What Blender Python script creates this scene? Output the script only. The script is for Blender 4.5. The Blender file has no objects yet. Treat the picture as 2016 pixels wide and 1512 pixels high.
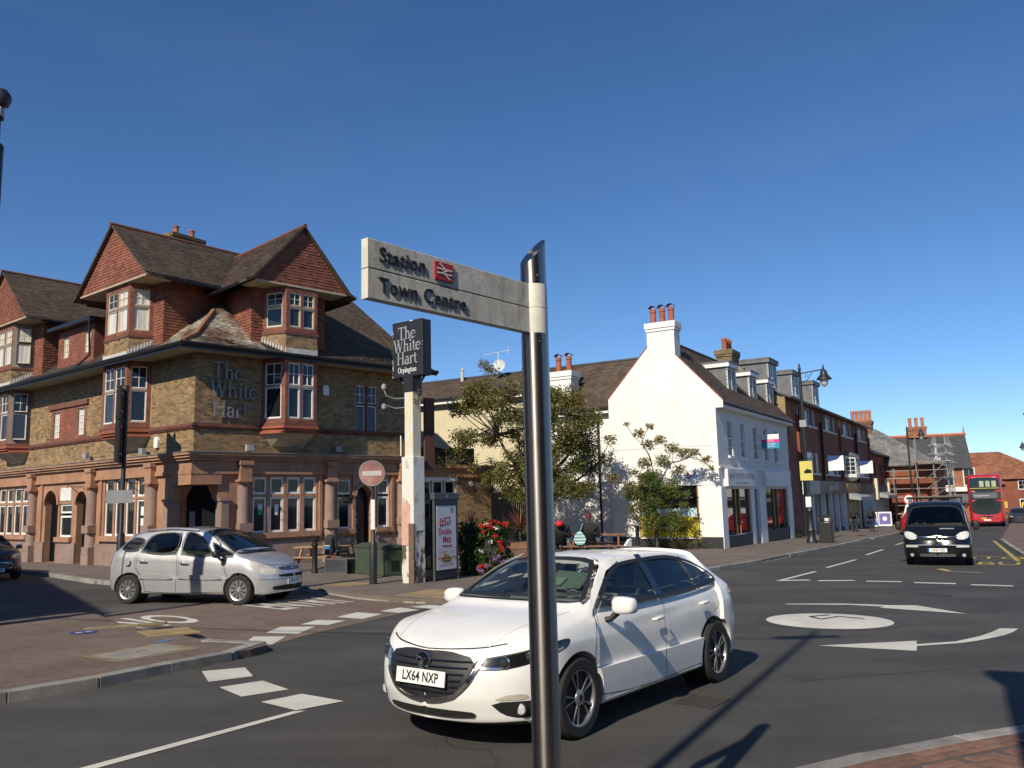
import bpy, bmesh, math, random
from mathutils import Vector, Matrix, geometry
from mathutils.bvhtree import BVHTree
RAD = math.radians
random.seed(7)
sc = bpy.context.scene
col = sc.collection

# ------------------------------------------------------------------ camera
CAM_H = 1.82
PITCH, ROLL = RAD(7.95), RAD(1.4)
fw = Vector((0, math.cos(PITCH), math.sin(PITCH)))
rt0 = Vector((1, 0, 0)); up0 = rt0.cross(fw)
rt = rt0*math.cos(ROLL) - up0*math.sin(ROLL)
up = rt0*math.sin(ROLL) + up0*math.cos(ROLL)
cam = bpy.data.objects.new('camera', bpy.data.cameras.new('camera'))
col.objects.link(cam)
m3 = Matrix((rt, up, -fw)).transposed().to_4x4()
cam.matrix_world = Matrix.Translation((0, 0, CAM_H)) @ m3
cam.data.sensor_width = 36; cam.data.lens = 36*1640/2016
cam.data.clip_start = .05; cam.data.clip_end = 5000
sc.camera = cam

# ------------------------------------------------------------------ sky, sun, exposure
SUN_EL, SUN_AZ = RAD(37), RAD(208)           # azimuth clockwise from +Y
world = bpy.data.worlds.new('World'); sc.world = world; world.use_nodes = True
wn = world.node_tree; wn.nodes.clear()
sky = wn.nodes.new('ShaderNodeTexSky'); sky.sky_type = 'NISHITA'; sky.sun_disc = False
sky.sun_elevation = SUN_EL; sky.sun_rotation = SUN_AZ
sky.air_density = 1.0; sky.dust_density = 0.0; sky.ozone_density = 3.0; sky.altitude = 2000
bg = wn.nodes.new('ShaderNodeBackground'); bg.inputs['Strength'].default_value = .095
wo = wn.nodes.new('ShaderNodeOutputWorld')
hs = wn.nodes.new('ShaderNodeHueSaturation'); hs.inputs['Saturation'].default_value = 1.1
wb = wn.nodes.new('ShaderNodeMix'); wb.data_type = 'RGBA'; wb.blend_type = 'MULTIPLY'; wb.inputs['Factor'].default_value = 1; wb.inputs['B'].default_value = (.86, .95, 1.06, 1)   # white balance
wn.links.new(sky.outputs[0], wb.inputs['A']); wn.links.new(wb.outputs['Result'], hs.inputs['Color']); tcw = wn.nodes.new('ShaderNodeTexCoord'); mpw = wn.nodes.new('ShaderNodeMapping'); mpw.inputs['Scale'].default_value = (2.2, .9, 5); mpw.inputs['Rotation'].default_value = (0, .3, .5)
nzw = wn.nodes.new('ShaderNodeTexNoise'); nzw.inputs['Scale'].default_value = 2.1; nzw.inputs['Detail'].default_value = 9; nzw.inputs['Roughness'].default_value = .62
rpw = wn.nodes.new('ShaderNodeValToRGB'); rpw.color_ramp.elements[0].position = .5; rpw.color_ramp.elements[1].position = .85; rpw.color_ramp.elements[1].color = (.03, .03, .03, 1)
ciw = wn.nodes.new('ShaderNodeMix'); ciw.data_type = 'RGBA'; ciw.inputs['B'].default_value = (6, 6.4, 6.8, 1)   # thin cirrus veil
wn.links.new(tcw.outputs['Generated'], mpw.inputs[0]); wn.links.new(mpw.outputs[0], nzw.inputs['Vector']); wn.links.new(nzw.outputs['Fac'], rpw.inputs[0]); wn.links.new(rpw.outputs[0], ciw.inputs['Factor'])
wn.links.new(hs.outputs[0], ciw.inputs['A']); wn.links.new(ciw.outputs['Result'], bg.inputs[0]); wn.links.new(bg.outputs[0], wo.inputs[0])
sun = bpy.data.objects.new('sun', bpy.data.lights.new('sun', 'SUN')); col.objects.link(sun)
sun.data.energy = 4.6; sun.data.angle = RAD(.53); sun.data.color = (1, .90, .74)
sd = Vector((math.sin(SUN_AZ)*math.cos(SUN_EL), math.cos(SUN_AZ)*math.cos(SUN_EL), math.sin(SUN_EL)))
sun.rotation_euler = sd.to_track_quat('Z', 'Y').to_euler()
vs = sc.view_settings
vs.view_transform = 'Standard'; vs.look = 'None'; vs.exposure = .25; vs.gamma = 1; vs.use_curve_mapping = False

# ------------------------------------------------------------------ ground height
GA, GB = -.007, -.0145
def gz(x, y): return GA*x + GB*y
GN = Vector((-GA, -GB, 1)).normalized()

# ------------------------------------------------------------------ materials
MATS = {}
def nd(t, typ, **kw):
    n = t.nodes.new(typ)
    for k, v in kw.items(): setattr(n, k, v)
    return n
def setc(sock, c): sock.default_value = (c[0], c[1], c[2], 1) if len(c) == 3 else c
def newmat(name):
    m = bpy.data.materials.new(name); m.use_nodes = True
    t = m.node_tree; b = t.nodes['Principled BSDF']
    MATS[name] = m
    return m, t, b
def mix(t, fac, a, b, mode='MIX'):
    n = nd(t, 'ShaderNodeMix', data_type='RGBA', blend_type=mode)
    for s, v in ((n.inputs['Factor'], fac), (n.inputs['A'], a), (n.inputs['B'], b)):
        if hasattr(v, 'is_linked') or isinstance(v, bpy.types.NodeSocket): t.links.new(v, s)
        elif isinstance(v, (tuple, list)): setc(s, v)
        else: s.default_value = v
    return n.outputs['Result']
def math_(t, op, a, b=0.0):
    n = nd(t, 'ShaderNodeMath', operation=op)
    for s, v in zip(n.inputs, (a, b)):
        if isinstance(v, bpy.types.NodeSocket): t.links.new(v, s)
        else: s.default_value = v
    return n.outputs[0]
def coords(t, which='Object', scale=(1, 1, 1), rot=(0, 0, 0)):
    tc = nd(t, 'ShaderNodeTexCoord'); mp = nd(t, 'ShaderNodeMapping')
    t.links.new(tc.outputs[which], mp.inputs['Vector'])
    mp.inputs['Scale'].default_value = scale; mp.inputs['Rotation'].default_value = rot
    return mp.outputs[0]
def noise(t, vec, scale, detail=4, rough=.6):
    n = nd(t, 'ShaderNodeTexNoise'); n.inputs['Scale'].default_value = scale
    n.inputs['Detail'].default_value = detail; n.inputs['Roughness'].default_value = rough
    t.links.new(vec, n.inputs['Vector']); return n.outputs['Fac']
def ramp(t, fac, stops):
    n = nd(t, 'ShaderNodeValToRGB'); t.links.new(fac, n.inputs[0])
    e = n.color_ramp.elements
    while len(e) < len(stops): e.new(.5)
    for i, (p, c) in enumerate(stops):
        e[i].position = p; e[i].color = (c, c, c, 1) if isinstance(c, (int, float)) else (*c, 1)
    return n.outputs[0]
def M(name, c, rough=.8, var=.25, vs=1.5, fine=.15, fs=30, bump=.3, bs=60, bd=.01, metal=0, spec=.5, coat=0, c2=None, tone=0, stain=0):
    """plain weathered material: two scales of tone noise, fine bump, optional per-piece tone attribute"""
    if name in MATS: return MATS[name]
    m, t, b = newmat(name)
    v = coords(t)
    n1 = noise(t, v, vs, 5, .65); n2 = noise(t, v, fs, 3, .6)
    k = ramp(t, n1, [(.3, 1-var), (.7, 1+var*.6)]) if var else None
    base = c
    if c2: base = mix(t, ramp(t, noise(t, v, vs*.7, 6, .7), [(.42, 0), (.6, 1)]), c, c2)
    if k is not None: base = mix(t, 1.0, base, k, 'MULTIPLY')
    if fine: base = mix(t, 1.0, base, ramp(t, n2, [(.25, 1-fine), (.75, 1+fine)]), 'MULTIPLY')
    if tone:
        a = nd(t, 'ShaderNodeAttribute', attribute_name='tone')
        base = mix(t, 1.0, base, ramp(t, a.outputs['Fac'], [(0, 1-tone), (1, 1+tone)]), 'MULTIPLY')
    if stain:
        sv = coords(t, scale=(1, 1, .12))
        base = mix(t, ramp(t, noise(t, sv, 5, 5, .7), [(.5, 0), (.75, stain)]), base, (.05, .045, .04))
    if isinstance(base, bpy.types.NodeSocket): t.links.new(base, b.inputs['Base Color'])
    else: setc(b.inputs['Base Color'], base)
    b.inputs['Roughness'].default_value = rough; b.inputs['Metallic'].default_value = metal
    b.inputs['Specular IOR Level'].default_value = spec; b.inputs['Coat Weight'].default_value = coat
    b.inputs['Coat Roughness'].default_value = .04
    if bump:
        bn = nd(t, 'ShaderNodeBump'); bn.inputs['Strength'].default_value = bump; bn.inputs['Distance'].default_value = bd
        t.links.new(noise(t, v, bs, 4, .65), bn.inputs['Height']); t.links.new(bn.outputs[0], b.inputs['Normal'])
    return m
def paint(name, c, rough=.35, metal=0, coat=.6, flake=0):
    if name in MATS: return MATS[name]
    m, t, b = newmat(name)
    setc(b.inputs['Base Color'], c); b.inputs['Roughness'].default_value = rough; b.inputs['Metallic'].default_value = metal
    b.inputs['Coat Weight'].default_value = coat; b.inputs['Coat Roughness'].default_value = .05
    v = coords(t); n = noise(t, v, 3, 6, .7)
    t.links.new(mix(t, 1.0, c, ramp(t, n, [(.3, .93), (.7, 1.03)]), 'MULTIPLY'), b.inputs['Base Color'])
    t.links.new(ramp(t, noise(t, v, 6, 5, .7), [(.3, rough*.95), (.75, min(1, rough*1.08))]), b.inputs['Roughness'])
    return m
def glassdark(name, c=(.012, .014, .017), rough=.03, wav=.02, spec=.5):
    if name in MATS: return MATS[name]
    m, t, b = newmat(name)
    setc(b.inputs['Base Color'], c); b.inputs['Roughness'].default_value = rough
    b.inputs['Specular IOR Level'].default_value = spec
    bn = nd(t, 'ShaderNodeBump'); bn.inputs['Strength'].default_value = wav; bn.inputs['Distance'].default_value = .02
    t.links.new(noise(t, coords(t), 1.7, 2, .5), bn.inputs['Height']); t.links.new(bn.outputs[0], b.inputs['Normal'])
    return m
def glassclear(name, tint=(.5, .56, .55), refl=1.0):
    """see-through pane: tinted transparency under a fresnel reflection"""
    if name in MATS: return MATS[name]
    m, t, b = newmat(name); t.nodes.remove(b)
    tr = nd(t, 'ShaderNodeBsdfTransparent'); setc(tr.inputs[0], tint)
    gl = nd(t, 'ShaderNodeBsdfGlossy'); gl.inputs['Roughness'].default_value = .02; setc(gl.inputs[0], (refl,)*3)
    fr = nd(t, 'ShaderNodeFresnel'); fr.inputs[0].default_value = 1.5
    mx = nd(t, 'ShaderNodeMixShader')
    t.links.new(fr.outputs[0], mx.inputs[0]); t.links.new(tr.outputs[0], mx.inputs[1]); t.links.new(gl.outputs[0], mx.inputs[2])
    t.links.new(mx.outputs[0], t.nodes['Material Output'].inputs[0])
    return m

# ------------------------------------------------------------------ objects
ORG = {}
def tag(o, label=None, cat=None, group=None, kind=None):
    if label: o['label'] = label
    if cat: o['category'] = cat
    if group: o['group'] = group
    if kind: o['kind'] = kind
    return o
def thing(name, label, cat, loc=(0, 0, 0), group=None):
    o = bpy.data.objects.new(name, None); col.objects.link(o); o.location = loc
    o.empty_display_size = .2
    ORG[o.name] = Vector(loc); tag(o, label, cat, group); return o
def copy_tree(o, parent=None):
    c = o.copy(); col.objects.link(c); ORG[c.name] = ORG.get(o.name, Vector())
    if parent is not None: c.parent = parent
    for ch in [x for x in col.objects if x.parent == o]: copy_tree(ch, c)
    return c
class MB:
    """mesh collector; M4 maps local to world for everything added"""
    def __init__(s, M4=None): s.v = []; s.f = []; s.t = []; s.mi = []; s.M4 = M4; s.cur = 0
    def add(s, vs, fs, tone=.5):
        o = len(s.v)
        s.v += [(s.M4 @ Vector(p)) if s.M4 is not None else Vector(p) for p in vs]
        for f in fs: s.f.append([i+o for i in f]); s.t.append(tone); s.mi.append(s.cur)
        return s
    def quad(s, a, b, c, d, tone=.5): return s.add([a, b, c, d], [(0, 1, 2, 3)], tone)
    def poly(s, pts, tone=.5): return s.add(pts, [tuple(range(len(pts)))], tone)
    def box(s, x0, x1, y0, y1, z0, z1, tone=.5):
        return s.add([(x0, y0, z0), (x1, y0, z0), (x1, y1, z0), (x0, y1, z0), (x0, y0, z1), (x1, y0, z1), (x1, y1, z1), (x0, y1, z1)],
                     [(0, 3, 2, 1), (4, 5, 6, 7), (0, 1, 5, 4), (1, 2, 6, 5), (2, 3, 7, 6), (3, 0, 4, 7)], tone)
    def cbox(s, c, size, rot=None, tone=.5):
        m = Matrix.Translation(c) @ (rot.to_4x4() if rot is not None else Matrix())
        a, b, d = size[0]/2, size[1]/2, size[2]/2
        vs = [m @ Vector(p) for p in ((-a, -b, -d), (a, -b, -d), (a, b, -d), (-a, b, -d), (-a, -b, d), (a, -b, d), (a, b, d), (-a, b, d))]
        return s.add(vs, [(0, 3, 2, 1), (4, 5, 6, 7), (0, 1, 5, 4), (1, 2, 6, 5), (2, 3, 7, 6), (3, 0, 4, 7)], tone)
    def prism(s, poly, off, tone=.5):
        """extrude a 3-D polygon by vector off"""
        n = len(poly); off = Vector(off)
        vs = [Vector(p) for p in poly] + [Vector(p)+off for p in poly]
        return s.add(vs, [tuple(range(n))[::-1], tuple(range(n, 2*n))] + [(i, (i+1) % n, n+(i+1) % n, n+i) for i in range(n)], tone)
    def tube(s, path, r, n=10, cap=True, tone=.5, flat=1.0):
        path = [Vector(p) for p in path]; k = len(path)
        rs = r if isinstance(r, (list, tuple)) else [r]*k
        vs = []; prev = None
        for i, p in enumerate(path):
            d = (path[min(i+1, k-1)]-path[max(i-1, 0)]).normalized()
            if prev is None:
                ref = Vector((0, 0, 1)) if abs(d.z) < .9 else Vector((1, 0, 0)); a = d.cross(ref).normalized()
            else: a = (prev - d*prev.dot(d)).normalized()
            prev = a; b = d.cross(a)
            for j in range(n):
                an = 2*math.pi*j/n; vs.append(p + a*math.cos(an)*rs[i] + b*math.sin(an)*rs[i]*flat)
        fs = [(i*n+j, i*n+(j+1) % n, (i+1)*n+(j+1) % n, (i+1)*n+j) for i in range(k-1) for j in range(n)]
        if cap: fs += [tuple(range(n))[::-1], tuple(range((k-1)*n, k*n))]
        return s.add(vs, fs, tone)
    def lathe(s, prof, c=(0, 0, 0), n=16, rot=None, tone=.5):
        """prof: (radius, z) pairs, turned about local z"""
        m = Matrix.Translation(c) @ (rot.to_4x4() if rot is not None else Matrix())
        vs = [m @ Vector((r*math.cos(2*math.pi*j/n), r*math.sin(2*math.pi*j/n), z)) for r, z in prof for j in range(n)]
        k = len(prof)
        fs = [(i*n+j, i*n+(j+1) % n, (i+1)*n+(j+1) % n, (i+1)*n+j) for i in range(k-1) for j in range(n)]
        if prof[0][0] > 1e-4: fs.append(tuple(range(n))[::-1])
        if prof[-1][0] > 1e-4: fs.append(tuple(range((k-1)*n, k*n)))
        return s.add(vs, fs, tone)
    def build(s, name, mat, parent=None, smooth=False, bevel=0, label=None, sharp=40, kind=None):
        me = bpy.data.meshes.new(name)
        org = ORG.get(parent.name, Vector()) if parent is not None else Vector()
        me.from_pydata([p-org for p in s.v], [], s.f)
        for mm in (mat if isinstance(mat, (list, tuple)) else [mat]): me.materials.append(mm)
        if any(s.mi): me.polygons.foreach_set('material_index', s.mi)
        a = me.attributes.new('tone', 'FLOAT', 'FACE'); a.data.foreach_set('value', s.t)
        if smooth:
            me.polygons.foreach_set('use_smooth', [True]*len(me.polygons))
            me.set_sharp_from_angle(angle=RAD(sharp))
        me.update()
        o = bpy.data.objects.new(name, me); col.objects.link(o)
        if parent is not None: o.parent = parent; ORG[o.name] = org
        if bevel:
            bv = o.modifiers.new('bevel', 'BEVEL'); bv.width = bevel; bv.segments = 2; bv.limit_method = 'ANGLE'; bv.angle_limit = RAD(35)
        if label: o['label'] = label
        if kind: o['kind'] = kind
        return o
def frame(o, u, out):
    """matrix: local x along u, local y outwards, z up"""
    u = Vector((u[0], u[1], 0)).normalized(); out = Vector((out[0], out[1], 0)).normalized()
    return Matrix(((u.x, out.x, 0, o[0]), (u.y, out.y, 0, o[1]), (0, 0, 1, o[2] if len(o) > 2 else 0), (0, 0, 0, 1)))

def cells(u0, u1, z0, z1, holes):
    us = sorted({u0, u1, *[min(max(x, u0), u1) for h in holes for x in h[:2]]})
    zs = sorted({z0, z1, *[min(max(x, z0), z1) for h in holes for x in h[2:4]]})
    for a, b in zip(us, us[1:]):
        for c, d in zip(zs, zs[1:]):
            mu, mz = (a+b)/2, (c+d)/2
            if not any(h[0] < mu < h[1] and h[2] < mz < h[3] for h in holes): yield a, b, c, d
def wall(mb, u0, u1, z0, z1, holes=(), d=0, reveal=.15):
    """wall face at depth d with openings and their reveals"""
    for a, b, c, e in cells(u0, u1, z0, z1, holes): mb.quad((a, d, c), (b, d, c), (b, d, e), (a, d, e))
    for h in holes:
        a, b, c, e = h[:4]; k = d-reveal
        mb.quad((a, d, c), (a, k, c), (a, k, e), (a, d, e)); mb.quad((b, d, c), (b, d, e), (b, k, e), (b, k, c))
        mb.quad((a, d, e), (a, k, e), (b, k, e), (b, d, e)); mb.quad((a, d, c), (b, d, c), (b, k, c), (a, k, c))
def bricks(mb, u0, u1, z0, z1, holes=(), d=0, L=.225, Hh=.075, j=.01, proud=.006, dark=.0):
    n = max(1, round((z1-z0)/Hh)); hh = (z1-z0)/n
    for r in range(n):
        a, b = z0+r*hh+j/2, z0+(r+1)*hh-j/2; zm = (a+b)/2
        cuts = sorted((max(h[0], u0), min(h[1], u1)) for h in holes if h[2] < zm < h[3] and h[1] > u0 and h[0] < u1)
        segs = []; p = u0
        for c in cuts:
            if c[0] > p: segs.append((p, c[0]))
            p = max(p, c[1])
        if p < u1: segs.append((p, u1))
        off = (r % 2)*L/2
        for s0, s1 in segs:
            x = math.floor((s0-off)/L)*L+off
            while x < s1:
                e0, e1 = max(x, s0)+j/2, min(x+L, s1)-j/2
                if e1-e0 > .02:
                    y = d+proud+random.uniform(-.002, .002); tn = min(1, max(0, random.gauss(.5, .22)))
                    q = d-.002
                    mb.add([(e0, y, a), (e1, y, a), (e1, y, b), (e0, y, b), (e0, q, a), (e1, q, a), (e1, q, b), (e0, q, b)],
                           [(0, 1, 2, 3), (0, 4, 5, 1), (3, 2, 6, 7), (0, 3, 7, 4), (1, 5, 6, 2)], tn)
                x += L
def scan(poly, y):
    xs = []
    for (x0, y0), (x1, y1) in zip(poly, poly[1:]+poly[:1]):
        if (y0 <= y < y1) or (y1 <= y < y0): xs.append(x0+(y-y0)*(x1-x0)/(y1-y0))
    xs.sort(); return list(zip(xs[::2], xs[1::2]))
def tiles(mb, o, ux, vy, poly, g=.1, w=.165, th=.022, sag=.006, lo=0, hi=1):
    """lapped tiles on the plane o + x*ux + y*vy (y up the slope) inside poly"""
    o = Vector(o); ux = Vector(ux).normalized(); vy = Vector(vy).normalized(); n = ux.cross(vy)
    if n.z < 0 or (abs(n.z) < 1e-6 and lo < 0): n = -n
    y0 = min(p[1] for p in poly); y1 = max(p[1] for p in poly); r = 0; y = y0
    while y < y1:
        off = (r % 2)*w/2
        for a, b in scan(poly, min(y+g*.5, y1-1e-4)):
            x = math.floor((a-off)/w)*w+off
            while x < b:
                e0, e1 = max(x, a), min(x+w, b)
                if e1-e0 > .01:
                    t1 = th+random.uniform(-sag, sag); yb = y+random.uniform(-.004, .004)
                    tn = min(1, max(0, random.gauss(.5, .24))); yt = min(y+g*1.12, y1)
                    p = [o+ux*(e0+.002)+vy*yb+n*t1, o+ux*(e1-.002)+vy*yb+n*t1, o+ux*(e1-.002)+vy*yt+n*.004, o+ux*(e0+.002)+vy*yt+n*.004,
                         o+ux*(e0+.002)+vy*yb-n*.005, o+ux*(e1-.002)+vy*yb-n*.005]
                    mb.add(p, [(0, 1, 2, 3), (4, 5, 1, 0)], tn)
                x += w
        y += g; r += 1
def inset_poly(ps): return ps
# ------------------------------------------------------------------ lettering
def text_geo(body, size=1.0, ext=.0, align='CENTER', sx=1.0, bold=0, spacing=1.0):
    cu = bpy.data.curves.new('t', 'FONT'); cu.body = body; cu.size = size; cu.extrude = ext; cu.align_x = align; cu.align_y = 'CENTER'
    cu.offset = bold; cu.resolution_u = 3; cu.space_character = spacing
    ob = bpy.data.objects.new('t', cu); col.objects.link(ob)
    dg = bpy.context.evaluated_depsgraph_get(); me = bpy.data.meshes.new_from_object(ob.evaluated_get(dg))
    vs = [Vector((v.co.x*sx, v.co.y, v.co.z)) for v in me.vertices]; fs = [tuple(p.vertices) for p in me.polygons]
    bpy.data.objects.remove(ob); bpy.data.curves.remove(cu); bpy.data.meshes.remove(me)
    return vs, fs
def text_on(mb, body, o, right, upv, size, ext=0, lift=.002, **kw):
    vs, fs = text_geo(body, size, ext, **kw)
    right = Vector(right).normalized(); upv = Vector(upv).normalized(); n = right.cross(upv); o = Vector(o)
    mb.add([o+right*v.x+upv*v.y+n*(v.z+ext+lift) for v in vs], fs); return mb
def arc(cx, cy, rx, ry, a0, a1, n=10):
    return [(cx+rx*math.cos(RAD(a0+(a1-a0)*i/n)), cy+ry*math.sin(RAD(a0+(a1-a0)*i/n))) for i in range(n+1)]
def stroke(pts, w):
    out = []; n = len(pts); ws = w if isinstance(w, list) else [w]*n
    P = [Vector((p[0], p[1])) for p in pts]
    for i in range(n):
        d = (P[min(i+1, n-1)]-P[max(i-1, 0)]).normalized(); q = Vector((-d.y, d.x))*ws[i]/2
        out.append((P[i]+q, P[i]-q))
    return out
def wv(n, a, b):  # thin-thick-thin stroke widths
    return [a+(b-a)*math.sin(math.pi*i/n) for i in range(n+1)]
SH = .6
def hstem(x, z0, z1): return [([(x, z0), (x, z1)], .135), ([(x-.14, z0+.025), (x+.14, z0+.025)], .05)]
GLY = {
 'T': (.80, [([(.4, 0), (.4, .98)], .14), ([(.24, .025), (.56, .025)], .05), ([(.02, .95), (.78, .95)], .08), ([(.045, .95), (.03, .74)], .05), ([(.755, .95), (.77, .74)], .05)]),
 'h': (.70, hstem(.15, 0, 1.02)+[([(.02, 1.0), (.2, 1.0)], .05)]+hstem(.52, 0, .4)+[(arc(.34, .38, .18, .2, 150, 0), wv(10, .06, .12))]),
 'e': (.58, [(arc(.29, .3, .24, .29, 10, 330, 20), wv(20, .05, .135)), ([(.08, .34), (.53, .34)], .05)]),
 'W': (1.2, [([(.14, .98), (.40, 0)], .14), ([(.40, 0), (.62, .95)], .07), ([(.58, .98), (.84, 0)], .14), ([(.84, 0), (1.07, .98)], .07), ([(0, .97), (.30, .97)], .05), ([(.45, .97), (.74, .97)], .05), ([(.94, .97), (1.2, .97)], .05)]),
 'i': (.34, hstem(.17, 0, SH)+[([(.04, SH-.02), (.2, SH-.02)], .05), (arc(.17, .84, .05, .05, 0, 330, 10), .1)]),
 't': (.42, [([(.18, .8), (.18, .14)], .13), (arc(.32, .14, .14, .12, 180, 300, 6), wv(6, .12, .06)), ([(.02, SH-.02), (.4, SH-.02)], .06)]),
 'H': (.92, hstem(.19, 0, .98)+hstem(.73, 0, .98)+[([(.05, .96), (.33, .96)], .05), ([(.59, .96), (.87, .96)], .05), ([(.19, .5), (.73, .5)], .06)]),
 'a': (.58, [([(.44, .42), (.44, .08)], .13), ([(.40, .025), (.58, .025)], .05), (arc(.28, .40, .16, .19, 165, 0, 10), wv(10, .08, .09)), (arc(.26, .18, .18, .155, 60, 380, 16), wv(16, .07, .13))]),
 'r': (.48, hstem(.16, 0, SH)+[([(.02, SH-.02), (.18, SH-.02)], .05), (arc(.34, .38, .17, .2, 160, 45, 8), wv(8, .05, .12))]),
 'O': (.86, [(arc(.43, .49, .35, .47, 0, 360, 28), [.07+.07*abs(math.cos(RAD(a*360/28))) for a in range(29)])]),
 'p': (.66, [([(.16, -.28), (.16, SH)], .13), ([(.03, -.26), (.3, -.26)], .05), ([(.02, SH-.02), (.18, SH-.02)], .05), (arc(.35, .3, .22, .27, 150, -150, 18), wv(18, .06, .13))]),
 'n': (.70, hstem(.15, 0, SH)+[([(.02, SH-.02), (.2, SH-.02)], .05)]+hstem(.52, 0, .4)+[(arc(.34, .38, .18, .2, 150, 0), wv(10, .06, .12))]),
 'g': (.58, [(arc(.27, .38, .19, .2, 0, 360, 16), .1), (arc(.28, -.13, .22, .15, 0, 360, 16), .08), ([(.12, .2), (.14, .03)], .07), ([(.4, .5), (.55, .55)], .07)]),
 'o': (.62, [(arc(.31, .3, .23, .28, 0, 360, 20), [.06+.07*abs(math.cos(RAD(a*18))) for a in range(21)])]),
}
def serif_on(mb, word, o, right, upv, size, ext=.02, lift=.002, sx=1.0):
    right = Vector(right).normalized(); upv = Vector(upv).normalized(); n = right.cross(upv); o = Vector(o)
    W = sum(GLY[c][0] for c in word)*sx*size; x = -W/2; k = 0
    for ch in word:
        w, st = GLY[ch]
        for pts, wd in st:
            sp = stroke(pts, wd); k += 1; e = ext+k*.0004
            top = [o+right*(x+q.x*size*sx)+upv*(q.y-.5)*size+n*(lift+e) for ab in sp for q in ab]
            bot = [p-n*e for p in top]; m = len(sp); vs = top+bot; b = 2*m
            fs = []
            for i in range(m-1):
                a0, a1, c0, c1 = 2*i, 2*i+1, 2*i+2, 2*i+3
                fs += [(a0, a1, c1, c0), (a0, c0, c0+b, a0+b), (a1, a1+b, c1+b, c1)]
            fs += [(0, b, b+1, 1), (2*m-2, 2*m-1, 2*m-1+b, 2*m-2+b)]
            mb.add(vs, fs)
        x += w*sx*size
    return mb
# ------------------------------------------------------------------ ground materials
def mat_asphalt(name, c, patch=.35):
    m, t, b = newmat(name); v = coords(t)
    n1 = ramp(t, noise(t, v, .35, 6, .65), [(.3, 1-patch), (.7, 1+patch*.7)])
    n2 = ramp(t, noise(t, v, 90, 2, .5), [(.3, .72), (.72, 1.35)])
    tv = coords(t, scale=(.12, 1.4, 1), rot=(0, 0, RAD(31)))
    n3 = ramp(t, noise(t, tv, .9, 4, .6), [(.35, .86), (.65, 1.12)])
    base = mix(t, 1.0, mix(t, 1.0, mix(t, 1.0, c, n1, 'MULTIPLY'), n2, 'MULTIPLY'), n3, 'MULTIPLY')
    vo = nd(t, 'ShaderNodeTexVoronoi'); vo.inputs['Scale'].default_value = 55; t.links.new(v, vo.inputs['Vector'])
    speck = ramp(t, vo.outputs['Distance'], [(.04, 1), (.09, 0)])
    pick = ramp(t, vo.outputs['Color'], [(.80, 0), (.86, 1)])
    base = mix(t, math_(t, 'MULTIPLY', math_(t, 'MULTIPLY', speck, pick), .5), base, (.22, .21, .19))
    cv = nd(t, 'ShaderNodeVectorMath', operation='ADD'); nt = nd(t, 'ShaderNodeTexNoise'); nt.inputs['Scale'].default_value = 1.3; nt.inputs['Detail'].default_value = 5
    t.links.new(v, nt.inputs['Vector']); t.links.new(v, cv.inputs[0]); t.links.new(nt.outputs['Color'], cv.inputs[1])
    ve = nd(t, 'ShaderNodeTexVoronoi', feature='DISTANCE_TO_EDGE'); ve.inputs['Scale'].default_value = .33; t.links.new(cv.outputs[0], ve.inputs['Vector'])
    ck = math_(t, 'MULTIPLY', ramp(t, ve.outputs['Distance'], [(0, 1), (.006, 0)]), ramp(t, noise(t, v, .25, 3, .6), [(.5, 0), (.62, .8)]))
    base = mix(t, ck, base, (.014, .013, .013))   # hairline cracks
    base = mix(t, ramp(t, noise(t, v, 1.1, 7, .75), [(.62, 0), (.74, .45)]), base, (.022, .021, .02))   # oil and rubber stains
    t.links.new(base, b.inputs['Base Color']); b.inputs['Roughness'].default_value = .82; b.inputs['Specular IOR Level'].default_value = .3
    bn = nd(t, 'ShaderNodeBump'); bn.inputs['Strength'].default_value = .5; bn.inputs['Distance'].default_value = .008
    t.links.new(noise(t, v, 120, 3, .6), bn.inputs['Height']); t.links.new(bn.outputs[0], b.inputs['Normal'])
    return m
ASPH = mat_asphalt('asphalt', (.066, .063, .059)); 
def mat_paving(name, c, c2, mort, bw=.2, bh=.1, rot=0, var=.3):
    m, t, b = newmat(name); v = coords(t, rot=(0, 0, rot))
    br = nd(t, 'ShaderNodeTexBrick'); br.inputs['Scale'].default_value = 1; br.inputs['Brick Width'].default_value = bw
    br.inputs['Row Height'].default_value = bh; br.inputs['Mortar Size'].default_value = .004; br.inputs['Mortar Smooth'].default_value = .3
    setc(br.inputs['Color1'], c); setc(br.inputs['Color2'], c2); setc(br.inputs['Mortar'], mort); t.links.new(v, br.inputs['Vector'])
    k = ramp(t, noise(t, v, .8, 6, .7), [(.3, 1-var), (.7, 1+var*.6)])
    k2 = ramp(t, noise(t, v, 45, 3, .6), [(.3, .85), (.7, 1.15)])
    base = mix(t, 1.0, mix(t, 1.0, br.outputs['Color'], k, 'MULTIPLY'), k2, 'MULTIPLY')
    base = mix(t, ramp(t, noise(t, v, 2.3, 5, .75), [(.58, 0), (.74, .6)]), base, (.05, .045, .042))
    t.links.new(base, b.inputs['Base Color']); b.inputs['Roughness'].default_value = .85; b.inputs['Specular IOR Level'].default_value = .3
    bn = nd(t, 'ShaderNodeBump'); bn.inputs['Strength'].default_value = .6; bn.inputs['Distance'].default_value = .006
    h = math_(t, 'SUBTRACT', math_(t, 'MULTIPLY', noise(t, v, 60, 3, .6), .5), math_(t, 'MULTIPLY', br.outputs['Fac'], 1.0))
    t.links.new(h, bn.inputs['Height']); t.links.new(bn.outputs[0], b.inputs['Normal'])
    return m
PAVE = mat_paving('brown_block_paving', (.175, .128, .104), (.145, .106, .088), (.10, .077, .066), rot=.5)
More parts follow.
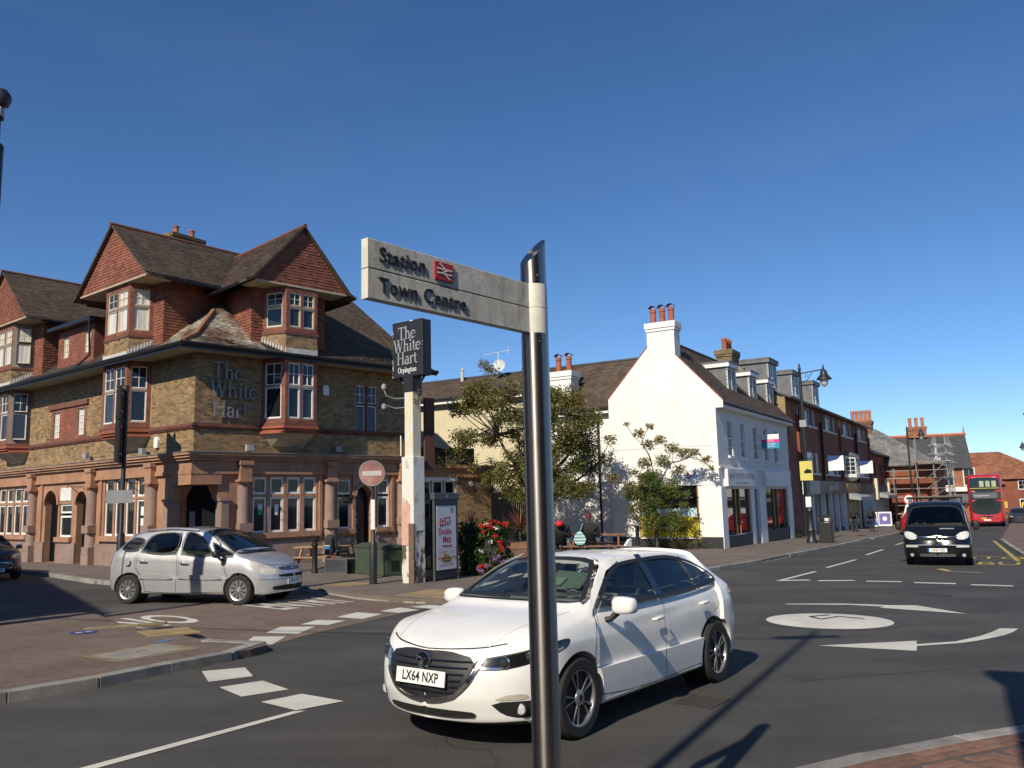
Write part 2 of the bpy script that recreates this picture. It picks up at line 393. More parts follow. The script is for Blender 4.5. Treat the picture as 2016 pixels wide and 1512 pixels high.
PAVE2 = mat_paving('worn_brown_paving', (.19, .135, .108), (.16, .115, .093), (.12, .09, .075), rot=1.0)
PAVE3 = mat_paving('grey_brown_footway', (.17, .138, .118), (.15, .122, .105), (.11, .09, .08), .45, .45, rot=.54)
KERB = M('granite_kerb', (.26, .245, .22), .8, .35, 3, .3, 140, .5, 90, .004, tone=.2, stain=.35)
def mat_marking(name, c, wear):
    m, t, b = newmat(name); v = coords(t)
    w = ramp(t, noise(t, v, 9, 8, .78), [(wear, 0), (wear+.1, .85)])
    k = ramp(t, noise(t, v, 1.7, 5, .7), [(.3, .78), (.7, 1.05)])
    t.links.new(mix(t, w, mix(t, 1.0, c, k, 'MULTIPLY'), (.07, .068, .065)), b.inputs['Base Color'])
    b.inputs['Roughness'].default_value = .7
    bn = nd(t, 'ShaderNodeBump'); bn.inputs['Strength'].default_value = .4; bn.inputs['Distance'].default_value = .004
    t.links.new(noise(t, v, 90, 3, .6), bn.inputs['Height']); t.links.new(bn.outputs[0], b.inputs['Normal'])
    return m
WLINE = mat_marking('white_road_paint', (.60, .58, .51), .60)
YLINE = mat_marking('yellow_road_paint', (.46, .36, .07), .55)
PLINE = mat_marking('thin_white_road_paint', (.56, .55, .5), .57)

def sheet(name, pts, off, mat, thick=0, parent=None, kind='structure', label=None):
    bm = bmesh.new(); vs = [bm.verts.new((x, y, gz(x, y)+off)) for x, y in pts]
    f = bm.faces.new(vs); bm.normal_update()
    if f.normal.z < 0: bmesh.ops.reverse_faces(bm, faces=[f])
    if thick:
        r = bmesh.ops.extrude_face_region(bm, geom=[f])
        low = [v for v in r['geom'] if isinstance(v, bmesh.types.BMVert)]
        for v in low: v.co.z -= thick
        bmesh.ops.recalc_face_normals(bm, faces=bm.faces)
    bmesh.ops.triangulate(bm, faces=[g for g in bm.faces if len(g.verts) > 4])
    me = bpy.data.meshes.new(name); bm.to_mesh(me); bm.free(); me.materials.append(mat)
    o = bpy.data.objects.new(name, me); col.objects.link(o)
    if parent is not None: o.parent = parent; ORG[o.name] = Vector()
    elif kind: o['kind'] = kind
    if label: o['label'] = label
    ORG[o.name] = Vector()
    return o
# far land: a coarse sheet that follows the slope near by and levels out towards the horizon
mb = MB(); N = 24; R0 = [0, 40, 90, 150, 250, 500, 1200, 3000]
pts = []
for r in R0:
    for k in range(N):
        a = 2*math.pi*k/N; x, y = 30+r*math.cos(a), 40+r*math.sin(a); s = min(1, 150/max(r, 1))
        pts.append((x, y, gz(30+(x-30)*s, 40+(y-40)*s)-.3))
mb.add(pts, [(i*N+j, i*N+(j+1) % N, (i+1)*N+(j+1) % N, (i+1)*N+j) for i in range(1, len(R0)-1) for j in range(N)]+[tuple(N+j for j in range(N))])
tag(mb.build('ground', M('far_ground', (.07, .08, .05), .9, bump=0)), 'land falling gently away beyond the streets', 'ground', kind='structure')
road = sheet('road', [(-75, -30), (60, -30), (140, 60), (140, 190), (-75, 190)], 0, ASPH, .12)
tag(road, 'dark tarmac of the high street and mini roundabout', 'road')
# pavements: (outline, height)
pub_kerb = [(-16.15, 28.82), (-12.11, 24.45), (-10.4, 23.3), (-8.6, 22.7), (-6.9, 22.3), (-5.6, 21.5), (-4.5, 20.2), (-3.6, 18.9), (-2.6, 17.95), (-1.45, 17.4), (-.5, 17.75), (1.2, 19.6), (5.57, 24.86), (8.04, 28.33), (10.78, 32.62), (17.73, 43.65), (24.73, 54.78)]
s_dir = Vector((.515, .857)); e = Vector(pub_kerb[-1])+s_dir*75
pub_pav = sheet('pavement', pub_kerb+[(e.x, e.y), (e.x-20, e.y+60), (-70, 185), (-70, 71.6)], .1, PAVE3, .2)
tag(pub_pav, 'brown footway in front of the pub and along the shops', 'pavement')
isl = [(-5.26, 8.77), (-4.70, 9.39), (-4.45, 9.9), (-3.92, 10.77), (-3.52, 11.38), (-3.42, 11.72), (-3.62, 12.1), (-4.45, 12.25), (-5.72, 13.5), (-6.35, 13.95), (-7.72, 15.75), (-8.45, 16.4), (-8.8, 16.1), (-9.24, 15.28), (-12, 10.7), (-22, -6), (-30, -14), (-20, -14), (-12, 0.5), (-7, 6.7)]
island = sheet('pavement', isl, .1, PAVE, .2); tag(island, 'brown block paved footway with a granite kerb at the lower left', 'pavement')
near_in = [(-9, -7), (-4, -1.2), (-1.5, 2.6), (.2, 4.55), (1.0, 5.28), (1.83, 5.83), (2.47, 6.18), (3.3, 6.57), (3.96, 6.83), (4.8, 7.1), (6, 7.3), (9, 7.3), (16, 5.5), (40, -3)]
near = sheet('pavement', near_in+[(40, -28), (-30, -28)], .1, M('sand_bed', (.10, .08, .065), .9), .2)
tag(near, 'red brick footway behind a pale kerb at the lower right', 'pavement')
rk = [(45, 15.5), (24, 21.6), (19.2, 24), (17.2, 26.3), (17.45, 29.23), (20.7, 35.6), (24.1, 42.17)]
e2 = Vector(rk[-1])+s_dir*80
rpav = sheet('pavement', rk+[(e2.x, e2.y), (e2.x+40, e2.y-30), (90, 20)], .1, PAVE2, .2); tag(rpav, 'footway beyond the yellow line on the right', 'pavement')
table = sheet('paved_crossing', [(-4.4, 12.3), (-3.55, 12.25), (-3.25, 13.3), (-2.3, 15.6), (-1.5, 17.3), (-2.6, 17.9), (-3.7, 18.9), (-4.7, 20.2), (-6.2, 19.0), (-8.0, 16.6), (-7.7, 15.8), (-6.3, 13.95), (-5.7, 13.5)], .005, PAVE2)
tag(table, 'brown paved crossing over the mouth of the side road', 'paved crossing')
# kerb stones, each its own piece
def off_line(ps, d):
    out = []
    P = [Vector(p) for p in ps]
    for i in range(len(P)):
        t = (P[min(i+1, len(P)-1)]-P[max(i-1, 0)]).normalized(); out.append(P[i]+Vector((-t.y, t.x))*d)
    return out
def kerbs(ps, parent, w=.14, L=.92, top=.115, side=1, drop=()):
    P = [Vector(p) for p in ps]; cum = [0]
    for a, b in zip(P, P[1:]): cum.append(cum[-1]+(b-a).length)
    def at(s):
        for i in range(len(P)-1):
            if s <= cum[i+1] or i == len(P)-2:
                return P[i]+(P[i+1]-P[i])*((s-cum[i])/(cum[i+1]-cum[i]))
    s = 0
    while s < cum[-1]-.1:
        a, b = at(s+.004), at(min(s+L, cum[-1])-.004)
        t = (b-a).normalized(); n = Vector((-t.y, t.x))*side
        mid = (a+b)/2; tp = top+random.uniform(-.004, .004)
        if any((mid-Vector(q)).length < r for *q, r in drop): tp = .03
        mb = MB(); c = [a-n*.05, b-n*.05, b+n*w, a+n*w]
        low = [Vector((p.x, p.y, gz(p.x, p.y)-.1)) for p in c]; hi = [Vector((p.x, p.y, gz(p.x, p.y)+tp)) for p in c]
        hi[0] += Vector((n.x, n.y, 0))*.015; hi[1] += Vector((n.x, n.y, 0))*.015
        mb.add(low+hi, [(0, 1, 2, 3), (4, 5, 6, 7), (0, 1, 5, 4), (1, 2, 6, 5), (2, 3, 7, 6), (3, 0, 4, 7)], random.random())
        mb.build('kerb_stone', KERB, parent, bevel=.008)
        s += L
kerbs([(-7, 6.7)]+isl[:8], island, side=1, w=.15)
kerbs(near_in[3:11], near, side=-1, w=.12, top=.112)
kerbs(pub_kerb[:9]+pub_kerb[9:], pub_pav, side=1, w=.13, drop=((-4.2, 19.8, 1.2), (-2.2, 17.7, 1.6), (-1, 17.5, 1.3), (9.2, 30.2, 1.6), (18.9, 45.5, 1.6)))
kerbs(rk[2:], rpav, side=-1)
# painted markings: each a sheet on the tarmac
def mark(name, pts, mat=WLINE, off=.007, parent=road): return sheet(name, pts, off, mat, parent=parent)
for q in ([(-3.8, 10.35), (-3.35, 10.56), (-3.07, 9.98), (-3.48, 9.69)], [(-3.25, 9.38), (-2.88, 9.71), (-2.45, 9.2), (-2.85, 8.88)],
          [(-2.57, 8.62), (-2.25, 8.97), (-1.74, 8.59), (-2.12, 8.23)]): mark('give_way_block', q)
mark('centre_line', [(-5.9, 3.0), (-3.26, 6.51), (-2.14, 8.2), (-2.02, 8.22), (-3.13, 6.5), (-5.75, 2.9)], off=.006)
for q in ([(-4.02, 12.8), (-4.06, 13.2), (-3.55, 13.14), (-3.53, 12.32)], [(-3.99, 13.57), (-3.95, 14.28), (-3.37, 14.25), (-3.43, 13.41)],
          [(-3.68, 14.53), (-3.54, 15.14), (-3.0, 14.95), (-3.19, 14.4)], [(-3.27, 15.48), (-3.04, 16.19), (-2.5, 15.83), (-2.74, 15.15)],
          [(-2.63, 16.32), (-2.31, 16.88), (-1.88, 16.37), (-2.21, 15.97)], [(-2.13, 16.96), (-1.8, 17.27), (-1.28, 16.94), (-1.63, 16.53)]): mark('give_way_block', q, off=.01)
C0 = Vector((5.03, 13.9))
circ = lambda r, n=40, c=C0: [(c.x+r*math.cos(2*math.pi*i/n), c.y+r*math.sin(2*math.pi*i/n)) for i in range(n)]
mark('roundabout_surround', circ(1.14), mat_asphalt('patch_asphalt', (.06, .06, .06), .2), .004)
rbm = MB(); n = 40
for i, (r, h) in enumerate(((.97, .006), (.7, .03), (.35, .045))): rbm.v += [Vector((x, y, gz(x, y)+h)) for x, y in circ(r)]
rbm.v.append(Vector((C0.x, C0.y, gz(*C0)+.05)))
for k in range(2):
    for j in range(n): rbm.f.append([k*n+j, k*n+(j+1) % n, (k+1)*n+(j+1) % n, (k+1)*n+j])
for j in range(n): rbm.f.append([2*n+j, 2*n+(j+1) % n, 3*n])
rbm.t = [.5]*len(rbm.f); rbm.mi = [0]*len(rbm.f)
tag(rbm.build('roundabout_disc', WLINE, road, smooth=True), 'white domed disc of the mini roundabout')
cov = MB(); 
for (a, b), (c, d) in zip([(4.86, 13.75), (5.25, 14.05), (4.86, 13.75), (4.8, 14.1)], [(5.25, 14.05), (5.55, 13.75), (4.8, 14.1), (5.2, 14.3)]):
    p, q = Vector((a, b)), Vector((c, d)); t = (q-p).normalized(); w = Vector((-t.y, t.x))*.03
    cov.quad(*[Vector((k.x, k.y, gz(k.x, k.y)+.053)) for k in (p-w, q-w, q+w, p+w)])
cov.build('scuff_mark', M('scuffed_black', (.04, .04, .04), .9), road)
def ribbon(name, cl, ws, mat=WLINE):
    P = [Vector(p) for p in cl]; L, Rr = [], []
    for i in range(len(P)):
        t = (P[min(i+1, len(P)-1)]-P[max(i-1, 0)]).normalized(); w = Vector((-t.y, t.x))*ws[i]/2; L.append(P[i]+w); Rr.append(P[i]-w)
    return mark(name, [(p.x, p.y) for p in L+Rr[::-1]], mat)
mark('curved_arrow', [(3.98, 11.45), (5.41, 11.71), (5.28, 11.43), (5.87, 11.59), (6.44, 12.02), (6.85, 12.42), (7.12, 12.72), (7.36, 12.66), (7.1, 12.35), (6.84, 12.09), (6.45, 11.8), (6.11, 11.58), (5.85, 11.45), (5.21, 11.28), (5.03, 10.91)])
mark('curved_arrow', [(5.13, 16.42), (6.21, 16.26), (6.9, 15.88), (7.35, 15.78), (7.56, 14.45), (6.55, 15.52), (6.72, 15.68), (6.2, 16.05), (5.13, 16.3)])
gw = [(6.59, 21.6), (7.42, 21.62), (7.54, 21.36), (8.41, 21.24), (8.59, 21.0), (9.32, 20.68), (9.49, 20.4), (10.24, 19.93), (10.43, 19.62), (11.1, 19.12), (11.3, 18.9), (12.1, 18.3)]
for a, b in zip(gw[::2], gw[1::2]):
    a, b = Vector(a), Vector(b); t = (b-a).normalized(); w = Vector((-t.y, t.x))*.13
    mark('give_way_dash', [tuple(a-w), tuple(b-w), tuple(b+w), tuple(a+w)])
for a, b in (((6.75, 21.75), (8.58, 24.45)), ((9.44, 25.91), (11.8, 29.55)), ((13.3, 32.3), (15.6, 36.1)), ((18, 40.2), (20.5, 44.2))):
    a, b = Vector(a), Vector(b); t = (b-a).normalized(); w = Vector((-t.y, t.x))*.06
    mark('centre_dash', [tuple(a-w), tuple(b-w), tuple(b+w), tuple(a+w)], off=.006)
for a, b, w_ in (((16.1, 27.3), (24, 42.6), .07), ((16.45, 27.1), (17.1, 28.6), .05)):
    a, b = Vector(a), Vector(b); t = (b-a).normalized(); w = Vector((-t.y, t.x))*w_
    mark('yellow_line', [tuple(a-w), tuple(b-w), tuple(b+w), tuple(a+w)], YLINE)
mark('yellow_bay_corner', [(12.05, 24.5), (12.35, 24.7), (12.2, 23.9), (11.95, 23.7)], YLINE)
mark('bay_line', [(11.9, 23.72), (12.0, 23.72), (12.6, 23.0), (12.5, 23.0)], PLINE, .005)
for w_, o, sz in (('BUS', (15.1, 26.2), 1.5), ('STOP', (16.6, 29.0), 1.5)):
    mb = MB(); vs, fs = text_geo(w_, 1.0, 0, sx=1.05)
    rr = Vector((.857, -.515)); uu = Vector((.515, .857))
    P = [Vector(o)+rr*v.x*.95+uu*v.y*2.1 for v in vs]; mb.add([(p.x, p.y, gz(p.x, p.y)+.008) for p in P], fs)
    mb.build('road_lettering', YLINE, road)
for w_, o, k in (('NO', (-6.5, 15.3), .84), ('ENTRY', (-4.55, 18.0), .62)):
    mb = MB(); vs, fs = text_geo(w_, 1.0, 0, bold=.02); rr = Vector((.66, .75)); uu = Vector((-.75, .66))
    P = [Vector(o)+rr*v.x*k+uu*v.y*2.45 for v in vs]; mb.add([(p.x, p.y, gz(p.x, p.y)+.012) for p in P], fs)
    mb.build('road_lettering', WLINE, road)
# tactile slabs, cover, floor stickers
TACT = M('buff_tactile', (.27, .20, .10), .85, .25, 2, .2, 60, .4, 60, tone=.15)
def tactile(parent, o, a, b, na, nb, off):
    """buff blister slabs laid on a grid; each slab is one piece with raised blisters"""
    o, a, b = Vector(o), Vector(a), Vector(b)
    for i in range(na):
        for j in range(nb):
            mb = MB(); p = o+a*i+b*j; z = lambda q, h=0: Vector((q.x, q.y, gz(q.x, q.y)+off+h)); g = .006
            ua, ub = a.normalized()*g, b.normalized()*g
            c = [p+ua+ub, p+a-ua+ub, p+a+b-ua-ub, p+b+ua-ub]; tn = random.random()
            mb.add([z(q, -.02) for q in c]+[z(q) for q in c], [(4, 5, 6, 7), (0, 1, 5, 4), (1, 2, 6, 5), (2, 3, 7, 6), (3, 0, 4, 7)], tn)
            for m in range(5):
                for k in range(5):
                    q = p+a*((m+.5)/5)+b*((k+.5)/5); r = .014
                    mb.add([z(q+Vector((r, 0))), z(q+Vector((0, r))), z(q-Vector((r, 0))), z(q-Vector((0, r))), z(q, .006)], [(0, 1, 4), (1, 2, 4), (2, 3, 4), (3, 0, 4)], tn)
            mb.build('tactile_slab', TACT, parent)
tactile(island, (-5.42, 12.62), (.30, .22), (-.24, .32), 2, 2, .108)
tactile(island, (-6.9, 13.55), (.36, .2), (-.08, .3), 3, 1, .108)
tactile(pub_pav, (-2.65, 18.35), (.42, -.28), (.22, .48), 3, 3, .106)
tactile(pub_pav, (-4.9, 21.5), (.42, -.28), (.26, .4), 2, 2, .106)
cvr = sheet('access_cover', [(-5.45, 10.98), (-4.98, 11.88), (-4.40, 11.46), (-4.86, 10.6)], .107, M('pale_concrete', (.26, .235, .20), .85, .3, 4, .25, 90), parent=island)
sheet('cover_slot', [(-5.02, 11.3), (-4.9, 11.36), (-4.88, 11.33), (-5.0, 11.27)], .110, M('scuffed_black', (.04, .04, .04)), parent=island)
sheet('cover_surround', [(-5.62, 11.0), (-5.0, 12.05), (-4.22, 11.47), (-4.86, 10.46)], .104, M('buff_mortar', (.22, .17, .10), .9, .4, 5, .3, 80), parent=island)
BLUE = M('faded_blue_sticker', (.035, .05, .22), .6, .3, 8)
def sticker(parent, c, r, off, ux=(.66, .75)):
    sheet('floor_sticker', [(c[0]+r*math.cos(i*math.pi/12), c[1]+r*math.sin(i*math.pi/12)) for i in range(24)], off, BLUE, parent=parent)
    u = Vector(ux); v = Vector((-u.y, u.x))
    for a, b, w in ((-.6, -.1, .25), (.1, .6, .2)):
        p = Vector(c)+u*a*r; q = Vector(c)+u*b*r
        sheet('sticker_print', [tuple(p-v*w*r), tuple(q-v*w*r*.6), tuple(q+v*w*r), tuple(p+v*w*r*.7)], off+.002, WLINE, parent=parent)
sticker(island, (-6.72, 13.27), .2, .107); sticker(pub_pav, (-.95, 18.95), .22, .107)
sheet('floor_sticker', [(-5.12, 12.1), (-5.0, 12.35), (-4.93, 12.32), (-5.05, 12.07)], .107, M('light_blue_tape', (.05, .28, .6), .6), parent=island)
# red herringbone pavers of the near footway, each a piece
PAVER = M('red_paver', (.20, .108, .075), .85, .35, 6, .25, 120, .5, 110, .004, tone=.28)
pv = []
for k in range(6):
    mb = MB(); mb.box(-.097, .097, -.047, .047, -.06, .0, (k+.5)/6)
    o = mb.build('paver', PAVER, near, bevel=.005); o.rotation_mode = 'XYZ'; pv.append(o)
near_v = [Vector(p) for p in near_in]
def kerb_y(x):
    for a, b in zip(near_v, near_v[1:]):
        if a.x <= x <= b.x: return a.y+(b.y-a.y)*(x-a.x)/(b.x-a.x)
    return -9
def place_paver(k, x, y, rz):
    o = pv[k] if not pv[k].get('u') else pv[k].copy()
    if pv[k].get('u'): col.objects.link(o)
    pv[k]['u'] = 1
    o.parent = near; o.location = (x, y, gz(x, y)+.109+random.uniform(-.0015, .0015))
    o.rotation_euler = (GB+random.uniform(-.006, .006), -GA+random.uniform(-.006, .006), rz)
# two soldier-straight rows that follow the kerb, then 45 degree herringbone
inn = near_v[4:11]; n_p = 0
for row in range(2):
    P = off_line(inn, -(.12+.055+row*.102)); s = 0; cum = [0]
    for a, b in zip(P, P[1:]): cum.append(cum[-1]+(b-a).length)
    s = .1*row
    while s < cum[-1]:
        for i in range(len(P)-1):
            if cum[i] <= s < cum[i+1]:
                q = P[i]+(P[i+1]-P[i])*((s-cum[i])/(cum[i+1]-cum[i])); t = P[i+1]-P[i]
                if .9 < q.x < 5.2: place_paver(random.randrange(6), q.x, q.y, math.atan2(t.y, t.x))
        s += .203
a0 = .42; ca, sa = math.cos(a0), math.sin(a0)
for i in range(-30, 40):
    for j in range(-24, 24):
        if (i-j) % 4 == 0: lx, ly, r = (i+1)*.1, (j+.5)*.1, 0
        elif (i-j) % 4 == 3: lx, ly, r = (i+.5)*.1, (j+1)*.1, math.pi/2
        else: continue
        x, y = 2.6+lx*ca-ly*sa, 5.5+lx*sa+ly*ca
        if y < 4.9 or x < 1.1 or x > 4.6: continue
        ky = kerb_y(x)
        if ky-1.5 < y < ky-.43 and .26 < x/y < .72: place_paver(random.randrange(6), x, y, a0+r); n_p += 1

# gully grates set in the road
def gully(x, y, rz, label=None):
    g = MB(); F = Matrix.Translation((x, y, gz(x, y)+.006)) @ Matrix.Rotation(rz, 4, 'Z')
    g.M4 = F; g.box(-.24, .24, -.2, -.17, -.03, .004); g.box(-.24, .24, .17, .2, -.03, .004); g.box(-.24, -.21, -.17, .17, -.03, .004); g.box(.21, .24, -.17, .17, -.03, .004)
    o = g.build('gully_grate', M('rusty_cast_iron', (.05, .042, .036), .8, .4, 8), road)
    for k in range(7): b = MB(F); b.box(-.2+k*.06, -.175+k*.06, -.17, .17, -.02, .002); b.build('grate_bar', M('rusty_cast_iron', (.05, .042, .036)), o)
    b = MB(F); b.quad((-.22, -.18, -.002), (.22, -.18, -.002), (.22, .18, -.002), (-.22, .18, -.002)); b.build('gully_pit', M('pit_black', (.006, .006, .006), .9), o)
gully(1.72, 8.3, .93)
for (x, y), r in (((-1.2, 13.2), .33), ((8.6, 17.6), .33), ((-.2, 8.6), .28)):
    o = sheet('manhole_cover', [(x+r*math.cos(i*math.pi/14), y+r*math.sin(i*math.pi/14)) for i in range(28)], .005, M('rusty_cast_iron', (.05, .042, .036)), parent=road)
def tar_patch(pts, c): sheet('tarmac_patch', pts, .003, mat_asphalt('patch%d' % int(pts[0][0]*100), c, .25), parent=road)
tar_patch([(-1.0, 9.5), (1.6, 11.4), (1.2, 12.2), (-1.5, 10.3)], (.043, .041, .039)); tar_patch([(3.0, 9.2), (5.6, 9.9), (5.4, 10.7), (2.8, 10.0)], (.06, .057, .053)); tar_patch([(-14, 21), (-9, 17.4), (-8.6, 18.2), (-13.4, 22)], (.06, .058, .055))
# ------------------------------------------------------------------ the corner pub
YBRICK = M('yellow_stock_brick', (.25, .160, .075), .85, .22, 1.2, .25, 60, .4, 120, .004, tone=.55, stain=.3)
MORTAR = M('pale_mortar', (.42, .35, .25), .9, .2, 2)
RBRICK = M('red_brick', (.22, .07, .042), .85, .3, 1.5, .25, 60, .4, 120, .004, tone=.3)
RMORT = M('grey_mortar', (.30, .24, .20), .9)
TERRA = M('terracotta_paint', (.37, .20, .12), .75, .28, 1.2, .15, 25, .25, 50, stain=.4)
TERRA2 = M('pink_granite', (.27, .185, .15), .75, .25, 1.5, .3, 130, .3, 80, stain=.2)
HTILE = M('red_hanging_tile', (.215, .072, .042), .85, .3, 1, .25, 40, .35, 60, tone=.32)
RTILE = M('brown_roof_tile', (.098, .066, .046), .88, .35, .9, .25, 40, .35, 60, c2=(.085, .062, .046), tone=.35)
LTILE = M('lichened_roof_tile', (.15, .085, .055), .88, .35, .9, .3, 40, .35, 60, c2=(.42, .38, .30), tone=.45)
SOFFIT = M('cream_soffit', (.42, .36, .26), .8, .25, 2)
BLKP = M('black_gloss_paint', (.012, .012, .013), .35, .2, 3, bump=.1)
CREAM = M('cream_frame_paint', (.66, .58, .40), .5, .15, 4, bump=.1)
WHITE = M('white_frame_paint', (.78, .77, .73), .45, .12, 4, bump=.1, stain=.08)
LEAD = M('lead_flashing', (.52, .50, .46), .6, .3, 5, .2, 40)
POT = M('clay_chimney_pot', (.33, .10, .055), .8, .3, 4, .2, 50)
GLASS = glassdark('dark_window_glass'); GLASSB = glassdark('sky_window_glass', (.03, .036, .045))
def mat_curtain():
    m, t, b = newmat('curtained_glass'); v = coords(t, scale=(1, 1, .05))
    n = noise(t, v, 14, 3, .6)
    t.links.new(mix(t, ramp(t, n, [(.4, 0), (.6, 1)]), (.46, .43, .37), (.72, .69, .62)), b.inputs['Base Color'])
    b.inputs['Roughness'].default_value = .5; b.inputs['Coat Weight'].default_value = .8; b.inputs['Coat Roughness'].default_value = .03
    return m
CURT = mat_curtain()

PUB = Vector((-11.0, 28.6, -.42))
pub = thing('corner_pub', 'two storey yellow brick corner pub with red tile hung gables and terracotta ground floor', 'pub', PUB)
eL, eR = Vector((-.783, .622)), Vector((.7071, .7071))
FL = frame((-11.0, 28.6, 0), eL, (-.622, -.783)); FR = frame((-11.0, 28.6, 0), eR, (.7071, -.7071))
def bars(mb, u0, u1, z0, z1, d, w=.05, dep=.06, nu=1, nz=1, bw=.022, split=None):
    """window frame of nu x nz panes (frame width w, glazing bars bw)"""
    d0, d1 = d-dep, d
    mb.box(u0, u0+w, d0, d1, z0, z1); mb.box(u1-w, u1, d0, d1, z0, z1)
    mb.box(u0+w, u1-w, d0, d1, z0, z0+w); mb.box(u0+w, u1-w, d0, d1, z1-w, z1)
    for i in range(1, nu): x = u0+(u1-u0)*i/nu; mb.box(x-bw/2, x+bw/2, d0+.01, d1-.008, z0+w, z1-w)
    for i in range(1, nz): y = z0+(z1-z0)*i/nz; mb.box(u0+w, u1-w, d0+.012, d1-.01, y-bw/2, y+bw/2)
def window(F, parent, u0, u1, z0, z1, d=-.06, nu=1, nz=1, w=.055, fm=WHITE, gm=GLASS, name='window', bw=.022):
    a = MB(F); bars(a, u0, u1, z0, z1, d, w, .06, nu, nz, bw); o = a.build(name, fm, parent)
    p = MB(F); p.quad((u0+w*.5, d-.035, z0+w*.5), (u1-w*.5, d-.035, z0+w*.5), (u1-w*.5, d-.035, z1-w*.5), (u0+w*.5, d-.035, z1-w*.5)); p.build('pane', gm, o)
    return o
def split4(u0, u1, n, gap):
    w = (u1-u0-gap*(n-1))/n; return [(u0+i*(w+gap), u0+i*(w+gap)+w) for i in range(n)]

# openings (u0,u1,z0,z1)
L_gf = [(3.1, 6.2, .85, 2.95), (7.5, 8.5, -.3, 2.1), (8.94, 10.03, .78, 2.12), (10.2, 11.4, -.3, 2.1), (13.15, 16.4, .85, 2.9), (18.2, 21.4, .85, 2.9)]
R_gf = [(2.25, 4.85, .88, 2.88), (5.82, 6.42, .88, 2.8), (6.64, 7.39, -.3, 2.15), (7.69, 8.28, .88, 2.8)]
L_1f = [(8.2, 8.78, 4.9, 6.0), (10.45, 11.02, 4.9, 6.0)]
R_1f = [(6.66, 7.66, 4.7, 6.58)]
ZC = 3.45   # top of frieze; cornice to 3.72
# ---- first floor walls: mortar bed + bricks
LW = 22.0; RW = 9.9
mb = MB(FL); wall(mb, 0, LW, 3.7, 7.6, L_1f); mb.M4 = FR; wall(mb, 0, RW, 3.7, 7.6, R_1f)
mb.quad((RW, 0, -.4), (RW, -9, -.4), (RW, -9, 7.6), (RW, 0, 7.6)); mb.M4 = FL
mb.quad((LW, 0, -.4), (LW, -9, -.4), (LW, -9, 7.6), (LW, 0, 7.6))
upper = mb.build('upper_wall', MORTAR, pub)
mb = MB(FL); bricks(mb, 0, 18, 3.72, 7.55, L_1f+[(2.9, 5.4, 4.75, 7.6), (13.35, 15.9, 4.75, 7.6), (8.0, 11.25, 4.72, 6.32)])
mb.M4 = FR; bricks(mb, 0, RW, 3.72, 7.55, R_1f+[(2.5, 4.75, 4.65, 7.6)])
mb.build('brickwork', YBRICK, upper, kind='stuff')
# red brick surround of the paired slits, and string course
mb = MB(FL); wall(mb, 8.0, 11.25, 4.72, 6.3, L_1f, d=.012, reveal=.15); mb.build('red_surround', RMORT, upper)
mb = MB(FL); bricks(mb, 8.0, 11.25, 4.74, 6.1, L_1f, d=.012); mb.build('red_brickwork', RBRICK, upper, kind='stuff')
mb = MB(FL); mb.box(7.85, 11.4, .0, .09, 6.12, 6.32); mb.build('lintel', M('brown_stone', (.16, .065, .045), .8, stain=.3), upper)
STR = M('moulded_red_brick', (.15, .055, .038), .85, .3, 2, .3, 60, stain=.4)
for F, spans in ((FL, ((0, 2.95), (5.4, 13.3), (15.9, LW))), (FR, ((0, 2.5), (4.75, RW)))):
    for a, b in spans:
        mb = MB(F); a_ = a if a else -.1
        mb.box(a_, b, .0, .05, 4.55, 4.63); mb.box(a_-(0 if a else .02), b, .0, .10, 4.63, 4.74); mb.build('string_course', STR, pub)
        mb = MB(F); k = a+.04
        while k < b: mb.box(k, k+.06, .0, .09, 4.585, 4.63); k += .12
        mb.build('dentil_course', STR, pub, kind='stuff')
# ---- ground floor: frieze, cornice, plinth, chamfered entrance
def arch_fill(mb, u0, u1, zs, zt, d, reveal=.4, n=12):
    """infill above an arched head: wall face between the arc and the square top zt"""
    c = (u0+u1)/2; r = (u1-u0)/2
    P = [(c-r*math.cos(math.pi*i/n), zs+r*math.sin(math.pi*i/n)) for i in range(n+1)]
    for (a, b), (e, f) in zip(P, P[1:]):
        mb.quad((a, d, b), (e, d, f), (e, d, zt), (a, d, zt)); mb.quad((a, d, b), (a, d-reveal, b), (e, d-reveal, f), (e, d, f))
mb = MB(FL)
hl = [(h[0], h[1], h[2], 2.62 if h[2] < 0 else h[3]) for h in L_gf]
wall(mb, 1.3, LW, .55, ZC, hl, reveal=.25)
for h in L_gf:
    if h[2] < 0: arch_fill(mb, h[0], h[1], 2.1, 2.62, 0)
gf = mb.build('ground_floor_wall', TERRA, pub); mb = MB(FR); hr = [(h[0], h[1], h[2], 2.55 if h[2] < 0 else h[3]) for h in R_gf]
wall(mb, 1.05, RW, .55, ZC, hr, reveal=.25)
for h in R_gf:
    if h[2] < 0: arch_fill(mb, h[0], h[1], 2.15, 2.55, 0)
gf = mb.build('ground_floor_wall', TERRA, pub)
mb = MB(FL)
for a, b in ((1.3, 7.5), (8.5, 10.2), (11.4, LW)): mb.box(a, b, -.02, .05, -.5, .553)
mb.M4 = FR
for a, b in ((1.05, 6.64), (7.39, RW)): mb.box(a, b, -.02, .05, -.5, .553)
mb.build('plinth', TERRA2, pub)
mb = MB(FL)
for F, W_, arr in ((FL, LW, L_gf), (FR, RW, R_gf)):
    mb.M4 = F
    for h in arr:
        if h[2] > 0: mb = MB(F); mb.box(h[0]-.15, h[1]+.15, 0, .14, h[2]-.2, h[2]-.005); mb.build('window_sill', TERRA, pub)
mb = MB(FL)
